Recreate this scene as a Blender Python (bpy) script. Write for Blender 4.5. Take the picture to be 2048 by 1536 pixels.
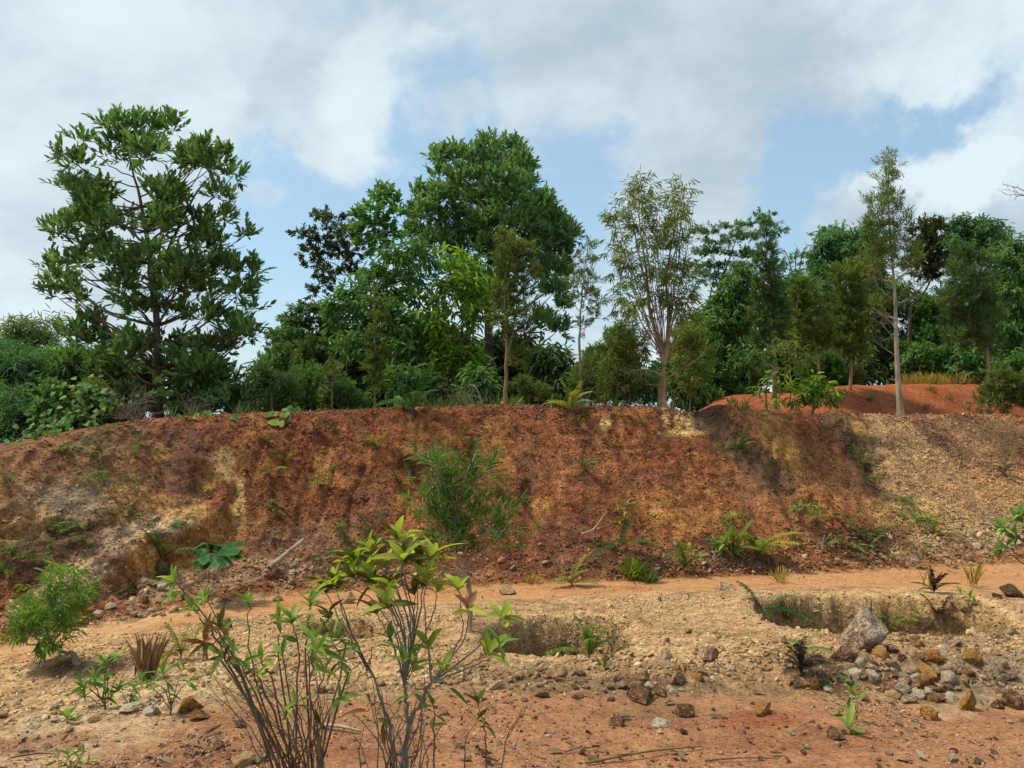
import bpy, math, random
import numpy as np
from mathutils import Vector, Matrix

for o in list(bpy.data.objects):
    bpy.data.objects.remove(o, do_unlink=True)
SC = bpy.context.scene
COL = SC.collection

# ------------------------------------------------------------------ camera
F_PX = 1563.0                        # focal length in photo pixels (2048 wide)
EYE = np.array([0.0, 0.0, 1.7])
PITCH = math.atan((830 - 768) / F_PX)
FWD = np.array([0, math.cos(PITCH), math.sin(PITCH)])
UPV = np.array([0, -math.sin(PITCH), math.cos(PITCH)])
cam_d = bpy.data.cameras.new('camera')
cam_d.sensor_width = 36
cam_d.lens = F_PX / 2048 * 36
cam_d.clip_end = 3000
cam = bpy.data.objects.new('camera', cam_d)
cam.location = EYE
cam.rotation_euler = (math.pi / 2 + PITCH, 0, 0)
COL.objects.link(cam)
SC.camera = cam


def ray(px, py):
    return FWD + np.array([(px - 1024) / F_PX, 0, 0]) + UPV * ((768 - py) / F_PX)


def at(px, py, Y):
    d = ray(px, py)
    return EYE + d * (Y / d[1])


def project(P):
    v = P - EYE
    zf = v @ FWD
    return 1024 + F_PX * v[..., 0] / zf, 768 - F_PX * (v @ UPV) / zf


# ------------------------------------------------------------------ sun and sky
SUN_DIR = Vector((-0.58, 0.10, 1.0)).normalized()
sun_d = bpy.data.lights.new('sun', 'SUN')
sun_d.energy = 4.2
sun_d.angle = math.radians(6.0)
sun_d.color = (1.0, 0.90, 0.74)
sun = bpy.data.objects.new('sun', sun_d)
sun.rotation_euler = SUN_DIR.to_track_quat('Z', 'Y').to_euler()
sun.location = (-10, -5, 30)
COL.objects.link(sun)

SC.view_settings.view_transform = 'Standard'
SC.view_settings.look = 'None'
SC.view_settings.exposure = 0.10
SC.view_settings.gamma = 1.0
SC.view_settings.use_curve_mapping = False
SC.cycles.use_denoising = True
SC.cycles.use_adaptive_sampling = True
SC.cycles.adaptive_threshold = 0.02
SC.cycles.max_bounces = 4
SC.cycles.diffuse_bounces = 2
SC.cycles.glossy_bounces = 2
SC.cycles.transmission_bounces = 3
SC.cycles.caustics_reflective = False
SC.cycles.caustics_refractive = False
SC.render.film_transparent = False

world = bpy.data.worlds.new('World')
SC.world = world
world.use_nodes = True
WN = world.node_tree
WN.nodes.clear()


def wnode(t, **kw):
    n = WN.nodes.new(t)
    for k, v in kw.items():
        setattr(n, k, v)
    return n


def wmath(op, a, b=None, c=None):
    n = wnode('ShaderNodeMath', operation=op)
    for i, v in enumerate((a, b, c)):
        if v is None:
            continue
        if isinstance(v, (int, float)):
            n.inputs[i].default_value = v
        else:
            WN.links.new(v, n.inputs[i])
    return n.outputs[0]


def wramp(v, a, b, lo=0.0, hi=1.0):
    n = wnode('ShaderNodeMapRange', interpolation_type='SMOOTHSTEP')
    WN.links.new(v, n.inputs[0])
    for i, x in enumerate((a, b, lo, hi)):
        n.inputs[i + 1].default_value = x
    return n.outputs[0]


def build_sky():
    S = 0.13
    tc = wnode('ShaderNodeTexCoord')
    sky = wnode('ShaderNodeTexSky', sky_type='NISHITA')
    sky.sun_disc = False
    sky.sun_elevation = math.asin(SUN_DIR.z)
    sky.sun_rotation = math.atan2(SUN_DIR.x, SUN_DIR.y)
    sky.altitude = 100
    sky.air_density = 1.0
    sky.dust_density = 1.2
    sky.ozone_density = 1.6
    D = tc.outputs['Generated']
    sep = wnode('ShaderNodeSeparateXYZ')
    WN.links.new(D, sep.inputs[0])
    den = wmath('ADD', wmath('MAXIMUM', sep.outputs[2], 0.0), 0.42)
    comb = wnode('ShaderNodeCombineXYZ')
    WN.links.new(wmath('DIVIDE', sep.outputs[0], den), comb.inputs[0])
    WN.links.new(wmath('DIVIDE', sep.outputs[1], den), comb.inputs[1])

    def noise(scale, detail, rough, off, dist=0.0):
        mp = wnode('ShaderNodeVectorMath', operation='ADD')
        WN.links.new(comb.outputs[0], mp.inputs[0])
        mp.inputs[1].default_value = off
        n = wnode('ShaderNodeTexNoise')
        n.inputs['Scale'].default_value = scale
        n.inputs['Detail'].default_value = detail
        n.inputs['Roughness'].default_value = rough
        n.inputs['Distortion'].default_value = dist
        WN.links.new(mp.outputs[0], n.inputs['Vector'])
        return n.outputs[0]

    n_big = noise(1.5, 7, 0.55, (3.1, 1.7, 0), 0.25)
    n_fine = noise(4.5, 9, 0.62, (7.7, 4.2, 0), 0.35)
    n_shade = noise(1.9, 6, 0.55, (11.3, 2.4, 0), 0.3)

    wn = wnode('ShaderNodeTexNoise')                  # ragged outlines for the cloud banks
    wn.inputs['Scale'].default_value = 5.5
    wn.inputs['Detail'].default_value = 7
    wn.inputs['Roughness'].default_value = 0.6
    WN.links.new(D, wn.inputs['Vector'])
    w1 = wnode('ShaderNodeVectorMath', operation='SUBTRACT')
    WN.links.new(wn.outputs['Color'], w1.inputs[0])
    w1.inputs[1].default_value = (0.5, 0.5, 0.5)
    w2 = wnode('ShaderNodeVectorMath', operation='SCALE')
    WN.links.new(w1.outputs[0], w2.inputs[0])
    w2.inputs['Scale'].default_value = 0.30
    w3 = wnode('ShaderNodeVectorMath', operation='ADD')
    WN.links.new(w2.outputs[0], w3.inputs[0])
    WN.links.new(D, w3.inputs[1])
    w4 = wnode('ShaderNodeVectorMath', operation='NORMALIZE')
    WN.links.new(w3.outputs[0], w4.inputs[0])
    DW = w4.outputs[0]

    def steer(blobs, base):
        acc = base
        for px, py, rad, s in blobs:
            d = ray(px, py)
            d = d / np.linalg.norm(d)
            vm = wnode('ShaderNodeVectorMath', operation='DOT_PRODUCT')
            WN.links.new(DW, vm.inputs[0])
            vm.inputs[1].default_value = d
            r = rad / F_PX
            w = wramp(vm.outputs['Value'], math.cos(r), 1.0)
            acc = wmath('MULTIPLY_ADD', w, s, acc)
        return acc

    cover = wmath('ADD', wmath('MULTIPLY', n_big, 0.75), wmath('MULTIPLY', n_fine, 0.56))
    cover = steer([  # where cloud banks and blue gaps stand in this sky
        (150, 120, 520, 0.20), (120, 480, 330, 0.14), (720, 210, 200, 0.30), (650, 320, 140, 0.16),
        (900, 180, 170, -0.22), (560, 420, 210, -0.26), (860, 390, 230, -0.22), (1050, 420, 220, -0.16),
        (560, 600, 160, -0.05), (1250, 150, 420, 0.20), (1650, 130, 420, 0.20), (1350, 300, 200, 0.14),
        (1620, 375, 190, -0.42), (1330, 420, 200, -0.06), (1900, 235, 120, -0.30), (1480, 400, 120, -0.14),
        (1950, 420, 190, 0.55), (1830, 280, 110, -0.16), (1660, 470, 130, 0.30), (2030, 210, 110, 0.25), (1850, 480, 170, 0.2),
        (535, 450, 70, 0.25), (905, 245, 80, 0.22), (1120, 330, 150, -0.12), (1000, 60, 200, 0.1),
    ], cover)
    mask = wramp(cover, 0.47, 0.80)
    shade = wmath('ADD', wmath('MULTIPLY', n_shade, 1.0), wmath('MULTIPLY', n_fine, 0.52))
    shade = steer([
        (200, 120, 380, 0.02), (300, 90, 150, 0.10), (560, 150, 120, -0.08), (730, 180, 150, 0.16),
        (1450, 180, 420, -0.08), (1150, 60, 200, -0.05), (1250, 420, 250, -0.06), (1940, 345, 95, 0.42),
        (1860, 60, 170, 0.16), (1800, 240, 160, 0.08), (1960, 480, 120, -0.12), (100, 300, 250, 0.02),
        (2040, 20, 80, 0.2), (1780, 350, 50, 0.15),
    ], shade)
    bright = wramp(shade, 0.46, 0.98)
    cc = wnode('ShaderNodeMix', data_type='RGBA')
    WN.links.new(bright, cc.inputs['Factor'])
    cc.inputs[6].default_value = (0.43 / S, 0.53 / S, 0.615 / S, 1)
    cc.inputs[7].default_value = (0.75 / S, 0.85 / S, 0.90 / S, 1)
    mx = wnode('ShaderNodeMix', data_type='RGBA')
    WN.links.new(wmath('MULTIPLY', mask, 0.93), mx.inputs['Factor'])
    tint = wnode('ShaderNodeMix', data_type='RGBA', blend_type='MULTIPLY')
    tint.inputs['Factor'].default_value = 1
    tint.inputs[7].default_value = (1.0, 1.2, 1.15, 1)
    WN.links.new(sky.outputs[0], tint.inputs[6])
    veil = wnode('ShaderNodeMix', data_type='RGBA')       # thin even veil over the blue
    veil.inputs['Factor'].default_value = 0.42
    veil.inputs[7].default_value = (0.52 / S, 0.70 / S, 0.86 / S, 1)
    WN.links.new(tint.outputs[2], veil.inputs[6])
    WN.links.new(veil.outputs[2], mx.inputs[6])
    WN.links.new(cc.outputs[2], mx.inputs[7])
    bg = wnode('ShaderNodeBackground')
    bg.inputs['Strength'].default_value = S
    WN.links.new(mx.outputs[2], bg.inputs['Color'])
    out = wnode('ShaderNodeOutputWorld')
    WN.links.new(bg.outputs[0], out.inputs[0])


build_sky()

# ------------------------------------------------------------------ helpers
rng = np.random.default_rng(7)
random.seed(7)


def U(a, b):
    return float(rng.uniform(a, b))


def hash3(ix, iy, iz, seed):
    with np.errstate(over='ignore'):
        h = (ix.astype(np.uint32) * np.uint32(374761393) + iy.astype(np.uint32) * np.uint32(668265263)
             + iz.astype(np.uint32) * np.uint32(2147483647) + np.uint32(seed * 9176 + 13))
        h = (h ^ (h >> np.uint32(13))) * np.uint32(1274126177)
        h = h ^ (h >> np.uint32(16))
    return (h & np.uint32(0xFFFFFF)).astype(np.float64) / 0xFFFFFF


def vnoise(x, y, z=None, seed=0):
    """value noise in -1..1"""
    x = np.asarray(x, float)
    y = np.asarray(y, float) + 0 * x
    z = np.zeros_like(x) + 0.5 if z is None else np.asarray(z, float) + 0 * x
    fx, fy, fz = np.floor(x), np.floor(y), np.floor(z)
    tx, ty, tz = x - fx, y - fy, z - fz
    sx, sy, sz = [t * t * t * (t * (t * 6 - 15) + 10) for t in (tx, ty, tz)]
    ix, iy, iz = [a.astype(np.int64) for a in (fx, fy, fz)]
    r = 0
    for dx in (0, 1):
        for dy in (0, 1):
            for dz in (0, 1):
                w = (sx if dx else 1 - sx) * (sy if dy else 1 - sy) * (sz if dz else 1 - sz)
                r = r + w * hash3(ix + dx, iy + dy, iz + dz, seed)
    return r * 2 - 1


def fbm(x, y, z=None, octv=4, seed=0, gain=0.5):
    r, a, t = 0, 1, 0
    x = np.asarray(x, float); y = np.asarray(y, float)
    for i in range(octv):
        r = r + a * vnoise(x, y, z, seed + i * 17)
        t += a
        a *= gain
        x, y = x * 2.03 + 1.7, y * 2.03 + 9.2
        z = None if z is None else z * 2.03 + 4.1
    return r / t


def sstep(a, b, x):
    t = np.clip((x - a) / (b - a), 0, 1)
    return t * t * (3 - 2 * t)


class MB:
    """collects vertices and faces for one mesh"""
    def __init__(self):
        self.v, self.f, self.n = [], [], 0

    def add(self, V, Fs):
        V = np.asarray(V, float)
        self.v.append(V)
        if isinstance(Fs, np.ndarray):
            Fs = [Fs]
        for f in Fs:
            self.f.append(np.asarray(f, int) + self.n)
        self.n += len(V)

    def mesh(self, name, mat, base=(0, 0, 0), smooth=True):
        V = np.concatenate(self.v) - np.asarray(base, float) if self.v else np.zeros((0, 3))
        me = bpy.data.meshes.new(name)
        me.vertices.add(len(V))
        me.vertices.foreach_set('co', V.astype(np.float32).ravel())
        groups = {}
        loops, starts, off = [], [], 0
        for f in self.f:
            k = f.shape[1]
            loops.append(f.ravel())
            starts.append(off + np.arange(len(f)) * k)
            off += f.size
        L = np.concatenate(loops).astype(np.int32)
        st = np.concatenate(starts).astype(np.int32)
        me.loops.add(len(L))
        me.loops.foreach_set('vertex_index', L)
        me.polygons.add(len(st))
        me.polygons.foreach_set('loop_start', st)
        me.update(calc_edges=True)
        me.validate()
        if smooth:
            me.polygons.foreach_set('use_smooth', np.ones(len(me.polygons), bool))
        mats = mat if isinstance(mat, (list, tuple)) else [mat]
        for m in mats:
            me.materials.append(m)
        return me


def link(name, me, parent=None, loc=(0, 0, 0)):
    o = bpy.data.objects.new(name, me)
    COL.objects.link(o)
    o.location = loc
    if parent is not None:
        o.parent = parent
    return o


def tag(o, label, cat, group=None):
    o['label'] = label
    o['category'] = cat
    if group:
        o['group'] = group
    return o


def thing(name, label, cat, loc=(0, 0, 0), group=None):
    o = bpy.data.objects.new(name, None)
    o.empty_display_size = 0.1
    COL.objects.link(o)
    o.location = loc
    return tag(o, label, cat, group)


def tube(P, R, sides=6):
    P = np.asarray(P, float)
    n = len(P)
    R = np.asarray(R, float) * np.ones(n)
    T = np.gradient(P, axis=0)
    T /= np.linalg.norm(T, axis=1)[:, None] + 1e-9
    ref = np.array([0.31, 0.9, 0.27]) if abs(T[0][1]) < 0.8 else np.array([1.0, 0.1, 0.2])
    B = np.cross(T, ref); B /= np.linalg.norm(B, axis=1)[:, None] + 1e-9
    N = np.cross(B, T)
    a = np.arange(sides) / sides * 2 * math.pi
    V = (P[:, None] + R[:, None, None] * (np.cos(a)[None, :, None] * B[:, None] + np.sin(a)[None, :, None] * N[:, None]))
    V = V.reshape(-1, 3)
    i = np.arange(n - 1)[:, None] * sides
    j = np.arange(sides)[None]
    k = (j + 1) % sides
    Fq = np.stack([i + j, i + k, i + sides + k, i + sides + j], -1).reshape(-1, 4)
    V = np.concatenate([V, P[-1:] + T[-1:] * R[-1] * 0.6])
    tip = len(V) - 1
    b0 = (n - 1) * sides
    Ft = np.stack([b0 + j[0], b0 + k[0], np.full(sides, tip)], -1)
    return V, [Fq, Ft]


def curve_pts(knots, n=10, wob=0.0):
    """Catmull-Rom through the knots"""
    K = np.asarray(knots, float)
    if len(K) == 2:
        t = np.linspace(0, 1, n)[:, None]
        P = K[0] * (1 - t) + K[1] * t
    else:
        E = np.concatenate([[2 * K[0] - K[1]], K, [2 * K[-1] - K[-2]]])
        out = []
        per = max(2, n // (len(K) - 1))
        for i in range(len(K) - 1):
            p0, p1, p2, p3 = E[i:i + 4]
            for t in np.linspace(0, 1, per, endpoint=False):
                out.append(0.5 * ((2 * p1) + (-p0 + p2) * t + (2 * p0 - 5 * p1 + 4 * p2 - p3) * t * t + (-p0 + 3 * p1 - 3 * p2 + p3) * t ** 3))
        out.append(K[-1])
        P = np.array(out)
    if wob:
        P[1:-1] += rng.normal(0, wob, (len(P) - 2, 3))
    return P


# leaf template: two folded quads (6 verts): base, left low, left high, tip, right high, right low
def leaves(mb, pos, d, n, L, W, droop=0.12, fold=0.25, peak=(0.34, 0.72), full=(0.5, 0.40)):
    pos = np.asarray(pos, float)
    N = len(pos)
    if N == 0:
        return
    d = d / (np.linalg.norm(d, axis=1)[:, None] + 1e-9)
    b = np.cross(n, d); b /= np.linalg.norm(b, axis=1)[:, None] + 1e-9
    n = np.cross(d, b)
    L = np.asarray(L, float)[:, None] * np.ones((N, 1))
    W = np.asarray(W, float)[:, None] * np.ones((N, 1))
    tx = np.array([0, peak[0], peak[1], 1, peak[1], peak[0]])
    ty = np.array([0, full[0], full[1], 0, -full[1], -full[0]])
    V = (pos[:, None] + (L * tx)[:, :, None] * d[:, None] + (W * ty)[:, :, None] * b[:, None]
         + (W * np.abs(ty) * fold * 2 - L * droop * tx ** 2)[:, :, None] * n[:, None])
    i = np.arange(N)[:, None] * 6
    Fq = np.concatenate([i + np.array([[0, 3, 2, 1]]), i + np.array([[0, 5, 4, 3]])])
    mb.add(V.reshape(-1, 3), Fq)


def unit(v):
    v = np.asarray(v, float)
    return v / (np.linalg.norm(v, axis=-1, keepdims=True) + 1e-9)


def crop(ox, oy, s):
    return lambda x, y: (ox + x / s, oy + y / s)


# ------------------------------------------------------------------ materials
def new_mat(name):
    m = bpy.data.materials.new(name)
    m.use_nodes = True
    m.node_tree.nodes.clear()
    return m, m.node_tree


def ramp_node(nt, stops):
    r = nt.nodes.new('ShaderNodeValToRGB')
    e = r.color_ramp.elements
    while len(e) < len(stops):
        e.new(0.5)
    for el, (p, c) in zip(e, stops):
        el.position = p
        el.color = (*c, 1)
    return r


def leaf_mat(name, cols, trans=0.3, rough=0.52, spec=0.10, tint=(1.15, 1.25, 0.55), per_object=False):
    m, nt = new_mat(name)
    N, Lk = nt.nodes, nt.links
    if per_object:
        g = N.new('ShaderNodeObjectInfo'); src = g.outputs['Random']
    else:
        g = N.new('ShaderNodeNewGeometry'); src = g.outputs['Random Per Island']
    r = ramp_node(nt, [(i / max(1, len(cols) - 1), c) for i, c in enumerate(cols)])
    Lk.new(src, r.inputs[0])
    geo = N.new('ShaderNodeTexCoord')
    nz = N.new('ShaderNodeTexNoise')
    nz.inputs['Scale'].default_value = 1.1
    nz.inputs['Detail'].default_value = 3
    Lk.new(geo.outputs['Object'], nz.inputs['Vector'])
    mr = N.new('ShaderNodeMapRange')
    Lk.new(nz.outputs[0], mr.inputs[0])
    for i, x in enumerate((0.3, 0.7, 0.75, 1.25)):
        mr.inputs[i + 1].default_value = x
    mul = N.new('ShaderNodeMix'); mul.data_type = 'RGBA'; mul.blend_type = 'MULTIPLY'
    mul.inputs['Factor'].default_value = 1
    Lk.new(r.outputs[0], mul.inputs[6])
    Lk.new(mr.outputs[0], mul.inputs[7])
    p = N.new('ShaderNodeBsdfPrincipled')
    p.inputs['Roughness'].default_value = rough
    p.inputs['Specular IOR Level'].default_value = spec
    Lk.new(mul.outputs[2], p.inputs['Base Color'])
    t = N.new('ShaderNodeBsdfTranslucent')
    tm = N.new('ShaderNodeMix'); tm.data_type = 'RGBA'; tm.blend_type = 'MULTIPLY'
    tm.inputs['Factor'].default_value = 1
    tm.inputs[7].default_value = (*tint, 1)
    Lk.new(mul.outputs[2], tm.inputs[6])
    Lk.new(tm.outputs[2], t.inputs['Color'])
    ms = N.new('ShaderNodeMixShader')
    ms.inputs[0].default_value = trans
    Lk.new(p.outputs[0], ms.inputs[1]); Lk.new(t.outputs[0], ms.inputs[2])
    out = N.new('ShaderNodeOutputMaterial')
    Lk.new(ms.outputs[0], out.inputs[0])
    return m


def noise_mat(name, stops, scale=8, detail=5, rough=0.85, bump=0.3, bscale=None, stretch=(1, 1, 1), island=0.0, objrand=0.0, bdist=0.01):
    m, nt = new_mat(name)
    N, Lk = nt.nodes, nt.links
    tc = N.new('ShaderNodeTexCoord')
    mp = N.new('ShaderNodeMapping')
    mp.inputs['Scale'].default_value = stretch
    Lk.new(tc.outputs['Object'], mp.inputs[0])
    nz = N.new('ShaderNodeTexNoise')
    nz.inputs['Scale'].default_value = scale
    nz.inputs['Detail'].default_value = detail
    nz.inputs['Roughness'].default_value = 0.6
    Lk.new(mp.outputs[0], nz.inputs['Vector'])
    src = nz.outputs[0]
    if island or objrand:
        g = N.new('ShaderNodeNewGeometry') if island else N.new('ShaderNodeObjectInfo')
        mm = N.new('ShaderNodeMath'); mm.operation = 'MULTIPLY_ADD'
        Lk.new(g.outputs['Random Per Island' if island else 'Random'], mm.inputs[0])
        mm.inputs[1].default_value = island or objrand
        sb = N.new('ShaderNodeMath'); sb.operation = 'SUBTRACT'
        Lk.new(src, sb.inputs[0]); sb.inputs[1].default_value = (island or objrand) * 0.5
        Lk.new(sb.outputs[0], mm.inputs[2])
        src = mm.outputs[0]
    r = ramp_node(nt, stops)
    Lk.new(src, r.inputs[0])
    p = N.new('ShaderNodeBsdfPrincipled')
    p.inputs['Roughness'].default_value = rough
    p.inputs['Specular IOR Level'].default_value = 0.2
    Lk.new(r.outputs[0], p.inputs['Base Color'])
    if bump:
        nb = N.new('ShaderNodeTexNoise')
        nb.inputs['Scale'].default_value = bscale or scale * 3
        nb.inputs['Detail'].default_value = 5
        Lk.new(mp.outputs[0], nb.inputs['Vector'])
        bp = N.new('ShaderNodeBump')
        bp.inputs['Strength'].default_value = bump
        bp.inputs['Distance'].default_value = bdist
        Lk.new(nb.outputs[0], bp.inputs['Height'])
        Lk.new(bp.outputs[0], p.inputs['Normal'])
    out = N.new('ShaderNodeOutputMaterial')
    Lk.new(p.outputs[0], out.inputs[0])
    return m


def soil_mat(name, speck=0.35, speck_scale=55, speck_col=(0.50, 0.36, 0.22), var=(0.62, 1.32), bump=0.7, s1=7, s2=38, dark=0.45):
    """vertex colour of the soil, broken up by grain, dark crumbs and pale grit"""
    m, nt = new_mat(name)
    N, Lk = nt.nodes, nt.links
    at_ = N.new('ShaderNodeAttribute'); at_.attribute_name = 'soil'
    tc = N.new('ShaderNodeTexCoord')

    def nz(scale, det, rough=0.6):
        n = N.new('ShaderNodeTexNoise')
        n.inputs['Scale'].default_value = scale
        n.inputs['Detail'].default_value = det
        n.inputs['Roughness'].default_value = rough
        Lk.new(tc.outputs['Object'], n.inputs['Vector'])
        return n.outputs[0]

    def mr(v, a, b, c, d):
        n = N.new('ShaderNodeMapRange'); n.interpolation_type = 'SMOOTHSTEP'
        Lk.new(v, n.inputs[0])
        for i, x in enumerate((a, b, c, d)):
            n.inputs[i + 1].default_value = x
        return n.outputs[0]

    def mulc(c, v):
        n = N.new('ShaderNodeMix'); n.data_type = 'RGBA'; n.blend_type = 'MULTIPLY'
        n.inputs['Factor'].default_value = 1
        Lk.new(c, n.inputs[6]); Lk.new(v, n.inputs[7])
        return n.outputs[2]

    a, b = nz(s1, 4, 0.68), nz(s2, 2, 0.65)
    c = mulc(at_.outputs['Color'], mr(a, 0.32, 0.68, var[0], var[1]))
    c = mulc(c, mr(b, 0.30, 0.70, 0.72, 1.22))
    # dark crumbs
    c2 = mulc(c, mr(nz(s1 * 3.1, 3, 0.7), 0.34, 0.44, 1 - dark, 1.0))
    # pale grit
    vo = N.new('ShaderNodeTexVoronoi')
    vo.inputs['Scale'].default_value = speck_scale
    vo.inputs['Randomness'].default_value = 1.0
    Lk.new(tc.outputs['Object'], vo.inputs['Vector'])
    sepc = N.new('ShaderNodeSeparateColor')
    Lk.new(vo.outputs['Color'], sepc.inputs[0])
    on = N.new('ShaderNodeMath'); on.operation = 'LESS_THAN'
    Lk.new(sepc.outputs[0], on.inputs[0]); on.inputs[1].default_value = speck
    core = mr(vo.outputs['Distance'], 0.25, 0.45, 1.0, 0.0)
    mm = N.new('ShaderNodeMath'); mm.operation = 'MULTIPLY'
    Lk.new(on.outputs[0], mm.inputs[0]); Lk.new(core, mm.inputs[1])
    patch = mr(nz(2.3, 2), 0.38, 0.62, 0.15, 0.9)
    m2 = N.new('ShaderNodeMath'); m2.operation = 'MULTIPLY'
    Lk.new(mm.outputs[0], m2.inputs[0]); Lk.new(patch, m2.inputs[1])
    mx = N.new('ShaderNodeMix'); mx.data_type = 'RGBA'
    Lk.new(m2.outputs[0], mx.inputs['Factor'])
    Lk.new(c2, mx.inputs[6])
    sc_ = N.new('ShaderNodeMix'); sc_.data_type = 'RGBA'
    sc_.inputs['Factor'].default_value = 0.35
    Lk.new(c2, sc_.inputs[6]); sc_.inputs[7].default_value = (*speck_col, 1)
    Lk.new(sc_.outputs[2], mx.inputs[7])
    p = N.new('ShaderNodeBsdfPrincipled')
    p.inputs['Roughness'].default_value = 0.92
    p.inputs['Specular IOR Level'].default_value = 0.15
    Lk.new(mx.outputs[2], p.inputs['Base Color'])
    add = N.new('ShaderNodeMath'); add.operation = 'MULTIPLY_ADD'
    Lk.new(nz(s2 * 0.8, 3, 0.72), add.inputs[0]); add.inputs[1].default_value = 1.0
    Lk.new(a, add.inputs[2])
    ad2 = N.new('ShaderNodeMath'); ad2.operation = 'MULTIPLY_ADD'
    Lk.new(m2.outputs[0], ad2.inputs[0]); ad2.inputs[1].default_value = 0.35
    Lk.new(add.outputs[0], ad2.inputs[2])
    bp = N.new('ShaderNodeBump')
    bp.inputs['Strength'].default_value = bump
    bp.inputs['Distance'].default_value = 0.03
    Lk.new(add.outputs[0], bp.inputs['Height'])
    Lk.new(bp.outputs[0], p.inputs['Normal'])
    out = N.new('ShaderNodeOutputMaterial')
    Lk.new(p.outputs[0], out.inputs[0])
    return m

# ------------------------------------------------------------------ terrain
# feature lines of the ground, near to far, as (column, height in picture, depth in metres) knots
KX = [-900, 0, 150, 300, 600, 1024, 1400, 1700, 2048, 2950]


def line(py, Y):
    z = []
    for x, p, yy in zip(KX, py, Y):
        z.append(at(x, p, yy)[2])
    return np.array(Y, float), np.array(z)


LINES = [
    (np.full(10, -2.5), np.full(10, 0.16)),
    (np.full(10, 2.6), np.full(10, 0.09)),
    (np.full(10, 3.5), np.full(10, 0.05)),
    line([1500, 1470, 1450, 1425, 1400, 1388, 1388, 1398, 1415, 1430], [4.5, 4.6, 4.7, 4.85, 5.0, 5.0, 5.0, 5.0, 4.9, 4.8]),
    line([1430, 1400, 1375, 1350, 1322, 1310, 1290, 1290, 1290, 1300], [5.2, 5.4, 5.6, 5.8, 6.1, 6.2, 6.4, 6.4, 6.4, 6.3]),
    line([1370, 1312, 1283, 1255, 1219, 1198, 1180, 1172, 1184, 1195], [6.2, 6.8, 7.2, 7.6, 8.4, 9.0, 9.4, 9.6, 9.4, 9.2]),
    line([1345, 1292, 1264, 1238, 1190, 1172, 1156, 1146, 1128, 1095], [6.6, 7.2, 7.7, 8.2, 9.3, 9.8, 10.3, 10.6, 11.2, 12.4]),
    line([1290, 1225, 1195, 1168, 1132, 1122, 1110, 1092, 1055, 1020], [7.1, 7.75, 8.25, 8.8, 9.8, 10.3, 10.8, 11.35, 12.3, 13.6]),
    line([1110, 1050, 1020, 1000, 985, 970, 965, 955, 945, 930], [7.9, 8.6, 9.2, 9.8, 10.8, 11.3, 11.9, 12.8, 14.1, 15.8]),
    line([960, 897, 863, 838, 823, 811, 815, 828, 831, 826], [8.8, 9.6, 10.3, 11.0, 11.9, 12.6, 13.2, 14.2, 16.3, 18.5]),
]
yc, zc = LINES[-1]
LINES.append((yc + 2.0, zc - 0.02))
LINES.append((np.full(10, 34.0), np.array([0.3, 0.3, 0.4, 0.8, 1.4, 1.6, 1.68, 1.7, 1.7, 1.7])))
LINES.append((np.full(10, 700.0), np.full(10, -8.0)))
ROWS = [8, 14, 62, 66, 74, 26, 24, 62, 72, 10, 16, 10]
REGION = ['ground', 'ground', 'ground', 'gravel_ground', 'gravel_ground', 'dirt_track', 'earth_bank', 'earth_bank', 'earth_bank',
          'terrace', 'terrace', 'terrace']


def pchip(xk, yk, xq):
    """monotone cubic along axis 0; xk,yk (K,C), xq (R,C) with known interval"""
    h = np.diff(xk, axis=0)
    dl = np.diff(yk, axis=0) / h
    m = np.zeros_like(yk)
    m[0], m[-1] = dl[0], dl[-1]
    a, b = dl[:-1], dl[1:]
    same = a * b > 0
    with np.errstate(divide='ignore', invalid='ignore'):
        hm = 2 * a * b / (a + b)
    m[1:-1] = np.where(same, hm, 0)
    out = []
    for k in range(len(h)):
        x = xq[k]
        t = (x - xk[k]) / h[k]
        out.append((2 * t ** 3 - 3 * t ** 2 + 1) * yk[k] + (t ** 3 - 2 * t ** 2 + t) * h[k] * m[k]
                   + (-2 * t ** 3 + 3 * t ** 2) * yk[k + 1] + (t ** 3 - t ** 2) * h[k] * m[k + 1])
    return out


PXC = np.concatenate([np.arange(-900, -20, 20), np.arange(-20, 2069, 3.4), np.arange(2080, 2951, 20)])
NC = len(PXC)
kx = np.array(KX, float)[:, None]


def over_columns(vals):
    v = np.array(vals, float)[:, None]
    idx = np.clip(np.searchsorted(kx[:, 0], PXC, side='right') - 1, 0, len(KX) - 2)
    h = np.diff(kx[:, 0]); dl = np.diff(v[:, 0]) / h
    m = np.zeros(len(KX)); m[0], m[-1] = dl[0], dl[-1]
    for i in range(1, len(KX) - 1):
        m[i] = 2 * dl[i - 1] * dl[i] / (dl[i - 1] + dl[i]) if dl[i - 1] * dl[i] > 0 else 0
    t = (PXC - kx[idx, 0]) / h[idx]
    v0, v1 = v[idx, 0], v[idx + 1, 0]
    return ((2 * t ** 3 - 3 * t ** 2 + 1) * v0 + (t ** 3 - 2 * t ** 2 + t) * h[idx] * m[idx]
            + (-2 * t ** 3 + 3 * t ** 2) * v1 + (t ** 3 - t ** 2) * h[idx] * m[idx + 1])


LY = np.array([over_columns(l[0]) for l in LINES])
LZ = np.array([over_columns(l[1]) for l in LINES])
YQ, RI, RT = [], [], []
for k, n in enumerate(ROWS):
    t = np.arange(n) / n
    if k >= len(ROWS) - 2:
        t = t ** 2
    YQ.append(LY[k][None] + (LY[k + 1] - LY[k])[None] * t[:, None])
    RI += [k] * n
    RT += list(t)
ZQ = pchip(LY, LZ, YQ)
GY = np.concatenate(YQ); GZ = np.concatenate(ZQ)
RI = np.array(RI); RT = np.array(RT)
NR = len(RI)
S = (RI + RT)[:, None] + 0 * GY                  # running line parameter


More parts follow.
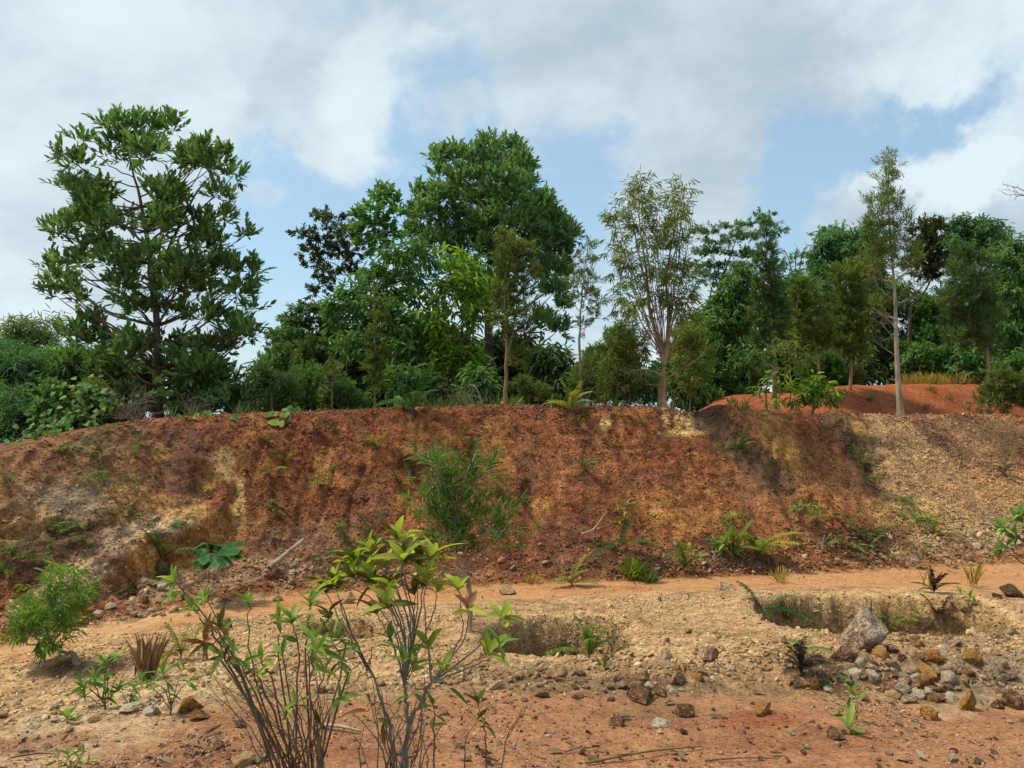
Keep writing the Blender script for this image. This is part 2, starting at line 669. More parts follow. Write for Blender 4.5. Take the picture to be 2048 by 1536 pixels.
def xs_of(Y, Z):
    zf = Y * math.cos(PITCH) + (Z - EYE[2]) * math.sin(PITCH)
    # behind the camera the sheet simply keeps the width it has at the first rows
    zf = np.where(Y < 2.6, 2.6 + (2.6 - Y) * 0.9, zf)
    return (PXC[None] - 1024) / F_PX * zf


GX = xs_of(GY, GZ)
bankw = sstep(6.2, 7.2, S) * (1 - sstep(8.85, 9.0, S))
wall = sstep(6.9, 7.6, S) * (1 - 0.75 * sstep(8.7, 9.0, S))
right = sstep(1700, 1950, PXC)[None] + 0 * S     # the bank flattens into a scree on the right

# broad swells, gullies and crumbling ledges
n_big = fbm(GX * 0.7, GY * 0.5, octv=3, seed=3)
warp = fbm(GX * 0.9, GY * 0.9, octv=3, seed=5) * 0.55
lean = (PXC[None] - 1100) / 1000 * 0.35
rill = 1 - np.abs(vnoise(GX * 2.1 + warp + lean * S, S * 0.55, seed=9))
rill2 = 1 - np.abs(vnoise(GX * 5.2 + warp * 1.5 + lean * S, S * 0.9, seed=12))
lump = fbm(GX * 3.2, GY * 3.2, GZ * 3.2, octv=5, seed=21, gain=0.58)
fine = fbm(GX * 13, GY * 13, GZ * 13, octv=3, seed=31)
ledge = fbm(GX * 1.1, GZ * 7.0, GY * 1.5, octv=3, seed=41)
nb = (0.11 * n_big + 0.05 * (rill ** 2 - 0.45) + 0.04 * (rill2 - 0.6)) * wall * (1 - 0.6 * right) \
    + (0.038 * lump + 0.008 * fine + 0.026 * ledge) * np.maximum(bankw * 0.55, wall)

gul = (1 - np.abs(vnoise(GX * 2.3 + warp * 2.6 + lean * S * 1.5, S * 0.75, seed=14))) ** 6
nb -= 0.05 * gul * wall * (1 - 0.5 * right) * sstep(-0.3, 0.3, n_big)       # sharp rain gullies


def blob(px, py, rx, ry, ang=0.0, edge=0.35, nz=0.4, seed=1, PY=None, PX=None):
    a = math.radians(ang)
    dx, dy = PX - px, PY - py
    u = (dx * math.cos(a) + dy * math.sin(a)) / rx
    v = (-dx * math.sin(a) + dy * math.cos(a)) / ry
    r = np.sqrt(u * u + v * v) + nz * fbm(PX / 24, PY / 24, octv=4, seed=seed)
    return 1 - sstep(1 - edge, 1 + edge, r)


P0 = np.stack([GX, GY, GZ], -1)
PX0, PY0 = project(P0)
PX0 = PXC[None] + 0 * GY
# hollows under crumbled lumps and scarps in the bank
for i, (px, py, rx, ry, dep) in enumerate([(408, 965, 26, 34, 0.13), (470, 1015, 18, 45, 0.08), (255, 1165, 30, 28, 0.14), (310, 1125, 30, 30, 0.12),
                                           (1370, 838, 60, 24, 0.07), (830, 935, 45, 18, 0.08), (1055, 990, 14, 26, 0.09), (90, 1060, 90, 20, 0.09),
                                           (1590, 960, 60, 30, 0.10), (1740, 915, 60, 24, 0.10), (640, 905, 24, 30, 0.06), (40, 1045, 40, 30, 0.10)]):
    nb -= dep * blob(px, py, rx, ry, 0, 0.35, 0.5, 60 + i, PY0, PX0)
# long rib slanting across the right part, with the dark gully beside it
for (px, py, rx, ry, ang, h) in [(1480, 905, 170, 24, 42, -0.08), (1560, 930, 170, 26, 42, 0.12), (1700, 905, 130, 18, 48, -0.07), (1790, 940, 190, 26, 44, 0.10),
                                 (1860, 880, 120, 14, 40, -0.08), (200, 1150, 220, 30, -28, 0.13), (330, 1080, 180, 24, -24, 0.08)]:
    nb += h * blob(px, py, rx, ry, ang, 0.5, 0.35, int(px) % 90, PY0, PX0)
GY = GY - nb * 0.72
GZ = GZ + nb * 0.72

gravel = sstep(2.8, 3.15, S) * (1 - sstep(4.85, 5.05, S))
soilw = 1 - sstep(2.9, 3.1, S)
trackw = sstep(4.9, 5.1, S) * (1 - sstep(5.9, 6.1, S))
GZ = GZ + gravel * (0.05 * fbm(GX * 1.6, GY * 1.6, octv=3, seed=51) + 0.032 * fbm(GX * 6, GY * 6, octv=3, seed=52, gain=0.6) + 0.012 * fine)
GZ = GZ + soilw * (0.045 * fbm(GX * 1.1, GY * 1.1, octv=3, seed=55) + 0.016 * fbm(GX * 6, GY * 6, octv=4, seed=56))
GZ = GZ + trackw * (0.018 * fbm(GX * 1.5, GY * 3.0, octv=3, seed=57) + 0.006 * fine - 0.012 * np.exp(-((S - 5.35) / 0.12) ** 2) - 0.012 * np.exp(-((S - 5.75) / 0.1) ** 2))


def carve(px, py, Yc, hw, hd, depth, ang, seed, z):
    c = at(px, py, Yc)
    a = math.radians(ang)
    dx, dy = GX - c[0], GY - c[1]
    u = (dx * math.cos(a) + dy * math.sin(a)) / hw
    v = (-dx * math.sin(a) + dy * math.cos(a)) / hd
    r = (np.abs(u) ** 2.4 + np.abs(v) ** 2.4) ** (1 / 2.4) + 0.22 * fbm(GX * 2.4, GY * 2.4, octv=5, seed=seed, gain=0.6)
    return z - depth * (1 - sstep(0.86, 1.0, r)) + 0.10 * np.exp(-((r - 1.15) / 0.22) ** 2) * sstep(0.0, 0.7, v), 1 - sstep(0.88, 1.02, r)


GZ, pit1 = carve(1115, 1285, 6.85, 0.66, 0.66, 0.55, 0, 71, GZ)
GZ, pit2 = carve(1775, 1240, 7.55, 1.20, 0.80, 0.65, -5, 73, GZ)
GZ, pit3 = carve(690, 1268, 7.2, 0.40, 0.22, 0.14, 0, 75, GZ)
pits = np.maximum(np.maximum(pit1, pit2), pit3)
# heaps of rubble thrown up in front of the pits
for (px, py, Yc, rx, ry, h) in [(1740, 1350, 5.55, 0.75, 0.34, 0.13), (1930, 1350, 5.5, 0.7, 0.35, 0.09), (1290, 1370, 5.4, 0.6, 0.3, 0.09), (1080, 1365, 5.4, 0.8, 0.25, 0.03),
                                (1590, 1350, 5.5, 0.35, 0.25, 0.08), (1330, 1450, 4.2, 0.3, 0.14, 0.035), (130, 1335, 6.2, 0.4, 0.2, 0.07), (2000, 1215, 8.2, 0.5, 0.35, 0.08)]:
    c = at(px, py, Yc)
    r = np.sqrt(((GX - c[0]) / rx) ** 2 + ((GY - c[1]) / ry) ** 2)
    GZ = GZ + h * np.exp(-r ** 2 * 1.2) * (1 + 0.5 * fbm(GX * 5, GY * 5, octv=3, seed=81))
GX = xs_of(GY, GZ)
GP = np.stack([GX, GY, GZ], -1)
_, GPY = project(GP)
GPY = np.where(GY < 1.0, 9000, GPY)

# soil colours (linear albedo)
RED = np.array([0.295, 0.138, 0.066]); RED2 = np.array([0.21, 0.082, 0.038]); TAN = np.array([0.45, 0.282, 0.138]); TAN2 = np.array([0.34, 0.19, 0.085])
TRK = np.array([0.42, 0.212, 0.092]); BNK = np.array([0.195, 0.064, 0.024]); BNK2 = np.array([0.30, 0.108, 0.036]); BNK3 = np.array([0.112, 0.042, 0.021])
OCH = np.array([0.46, 0.235, 0.066]); YEL = np.array([0.53, 0.34, 0.13]); DRK = np.array([0.075, 0.046, 0.028]); BRN = np.array([0.20, 0.115, 0.055])
PLM = np.array([0.145, 0.065, 0.042]); GRY = np.array([0.20, 0.155, 0.11]); PALE = np.array([0.52, 0.38, 0.22])


def lerp(a, b, w):
    return a + (b - a) * w[..., None]


C = np.zeros(GP.shape) + RED
C = lerp(C, RED2, sstep(0.0, 0.45, fbm(GX * 1.3, GY * 2.2, octv=4, seed=101)))
edge = 0.13 * fbm(GX * 2.2, GY * 2.2, octv=4, seed=103)
gmix = sstep(2.86, 3.08, S + edge * 1.5)
Cg = lerp(np.zeros(GP.shape) + TAN, TAN2, sstep(-0.1, 0.4, fbm(GX * 2.5, GY * 2.5, octv=4, seed=105)))
Cg = lerp(Cg, BRN, 0.55 * (1 - sstep(3.05, 3.75, S + edge * 2)))
C = lerp(C, Cg, gmix)
Ct = lerp(np.zeros(GP.shape) + TRK, np.array([0.35, 0.155, 0.062]), sstep(-0.1, 0.4, fbm(GX * 1.5, GY * 4, octv=4, seed=113)))
C = lerp(C, Ct, sstep(4.84, 5.16, S + edge * 1.8))
Cb = lerp(np.zeros(GP.shape) + BNK, BNK2, sstep(-0.05, 0.45, fbm(GX * 1.6 + lean * S, GY * 0.8, GZ * 0.9, octv=5, seed=107)))
Cb = lerp(Cb, BNK3, sstep(0.1, 0.45, fbm(GX * 2.3 + lean * S, GZ * 0.9, octv=5, seed=109)))
Cb = lerp(Cb, OCH, 0.25 * sstep(0.30, 0.52, fbm(GX * 2.8, GZ * 2.0, GY * 2, octv=4, seed=111)))
stk = fbm(GX * 5.5 + lean * S * 2 + warp, S * 0.45, octv=4, seed=115)          # rain streaks down the face
Cb = lerp(Cb, BNK3, 0.75 * sstep(0.12, 0.42, stk))
Cb = lerp(Cb, np.array([0.40, 0.17, 0.055]), 0.6 * sstep(0.12, 0.42, -stk))
C = lerp(C, Cb, sstep(5.98, 6.35, S + edge * 1.2))
PX1, PY1 = PXC[None] + 0 * GY, GPY
# seams, washes and stains of other soils, each with its own shape
PAINT = [
    # left bank: brown with tan rubble below
    (140, 990, 240, 130, -10, BRN, 0.55), (120, 1010, 140, 50, -15, PALE, 0.25), (150, 1000, 60, 28, 0, GRY, 0.7), (60, 1110, 130, 40, -12, DRK, 0.6),
    (270, 870, 120, 40, 0, DRK, 0.35), (200, 900, 70, 30, 0, BRN, 0.5), (30, 1050, 60, 25, 0, OCH, 0.5), (210, 1120, 190, 36, -30, PALE, 0.5), (300, 1060, 130, 30, -20, PALE, 0.4),
    (240, 1110, 60, 26, 0, PLM, 0.6), (285, 1120, 26, 48, 10, OCH, 0.7), (445, 930, 26, 36, 0, YEL, 0.55), (408, 960, 22, 26, 0, OCH, 0.8), (478, 1010, 12, 55, 3, YEL, 0.75),
    (350, 1015, 60, 26, 0, OCH, 0.55), (370, 930, 50, 80, 0, PLM, 0.55), (250, 985, 40, 18, 0, OCH, 0.45), (420, 1080, 130, 50, -15, OCH, 0.3), (320, 905, 20, 20, 0, OCH, 0.6),
    (540, 1030, 60, 70, 0, BNK3, 0.35), (645, 920, 18, 32, 5, OCH, 0.8), (660, 960, 45, 16, 0, OCH, 0.5), (620, 1090, 150, 60, 0, PLM, 0.5), (620, 1090, 120, 40, -8, PALE, 0.16),
    (740, 1010, 60, 40, 0, PLM, 0.5), (760, 900, 70, 30, 0, BNK2, 0.5), (860, 890, 60, 26, 0, OCH, 0.35), (985, 900, 34, 70, 0, OCH, 0.35), (1055, 930, 20, 70, 0, DRK, 0.6),
    (1085, 1020, 20, 26, 0, OCH, 0.9), (1075, 1055, 12, 20, 0, OCH, 0.6), (1210, 848, 10, 16, 0, YEL, 0.9), (1330, 836, 9, 22, 0, YEL, 0.85), (1356, 842, 8, 20, 0, YEL, 0.85), (1382, 846, 9, 22, 0, YEL, 0.85),
    (1370, 866, 50, 7, 0, YEL, 0.8), (1405, 838, 8, 14, 0, YEL, 0.6), (1310, 1030, 18, 16, 0, OCH, 0.7), (1380, 1040, 60, 30, 0, OCH, 0.3), (1100, 880, 60, 40, 0, BNK2, 0.4),
    (1200, 940, 120, 60, 0, PLM, 0.25), (1140, 1090, 70, 60, 0, PLM, 0.5),
    # right: dark gully, ochre rib, second dark gully, tan scree
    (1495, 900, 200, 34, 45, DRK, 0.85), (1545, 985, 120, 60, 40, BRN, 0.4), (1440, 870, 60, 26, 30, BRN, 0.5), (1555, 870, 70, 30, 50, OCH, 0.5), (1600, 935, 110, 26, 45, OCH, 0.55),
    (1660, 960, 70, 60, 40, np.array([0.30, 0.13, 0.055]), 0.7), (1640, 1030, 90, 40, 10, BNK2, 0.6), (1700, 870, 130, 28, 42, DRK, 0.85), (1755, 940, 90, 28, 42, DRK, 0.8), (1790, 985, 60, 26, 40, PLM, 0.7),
    (1715, 855, 22, 14, 30, OCH, 0.8), (1770, 852, 18, 10, 0, YEL, 0.8), (1900, 960, 200, 110, 35, np.array([0.46, 0.28, 0.13]), 0.65), (1840, 890, 130, 40, 40, np.array([0.46, 0.28, 0.13]), 0.55), (1960, 860, 140, 40, 10, np.array([0.42, 0.22, 0.10]), 0.85),
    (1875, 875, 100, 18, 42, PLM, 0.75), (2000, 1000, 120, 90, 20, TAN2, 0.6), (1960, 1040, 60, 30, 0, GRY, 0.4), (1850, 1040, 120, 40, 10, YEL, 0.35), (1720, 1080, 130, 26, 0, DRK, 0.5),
    (1960, 920, 60, 20, 20, BRN, 0.5),
    # scree foot
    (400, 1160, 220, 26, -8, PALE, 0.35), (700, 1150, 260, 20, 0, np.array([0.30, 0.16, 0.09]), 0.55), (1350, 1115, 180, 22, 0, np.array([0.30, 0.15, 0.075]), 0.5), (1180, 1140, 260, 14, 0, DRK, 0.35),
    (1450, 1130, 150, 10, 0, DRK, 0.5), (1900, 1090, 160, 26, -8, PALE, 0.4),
    # flat ground
    (200, 1440, 240, 70, -18, PALE, 0.45), (120, 1285, 260, 22, -16, TAN, 0.6), (450, 1210, 160, 14, -12, TAN, 0.5), (430, 1228, 160, 9, -14, np.array([0.42, 0.21, 0.09]), 0.7), (60, 1310, 120, 14, -14, np.array([0.44, 0.24, 0.10]), 0.7), (260, 1320, 130, 14, -14, PLM, 0.5),
    (130, 1335, 50, 16, -20, np.array([0.16, 0.07, 0.035]), 0.9), (1850, 1330, 180, 60, 0, BRN, 0.45), (1980, 1350, 120, 50, 0, GRY, 0.45), (1700, 1345, 90, 34, 0, PLM, 0.5), (1250, 1375, 180, 22, 0, DRK, 0.45),
    (1040, 1345, 140, 22, 0, DRK, 0.4), (1330, 1425, 120, 22, 0, BRN, 0.55), (1510, 1440, 100, 16, 0, np.array([0.25, 0.075, 0.03]), 0.8), (1900, 1420, 60, 16, 0, PALE, 0.25), (1600, 1480, 200, 26, 0, RED2, 0.5),
    (1500, 1215, 190, 16, 0, TAN, 0.6), (1750, 1195, 200, 12, 0, YEL, 0.3), (620, 1440, 260, 30, 0, BRN, 0.35), (300, 1500, 160, 30, 0, BRN, 0.3), (1000, 1500, 120, 20, 0, BRN, 0.3), (60, 1490, 120, 20, -8, RED2, 0.7),
]
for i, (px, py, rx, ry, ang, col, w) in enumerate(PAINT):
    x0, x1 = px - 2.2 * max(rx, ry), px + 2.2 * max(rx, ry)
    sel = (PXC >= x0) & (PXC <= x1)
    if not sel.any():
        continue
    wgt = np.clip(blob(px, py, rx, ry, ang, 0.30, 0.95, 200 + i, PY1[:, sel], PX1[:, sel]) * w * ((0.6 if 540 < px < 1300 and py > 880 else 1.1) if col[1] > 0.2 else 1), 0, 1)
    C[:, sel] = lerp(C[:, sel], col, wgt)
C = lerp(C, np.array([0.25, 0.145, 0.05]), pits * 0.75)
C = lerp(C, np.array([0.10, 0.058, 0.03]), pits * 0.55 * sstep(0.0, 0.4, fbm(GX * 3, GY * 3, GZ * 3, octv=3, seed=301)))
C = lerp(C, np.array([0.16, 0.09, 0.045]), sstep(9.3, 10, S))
GC = np.clip(C, 0.01, 0.8)

MAT_SOIL = soil_mat('red_soil', speck=0.22, speck_scale=70, speck_col=(0.62, 0.42, 0.26), var=(0.8, 1.18), bump=0.5, dark=0.3)
MAT_GRAVEL = soil_mat('gravelly_soil', speck=0.5, speck_scale=42, speck_col=(0.55, 0.40, 0.23), var=(0.62, 1.3), bump=0.9, dark=0.5)
MAT_TRACK = soil_mat('trodden_soil', speck=0.12, speck_scale=60, speck_col=(0.55, 0.34, 0.19), var=(0.86, 1.12), bump=0.35, dark=0.18)
MAT_BANK = soil_mat('bank_soil', speck=0.42, speck_scale=42, speck_col=(0.62, 0.36, 0.17), var=(0.5, 1.5), bump=1.0, s1=6, s2=30, dark=0.6)
MATS = {'ground': MAT_SOIL, 'gravel_ground': MAT_GRAVEL, 'dirt_track': MAT_TRACK, 'earth_bank': MAT_BANK, 'terrace': MAT_BANK}


def strip(name, r0, r1):
    me_v = GP[r0:r1 + 1].reshape(-1, 3)
    R = r1 - r0 + 1
    i = np.arange(R - 1)[:, None] * NC
    j = np.arange(NC - 1)[None]
    Fq = np.stack([i + j, i + j + 1, i + NC + j + 1, i + NC + j], -1).reshape(-1, 4)
    mb = MB(); mb.add(me_v, Fq)
    me = mb.mesh(name, MATS[name])
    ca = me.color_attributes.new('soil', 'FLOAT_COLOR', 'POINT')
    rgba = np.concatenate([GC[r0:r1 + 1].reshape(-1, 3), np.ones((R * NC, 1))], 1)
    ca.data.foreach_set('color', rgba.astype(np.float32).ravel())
    o = link(name, me)
    o['kind'] = 'structure'
    return o


names = np.array(REGION)[RI]
r = 0
while r < NR:
    e = r
    while e + 1 < NR and names[e + 1] == names[r]:
        e += 1
    strip(names[r], r, min(e + 1, NR - 1))
    r = e + 1


def g_at(px, py):
    """first point of the ground seen at a spot of the picture (world coordinates)"""
    c = np.clip(np.searchsorted(PXC, px), 1, NC - 1)
    w = (px - PXC[c - 1]) / (PXC[c] - PXC[c - 1])
    col = GPY[:, c]
    hit = np.nonzero(col <= py)[0]
    hit = hit[hit > 8]
    r_ = hit[0] if len(hit) else NR - 30
    t = (col[r_ - 1] - py) / (col[r_ - 1] - col[r_] + 1e-9)
    t = min(max(t, 0), 1)
    a = GP[r_ - 1, c - 1] * (1 - w) + GP[r_ - 1, c] * w
    b = GP[r_, c - 1] * (1 - w) + GP[r_, c] * w
    return a * (1 - t) + b * t


def g_xy(X, Y):
    """ground height below a point"""
    px = 1024 + F_PX * X / max(Y, 2.6)
    c = int(np.clip(np.searchsorted(PXC, px), 0, NC - 1))
    r_ = int(np.clip(np.searchsorted(GY[:, c], Y), 1, NR - 1))
    t = np.clip((Y - GY[r_ - 1, c]) / (GY[r_, c] - GY[r_ - 1, c] + 1e-9), 0, 1)
    return GZ[r_ - 1, c] * (1 - t) + GZ[r_, c] * t


# red mound of bare earth behind the crest on the right
def build_mound():
    nx, ny = 260, 46
    px = np.linspace(1385, 2500, nx)
    top = np.interp(px, [1385, 1430, 1500, 1600, 1640, 1700, 1800, 1950, 2048, 2500], [826, 796, 786, 781, 776, 768, 767, 768, 776, 770])
    V = np.zeros((ny, nx, 3)); Cc = np.zeros((ny, nx, 3))
    Y0, Y1 = 16.6, 20.5
    for i in range(nx):
        yb = np.interp(px[i], [1385, 1700, 2048, 2500], [15.6, 17.0, 19.0, 22])
        zt = at(px[i], top[i], yb + 1.9)[2]
        for j in range(ny):
            t = j / (ny - 1)
            y = yb + 6.5 * t
            h = math.sin(min(1, t / 0.36) * math.pi / 2) ** 1.15 if t < 0.36 else math.cos((t - 0.36) / 0.64 * math.pi / 2) ** 0.7
            V[j, i] = ((px[i] - 1024) / F_PX * y, y, 1.55 + (zt - 1.55) * h)
    nzv = fbm(V[..., 0] * 0.9, V[..., 1] * 0.9, octv=4, seed=401)
    V[..., 2] += 0.10 * nzv - 0.05 * np.abs(vnoise(V[..., 0] * 1.6 + nzv, V[..., 1] * 0.3, seed=407)) + 0.02 * fbm(V[..., 0] * 5, V[..., 1] * 5, octv=3, seed=405)
    Cc[:] = (0.34, 0.105, 0.038)
    w = sstep(-0.2, 0.4, fbm(V[..., 0] * 1.1, V[..., 1] * 1.6, octv=4, seed=403))
    Cc = lerp(Cc, np.array([0.27, 0.075, 0.028]), w)
    i = np.arange(ny - 1)[:, None] * nx
    j = np.arange(nx - 1)[None]
    Fq = np.stack([i + j, i + j + 1, i + nx + j + 1, i + nx + j], -1).reshape(-1, 4)
    mb = MB(); mb.add(V.reshape(-1, 3), Fq)
    me = mb.mesh('earth_mound', soil_mat('mound_soil', speck=0.06, speck_scale=20, speck_col=(0.45, 0.2, 0.09), var=(0.85, 1.14), bump=0.35, s1=3, s2=14, dark=0.22))
    ca = me.color_attributes.new('soil', 'FLOAT_COLOR', 'POINT')
    ca.data.foreach_set('color', np.concatenate([Cc.reshape(-1, 3), np.ones((nx * ny, 1))], 1).astype(np.float32).ravel())
    o = link('earth_mound', me)
    o['kind'] = 'structure'
    return V


MOUND = build_mound()


# ------------------------------------------------------------------ gravel, chips and crumbs (too many to count)
def ico(level):
    t = (1 + 5 ** 0.5) / 2
    V = [(-1, t, 0), (1, t, 0), (-1, -t, 0), (1, -t, 0), (0, -1, t), (0, 1, t), (0, -1, -t), (0, 1, -t), (t, 0, -1), (t, 0, 1), (-t, 0, -1), (-t, 0, 1)]
    Fc = [(0, 11, 5), (0, 5, 1), (0, 1, 7), (0, 7, 10), (0, 10, 11), (1, 5, 9), (5, 11, 4), (11, 10, 2), (10, 7, 6), (7, 1, 8), (3, 9, 4), (3, 4, 2), (3, 2, 6), (3, 6, 8), (3, 8, 9),
          (4, 9, 5), (2, 4, 11), (6, 2, 10), (8, 6, 7), (9, 8, 1)]
    V = [unit(np.array(v, float)) for v in V]
    for _ in range(level):
        cache, nf = {}, []

        def mid(a, b):
            k = (min(a, b), max(a, b))
            if k not in cache:
                V.append(unit(V[a] + V[b])); cache[k] = len(V) - 1
            return cache[k]
        for a, b, c in Fc:
            x, y, z = mid(a, b), mid(b, c), mid(c, a)
            nf += [(a, x, z), (b, y, x), (c, z, y), (x, y, z)]
        Fc = nf
    return np.array(V), np.array(Fc)


ICO0, ICO1, ICO2, ICO3 = ico(0), ico(1), ico(2), ico(3)
OCT = (np.array([(1, 0, 0), (-1, 0, 0), (0, 1, 0), (0, -1, 0), (0, 0, 1), (0, 0, -1)], float) * 1.15,
       np.array([(0, 2, 4), (2, 1, 4), (1, 3, 4), (3, 0, 4), (2, 0, 5), (1, 2, 5), (3, 1, 5), (0, 3, 5)]))
# cell areas and normals for scattering
dA = np.linalg.norm(np.cross(GP[1:, :-1] - GP[:-1, :-1], GP[:-1, 1:] - GP[:-1, :-1]), axis=2)
inview = (PXC[:-1] > -120) & (PXC[:-1] < 2170)


def scatter(weight, n):
    """weight (NR-1,NC-1) -> n points on the ground"""
    w = (weight * dA * inview[None]).ravel()
    cs = np.cumsum(w)
    k = np.searchsorted(cs, rng.uniform(0, cs[-1], n))
    k = np.minimum(k, len(w) - 1)
    r_, c_ = np.divmod(k, NC - 1)
    a, b = rng.uniform(0, 1, n)[:, None], rng.uniform(0, 1, n)[:, None]
    P = GP[r_, c_] * (1 - a) * (1 - b) + GP[r_ + 1, c_] * a * (1 - b) + GP[r_, c_ + 1] * (1 - a) * b + GP[r_ + 1, c_ + 1] * a * b
    return P, r_ * NC + c_


def pebbles(name, P, size, mat, flat=(0.4, 0.8), sink=0.25, base=ICO0, pale=0.5, jit=(0.65, 1.45), pc=(0.52, 0.40, 0.26)):
    """angular fragments; their colour starts from the soil they lie on"""
    P, K = P
    n = len(P)
    V0, F0 = base
    k = len(V0)
    ax = np.stack([rng.uniform(0.7, 1.5, n), rng.uniform(0.5, 1.0, n), rng.uniform(flat[0], flat[1], n)], 1)
    ang = rng.uniform(0, 2 * math.pi, n)
    tilt = rng.normal(0, 0.45, (n, 2))
    V = V0[None] * (1 + rng.uniform(-0.42, 0.30, (n, k, 1))) * ax[:, None] * size[:, None, None]
    ca, sa = np.cos(ang), np.sin(ang)
    X = V[..., 0] * ca[:, None] - V[..., 1] * sa[:, None]
    Yv = V[..., 0] * sa[:, None] + V[..., 1] * ca[:, None]
    Z = V[..., 2] + X * tilt[:, :1] + Yv * tilt[:, 1:]
    W = np.stack([X, Yv, Z], -1) + P[:, None] + np.array([0, 0, 1.0]) * (size * (0.5 - sink))[:, None, None]
    mb = MB()
    mb.add(W.reshape(-1, 3), (F0[None] + np.arange(n)[:, None, None] * k).reshape(-1, 3))
    me = mb.mesh(name, mat, smooth=False)
    c = GC.reshape(-1, 3)[K] * rng.uniform(jit[0], jit[1], (n, 1))
    w = (rng.uniform(0, 1, (n, 1)) ** 2) * pale
    c = c * (1 - w) + np.array(pc) * rng.uniform(0.75, 1.25, (n, 1)) * w
    ca_ = me.color_attributes.new('soil', 'FLOAT_COLOR', 'POINT')
    rgba = np.concatenate([np.repeat(c, k, 0), np.ones((n * k, 1))], 1)
    ca_.data.foreach_set('color', rgba.astype(np.float32).ravel())
    o = link(name, me)
    o['kind'] = 'stuff'
    return o


Sc = S[:-1, :-1]
cl = sstep(-0.15, 0.5, fbm(GX[:-1, :-1] * 1.4, GY[:-1, :-1] * 1.4, GZ[:-1, :-1], octv=4, seed=501))
cl2 = sstep(-0.3, 0.5, fbm(GX[:-1, :-1] * 0.8, GY[:-1, :-1] * 0.8, octv=4, seed=503))
MAT_PEB = soil_mat('gravel_stone', speck=0.0, var=(0.8, 1.2), bump=0.3, s1=30, s2=90, dark=0.35)
gw = sstep(3.0, 3.2, Sc) * (1 - sstep(4.75, 5.0, Sc))
P = scatter(gw * (0.25 + cl), 36000)
pebbles('gravel', P, rng.gamma(1.7, 0.0030, len(P[0])) + 0.003, MAT_PEB, pale=0.8, jit=(0.5, 1.6), pc=(0.62, 0.46, 0.27))
P = scatter(gw * (0.1 + cl2) * (1 - sstep(3.7, 4.3, Sc)), 1500)
pebbles('gravel', P, rng.gamma(1.8, 0.0048, len(P[0])) + 0.008, MAT_PEB, pale=0.8, base=ICO1)
bw = sstep(6.0, 6.3, Sc) * (1 - sstep(8.97, 9.05, Sc))
rt = right[:-1, :-1]
tanw = np.clip((GC[:-1, :-1, 1] - 0.07) / 0.12, 0, 1.4)
streak = sstep(-0.25, 0.35, fbm(GX[:-1, :-1] * 2.6, GZ[:-1, :-1] * 9.0, GY[:-1, :-1] * 2, octv=4, seed=507))
P = scatter(bw * (0.06 + (0.25 + tanw) * streak * (0.3 + cl) + 0.7 * rt), 42000)
pebbles('bank_gravel', P, rng.gamma(1.5, 0.0038, len(P[0])) + 0.0035, MAT_PEB, sink=0.12, pale=0.55, jit=(0.7, 2.4), pc=(0.58, 0.34, 0.16), base=OCT, flat=(0.3, 0.65))
P = scatter(bw * (0.10 + cl2 * (1.2 - streak)) * (1 - 0.5 * rt), 13000)
pebbles('bank_crumbs', P, rng.gamma(1.5, 0.0050, len(P[0])) + 0.004, MAT_PEB, flat=(0.6, 1.0), sink=0.35, pale=0.1, jit=(0.5, 1.25), base=OCT)
P = scatter((bw * (1 - sstep(6.9, 7.4, Sc)) + 0.4 * bw * rt) * (0.2 + cl), 4500)
pebbles('scree', P, rng.gamma(1.9, 0.0065, len(P[0])) + 0.006, MAT_PEB, sink=0.25, pale=0.6, jit=(0.8, 1.7))
fw = (1 - sstep(2.9, 3.15, Sc)) * sstep(1.2, 1.6, Sc)
P = scatter(fw * (0.12 + cl), 12000)
pebbles('soil_grit', P, rng.gamma(1.4, 0.0017, len(P[0])) + 0.0014, MAT_PEB, pale=1.0, base=OCT, jit=(0.8, 1.6), pc=(0.66, 0.5, 0.33))
P = scatter(fw * (0.05 + cl2 ** 2), 2600)
pebbles('soil_crumbs', P, rng.gamma(1.4, 0.0030, len(P[0])) + 0.002, MAT_PEB, flat=(0.5, 0.9), pale=0.25, jit=(0.4, 1.1))
P = scatter(sstep(4.9, 5.1, Sc) * (1 - sstep(5.9, 6.1, Sc)) * (0.05 + cl), 900)
pebbles('track_grit', P, rng.gamma(1.4, 0.004, len(P[0])) + 0.003, MAT_PEB, pale=0.6)

# ------------------------------------------------------------------ trees
BARK_PALE = noise_mat('pale_bark', [(0.3, (0.16, 0.115, 0.075)), (0.5, (0.30, 0.235, 0.165)), (0.7, (0.44, 0.37, 0.28))], scale=9, stretch=(1, 1, 0.35), bump=0.6)
BARK_TAN = noise_mat('tan_bark', [(0.3, (0.15, 0.085, 0.045)), (0.5, (0.28, 0.17, 0.095)), (0.7, (0.40, 0.27, 0.17))], scale=9, stretch=(1, 1, 0.3), bump=0.6)
BARK_DARK = noise_mat('dark_bark', [(0.3, (0.05, 0.036, 0.025)), (0.5, (0.10, 0.072, 0.05)), (0.7, (0.17, 0.125, 0.09))], scale=9, stretch=(1, 1, 0.3), bump=0.6)
TWIG_GREY = noise_mat('grey_twig', [(0.3, (0.10, 0.08, 0.06)), (0.7, (0.25, 0.20, 0.15))], scale=14, bump=0.3)

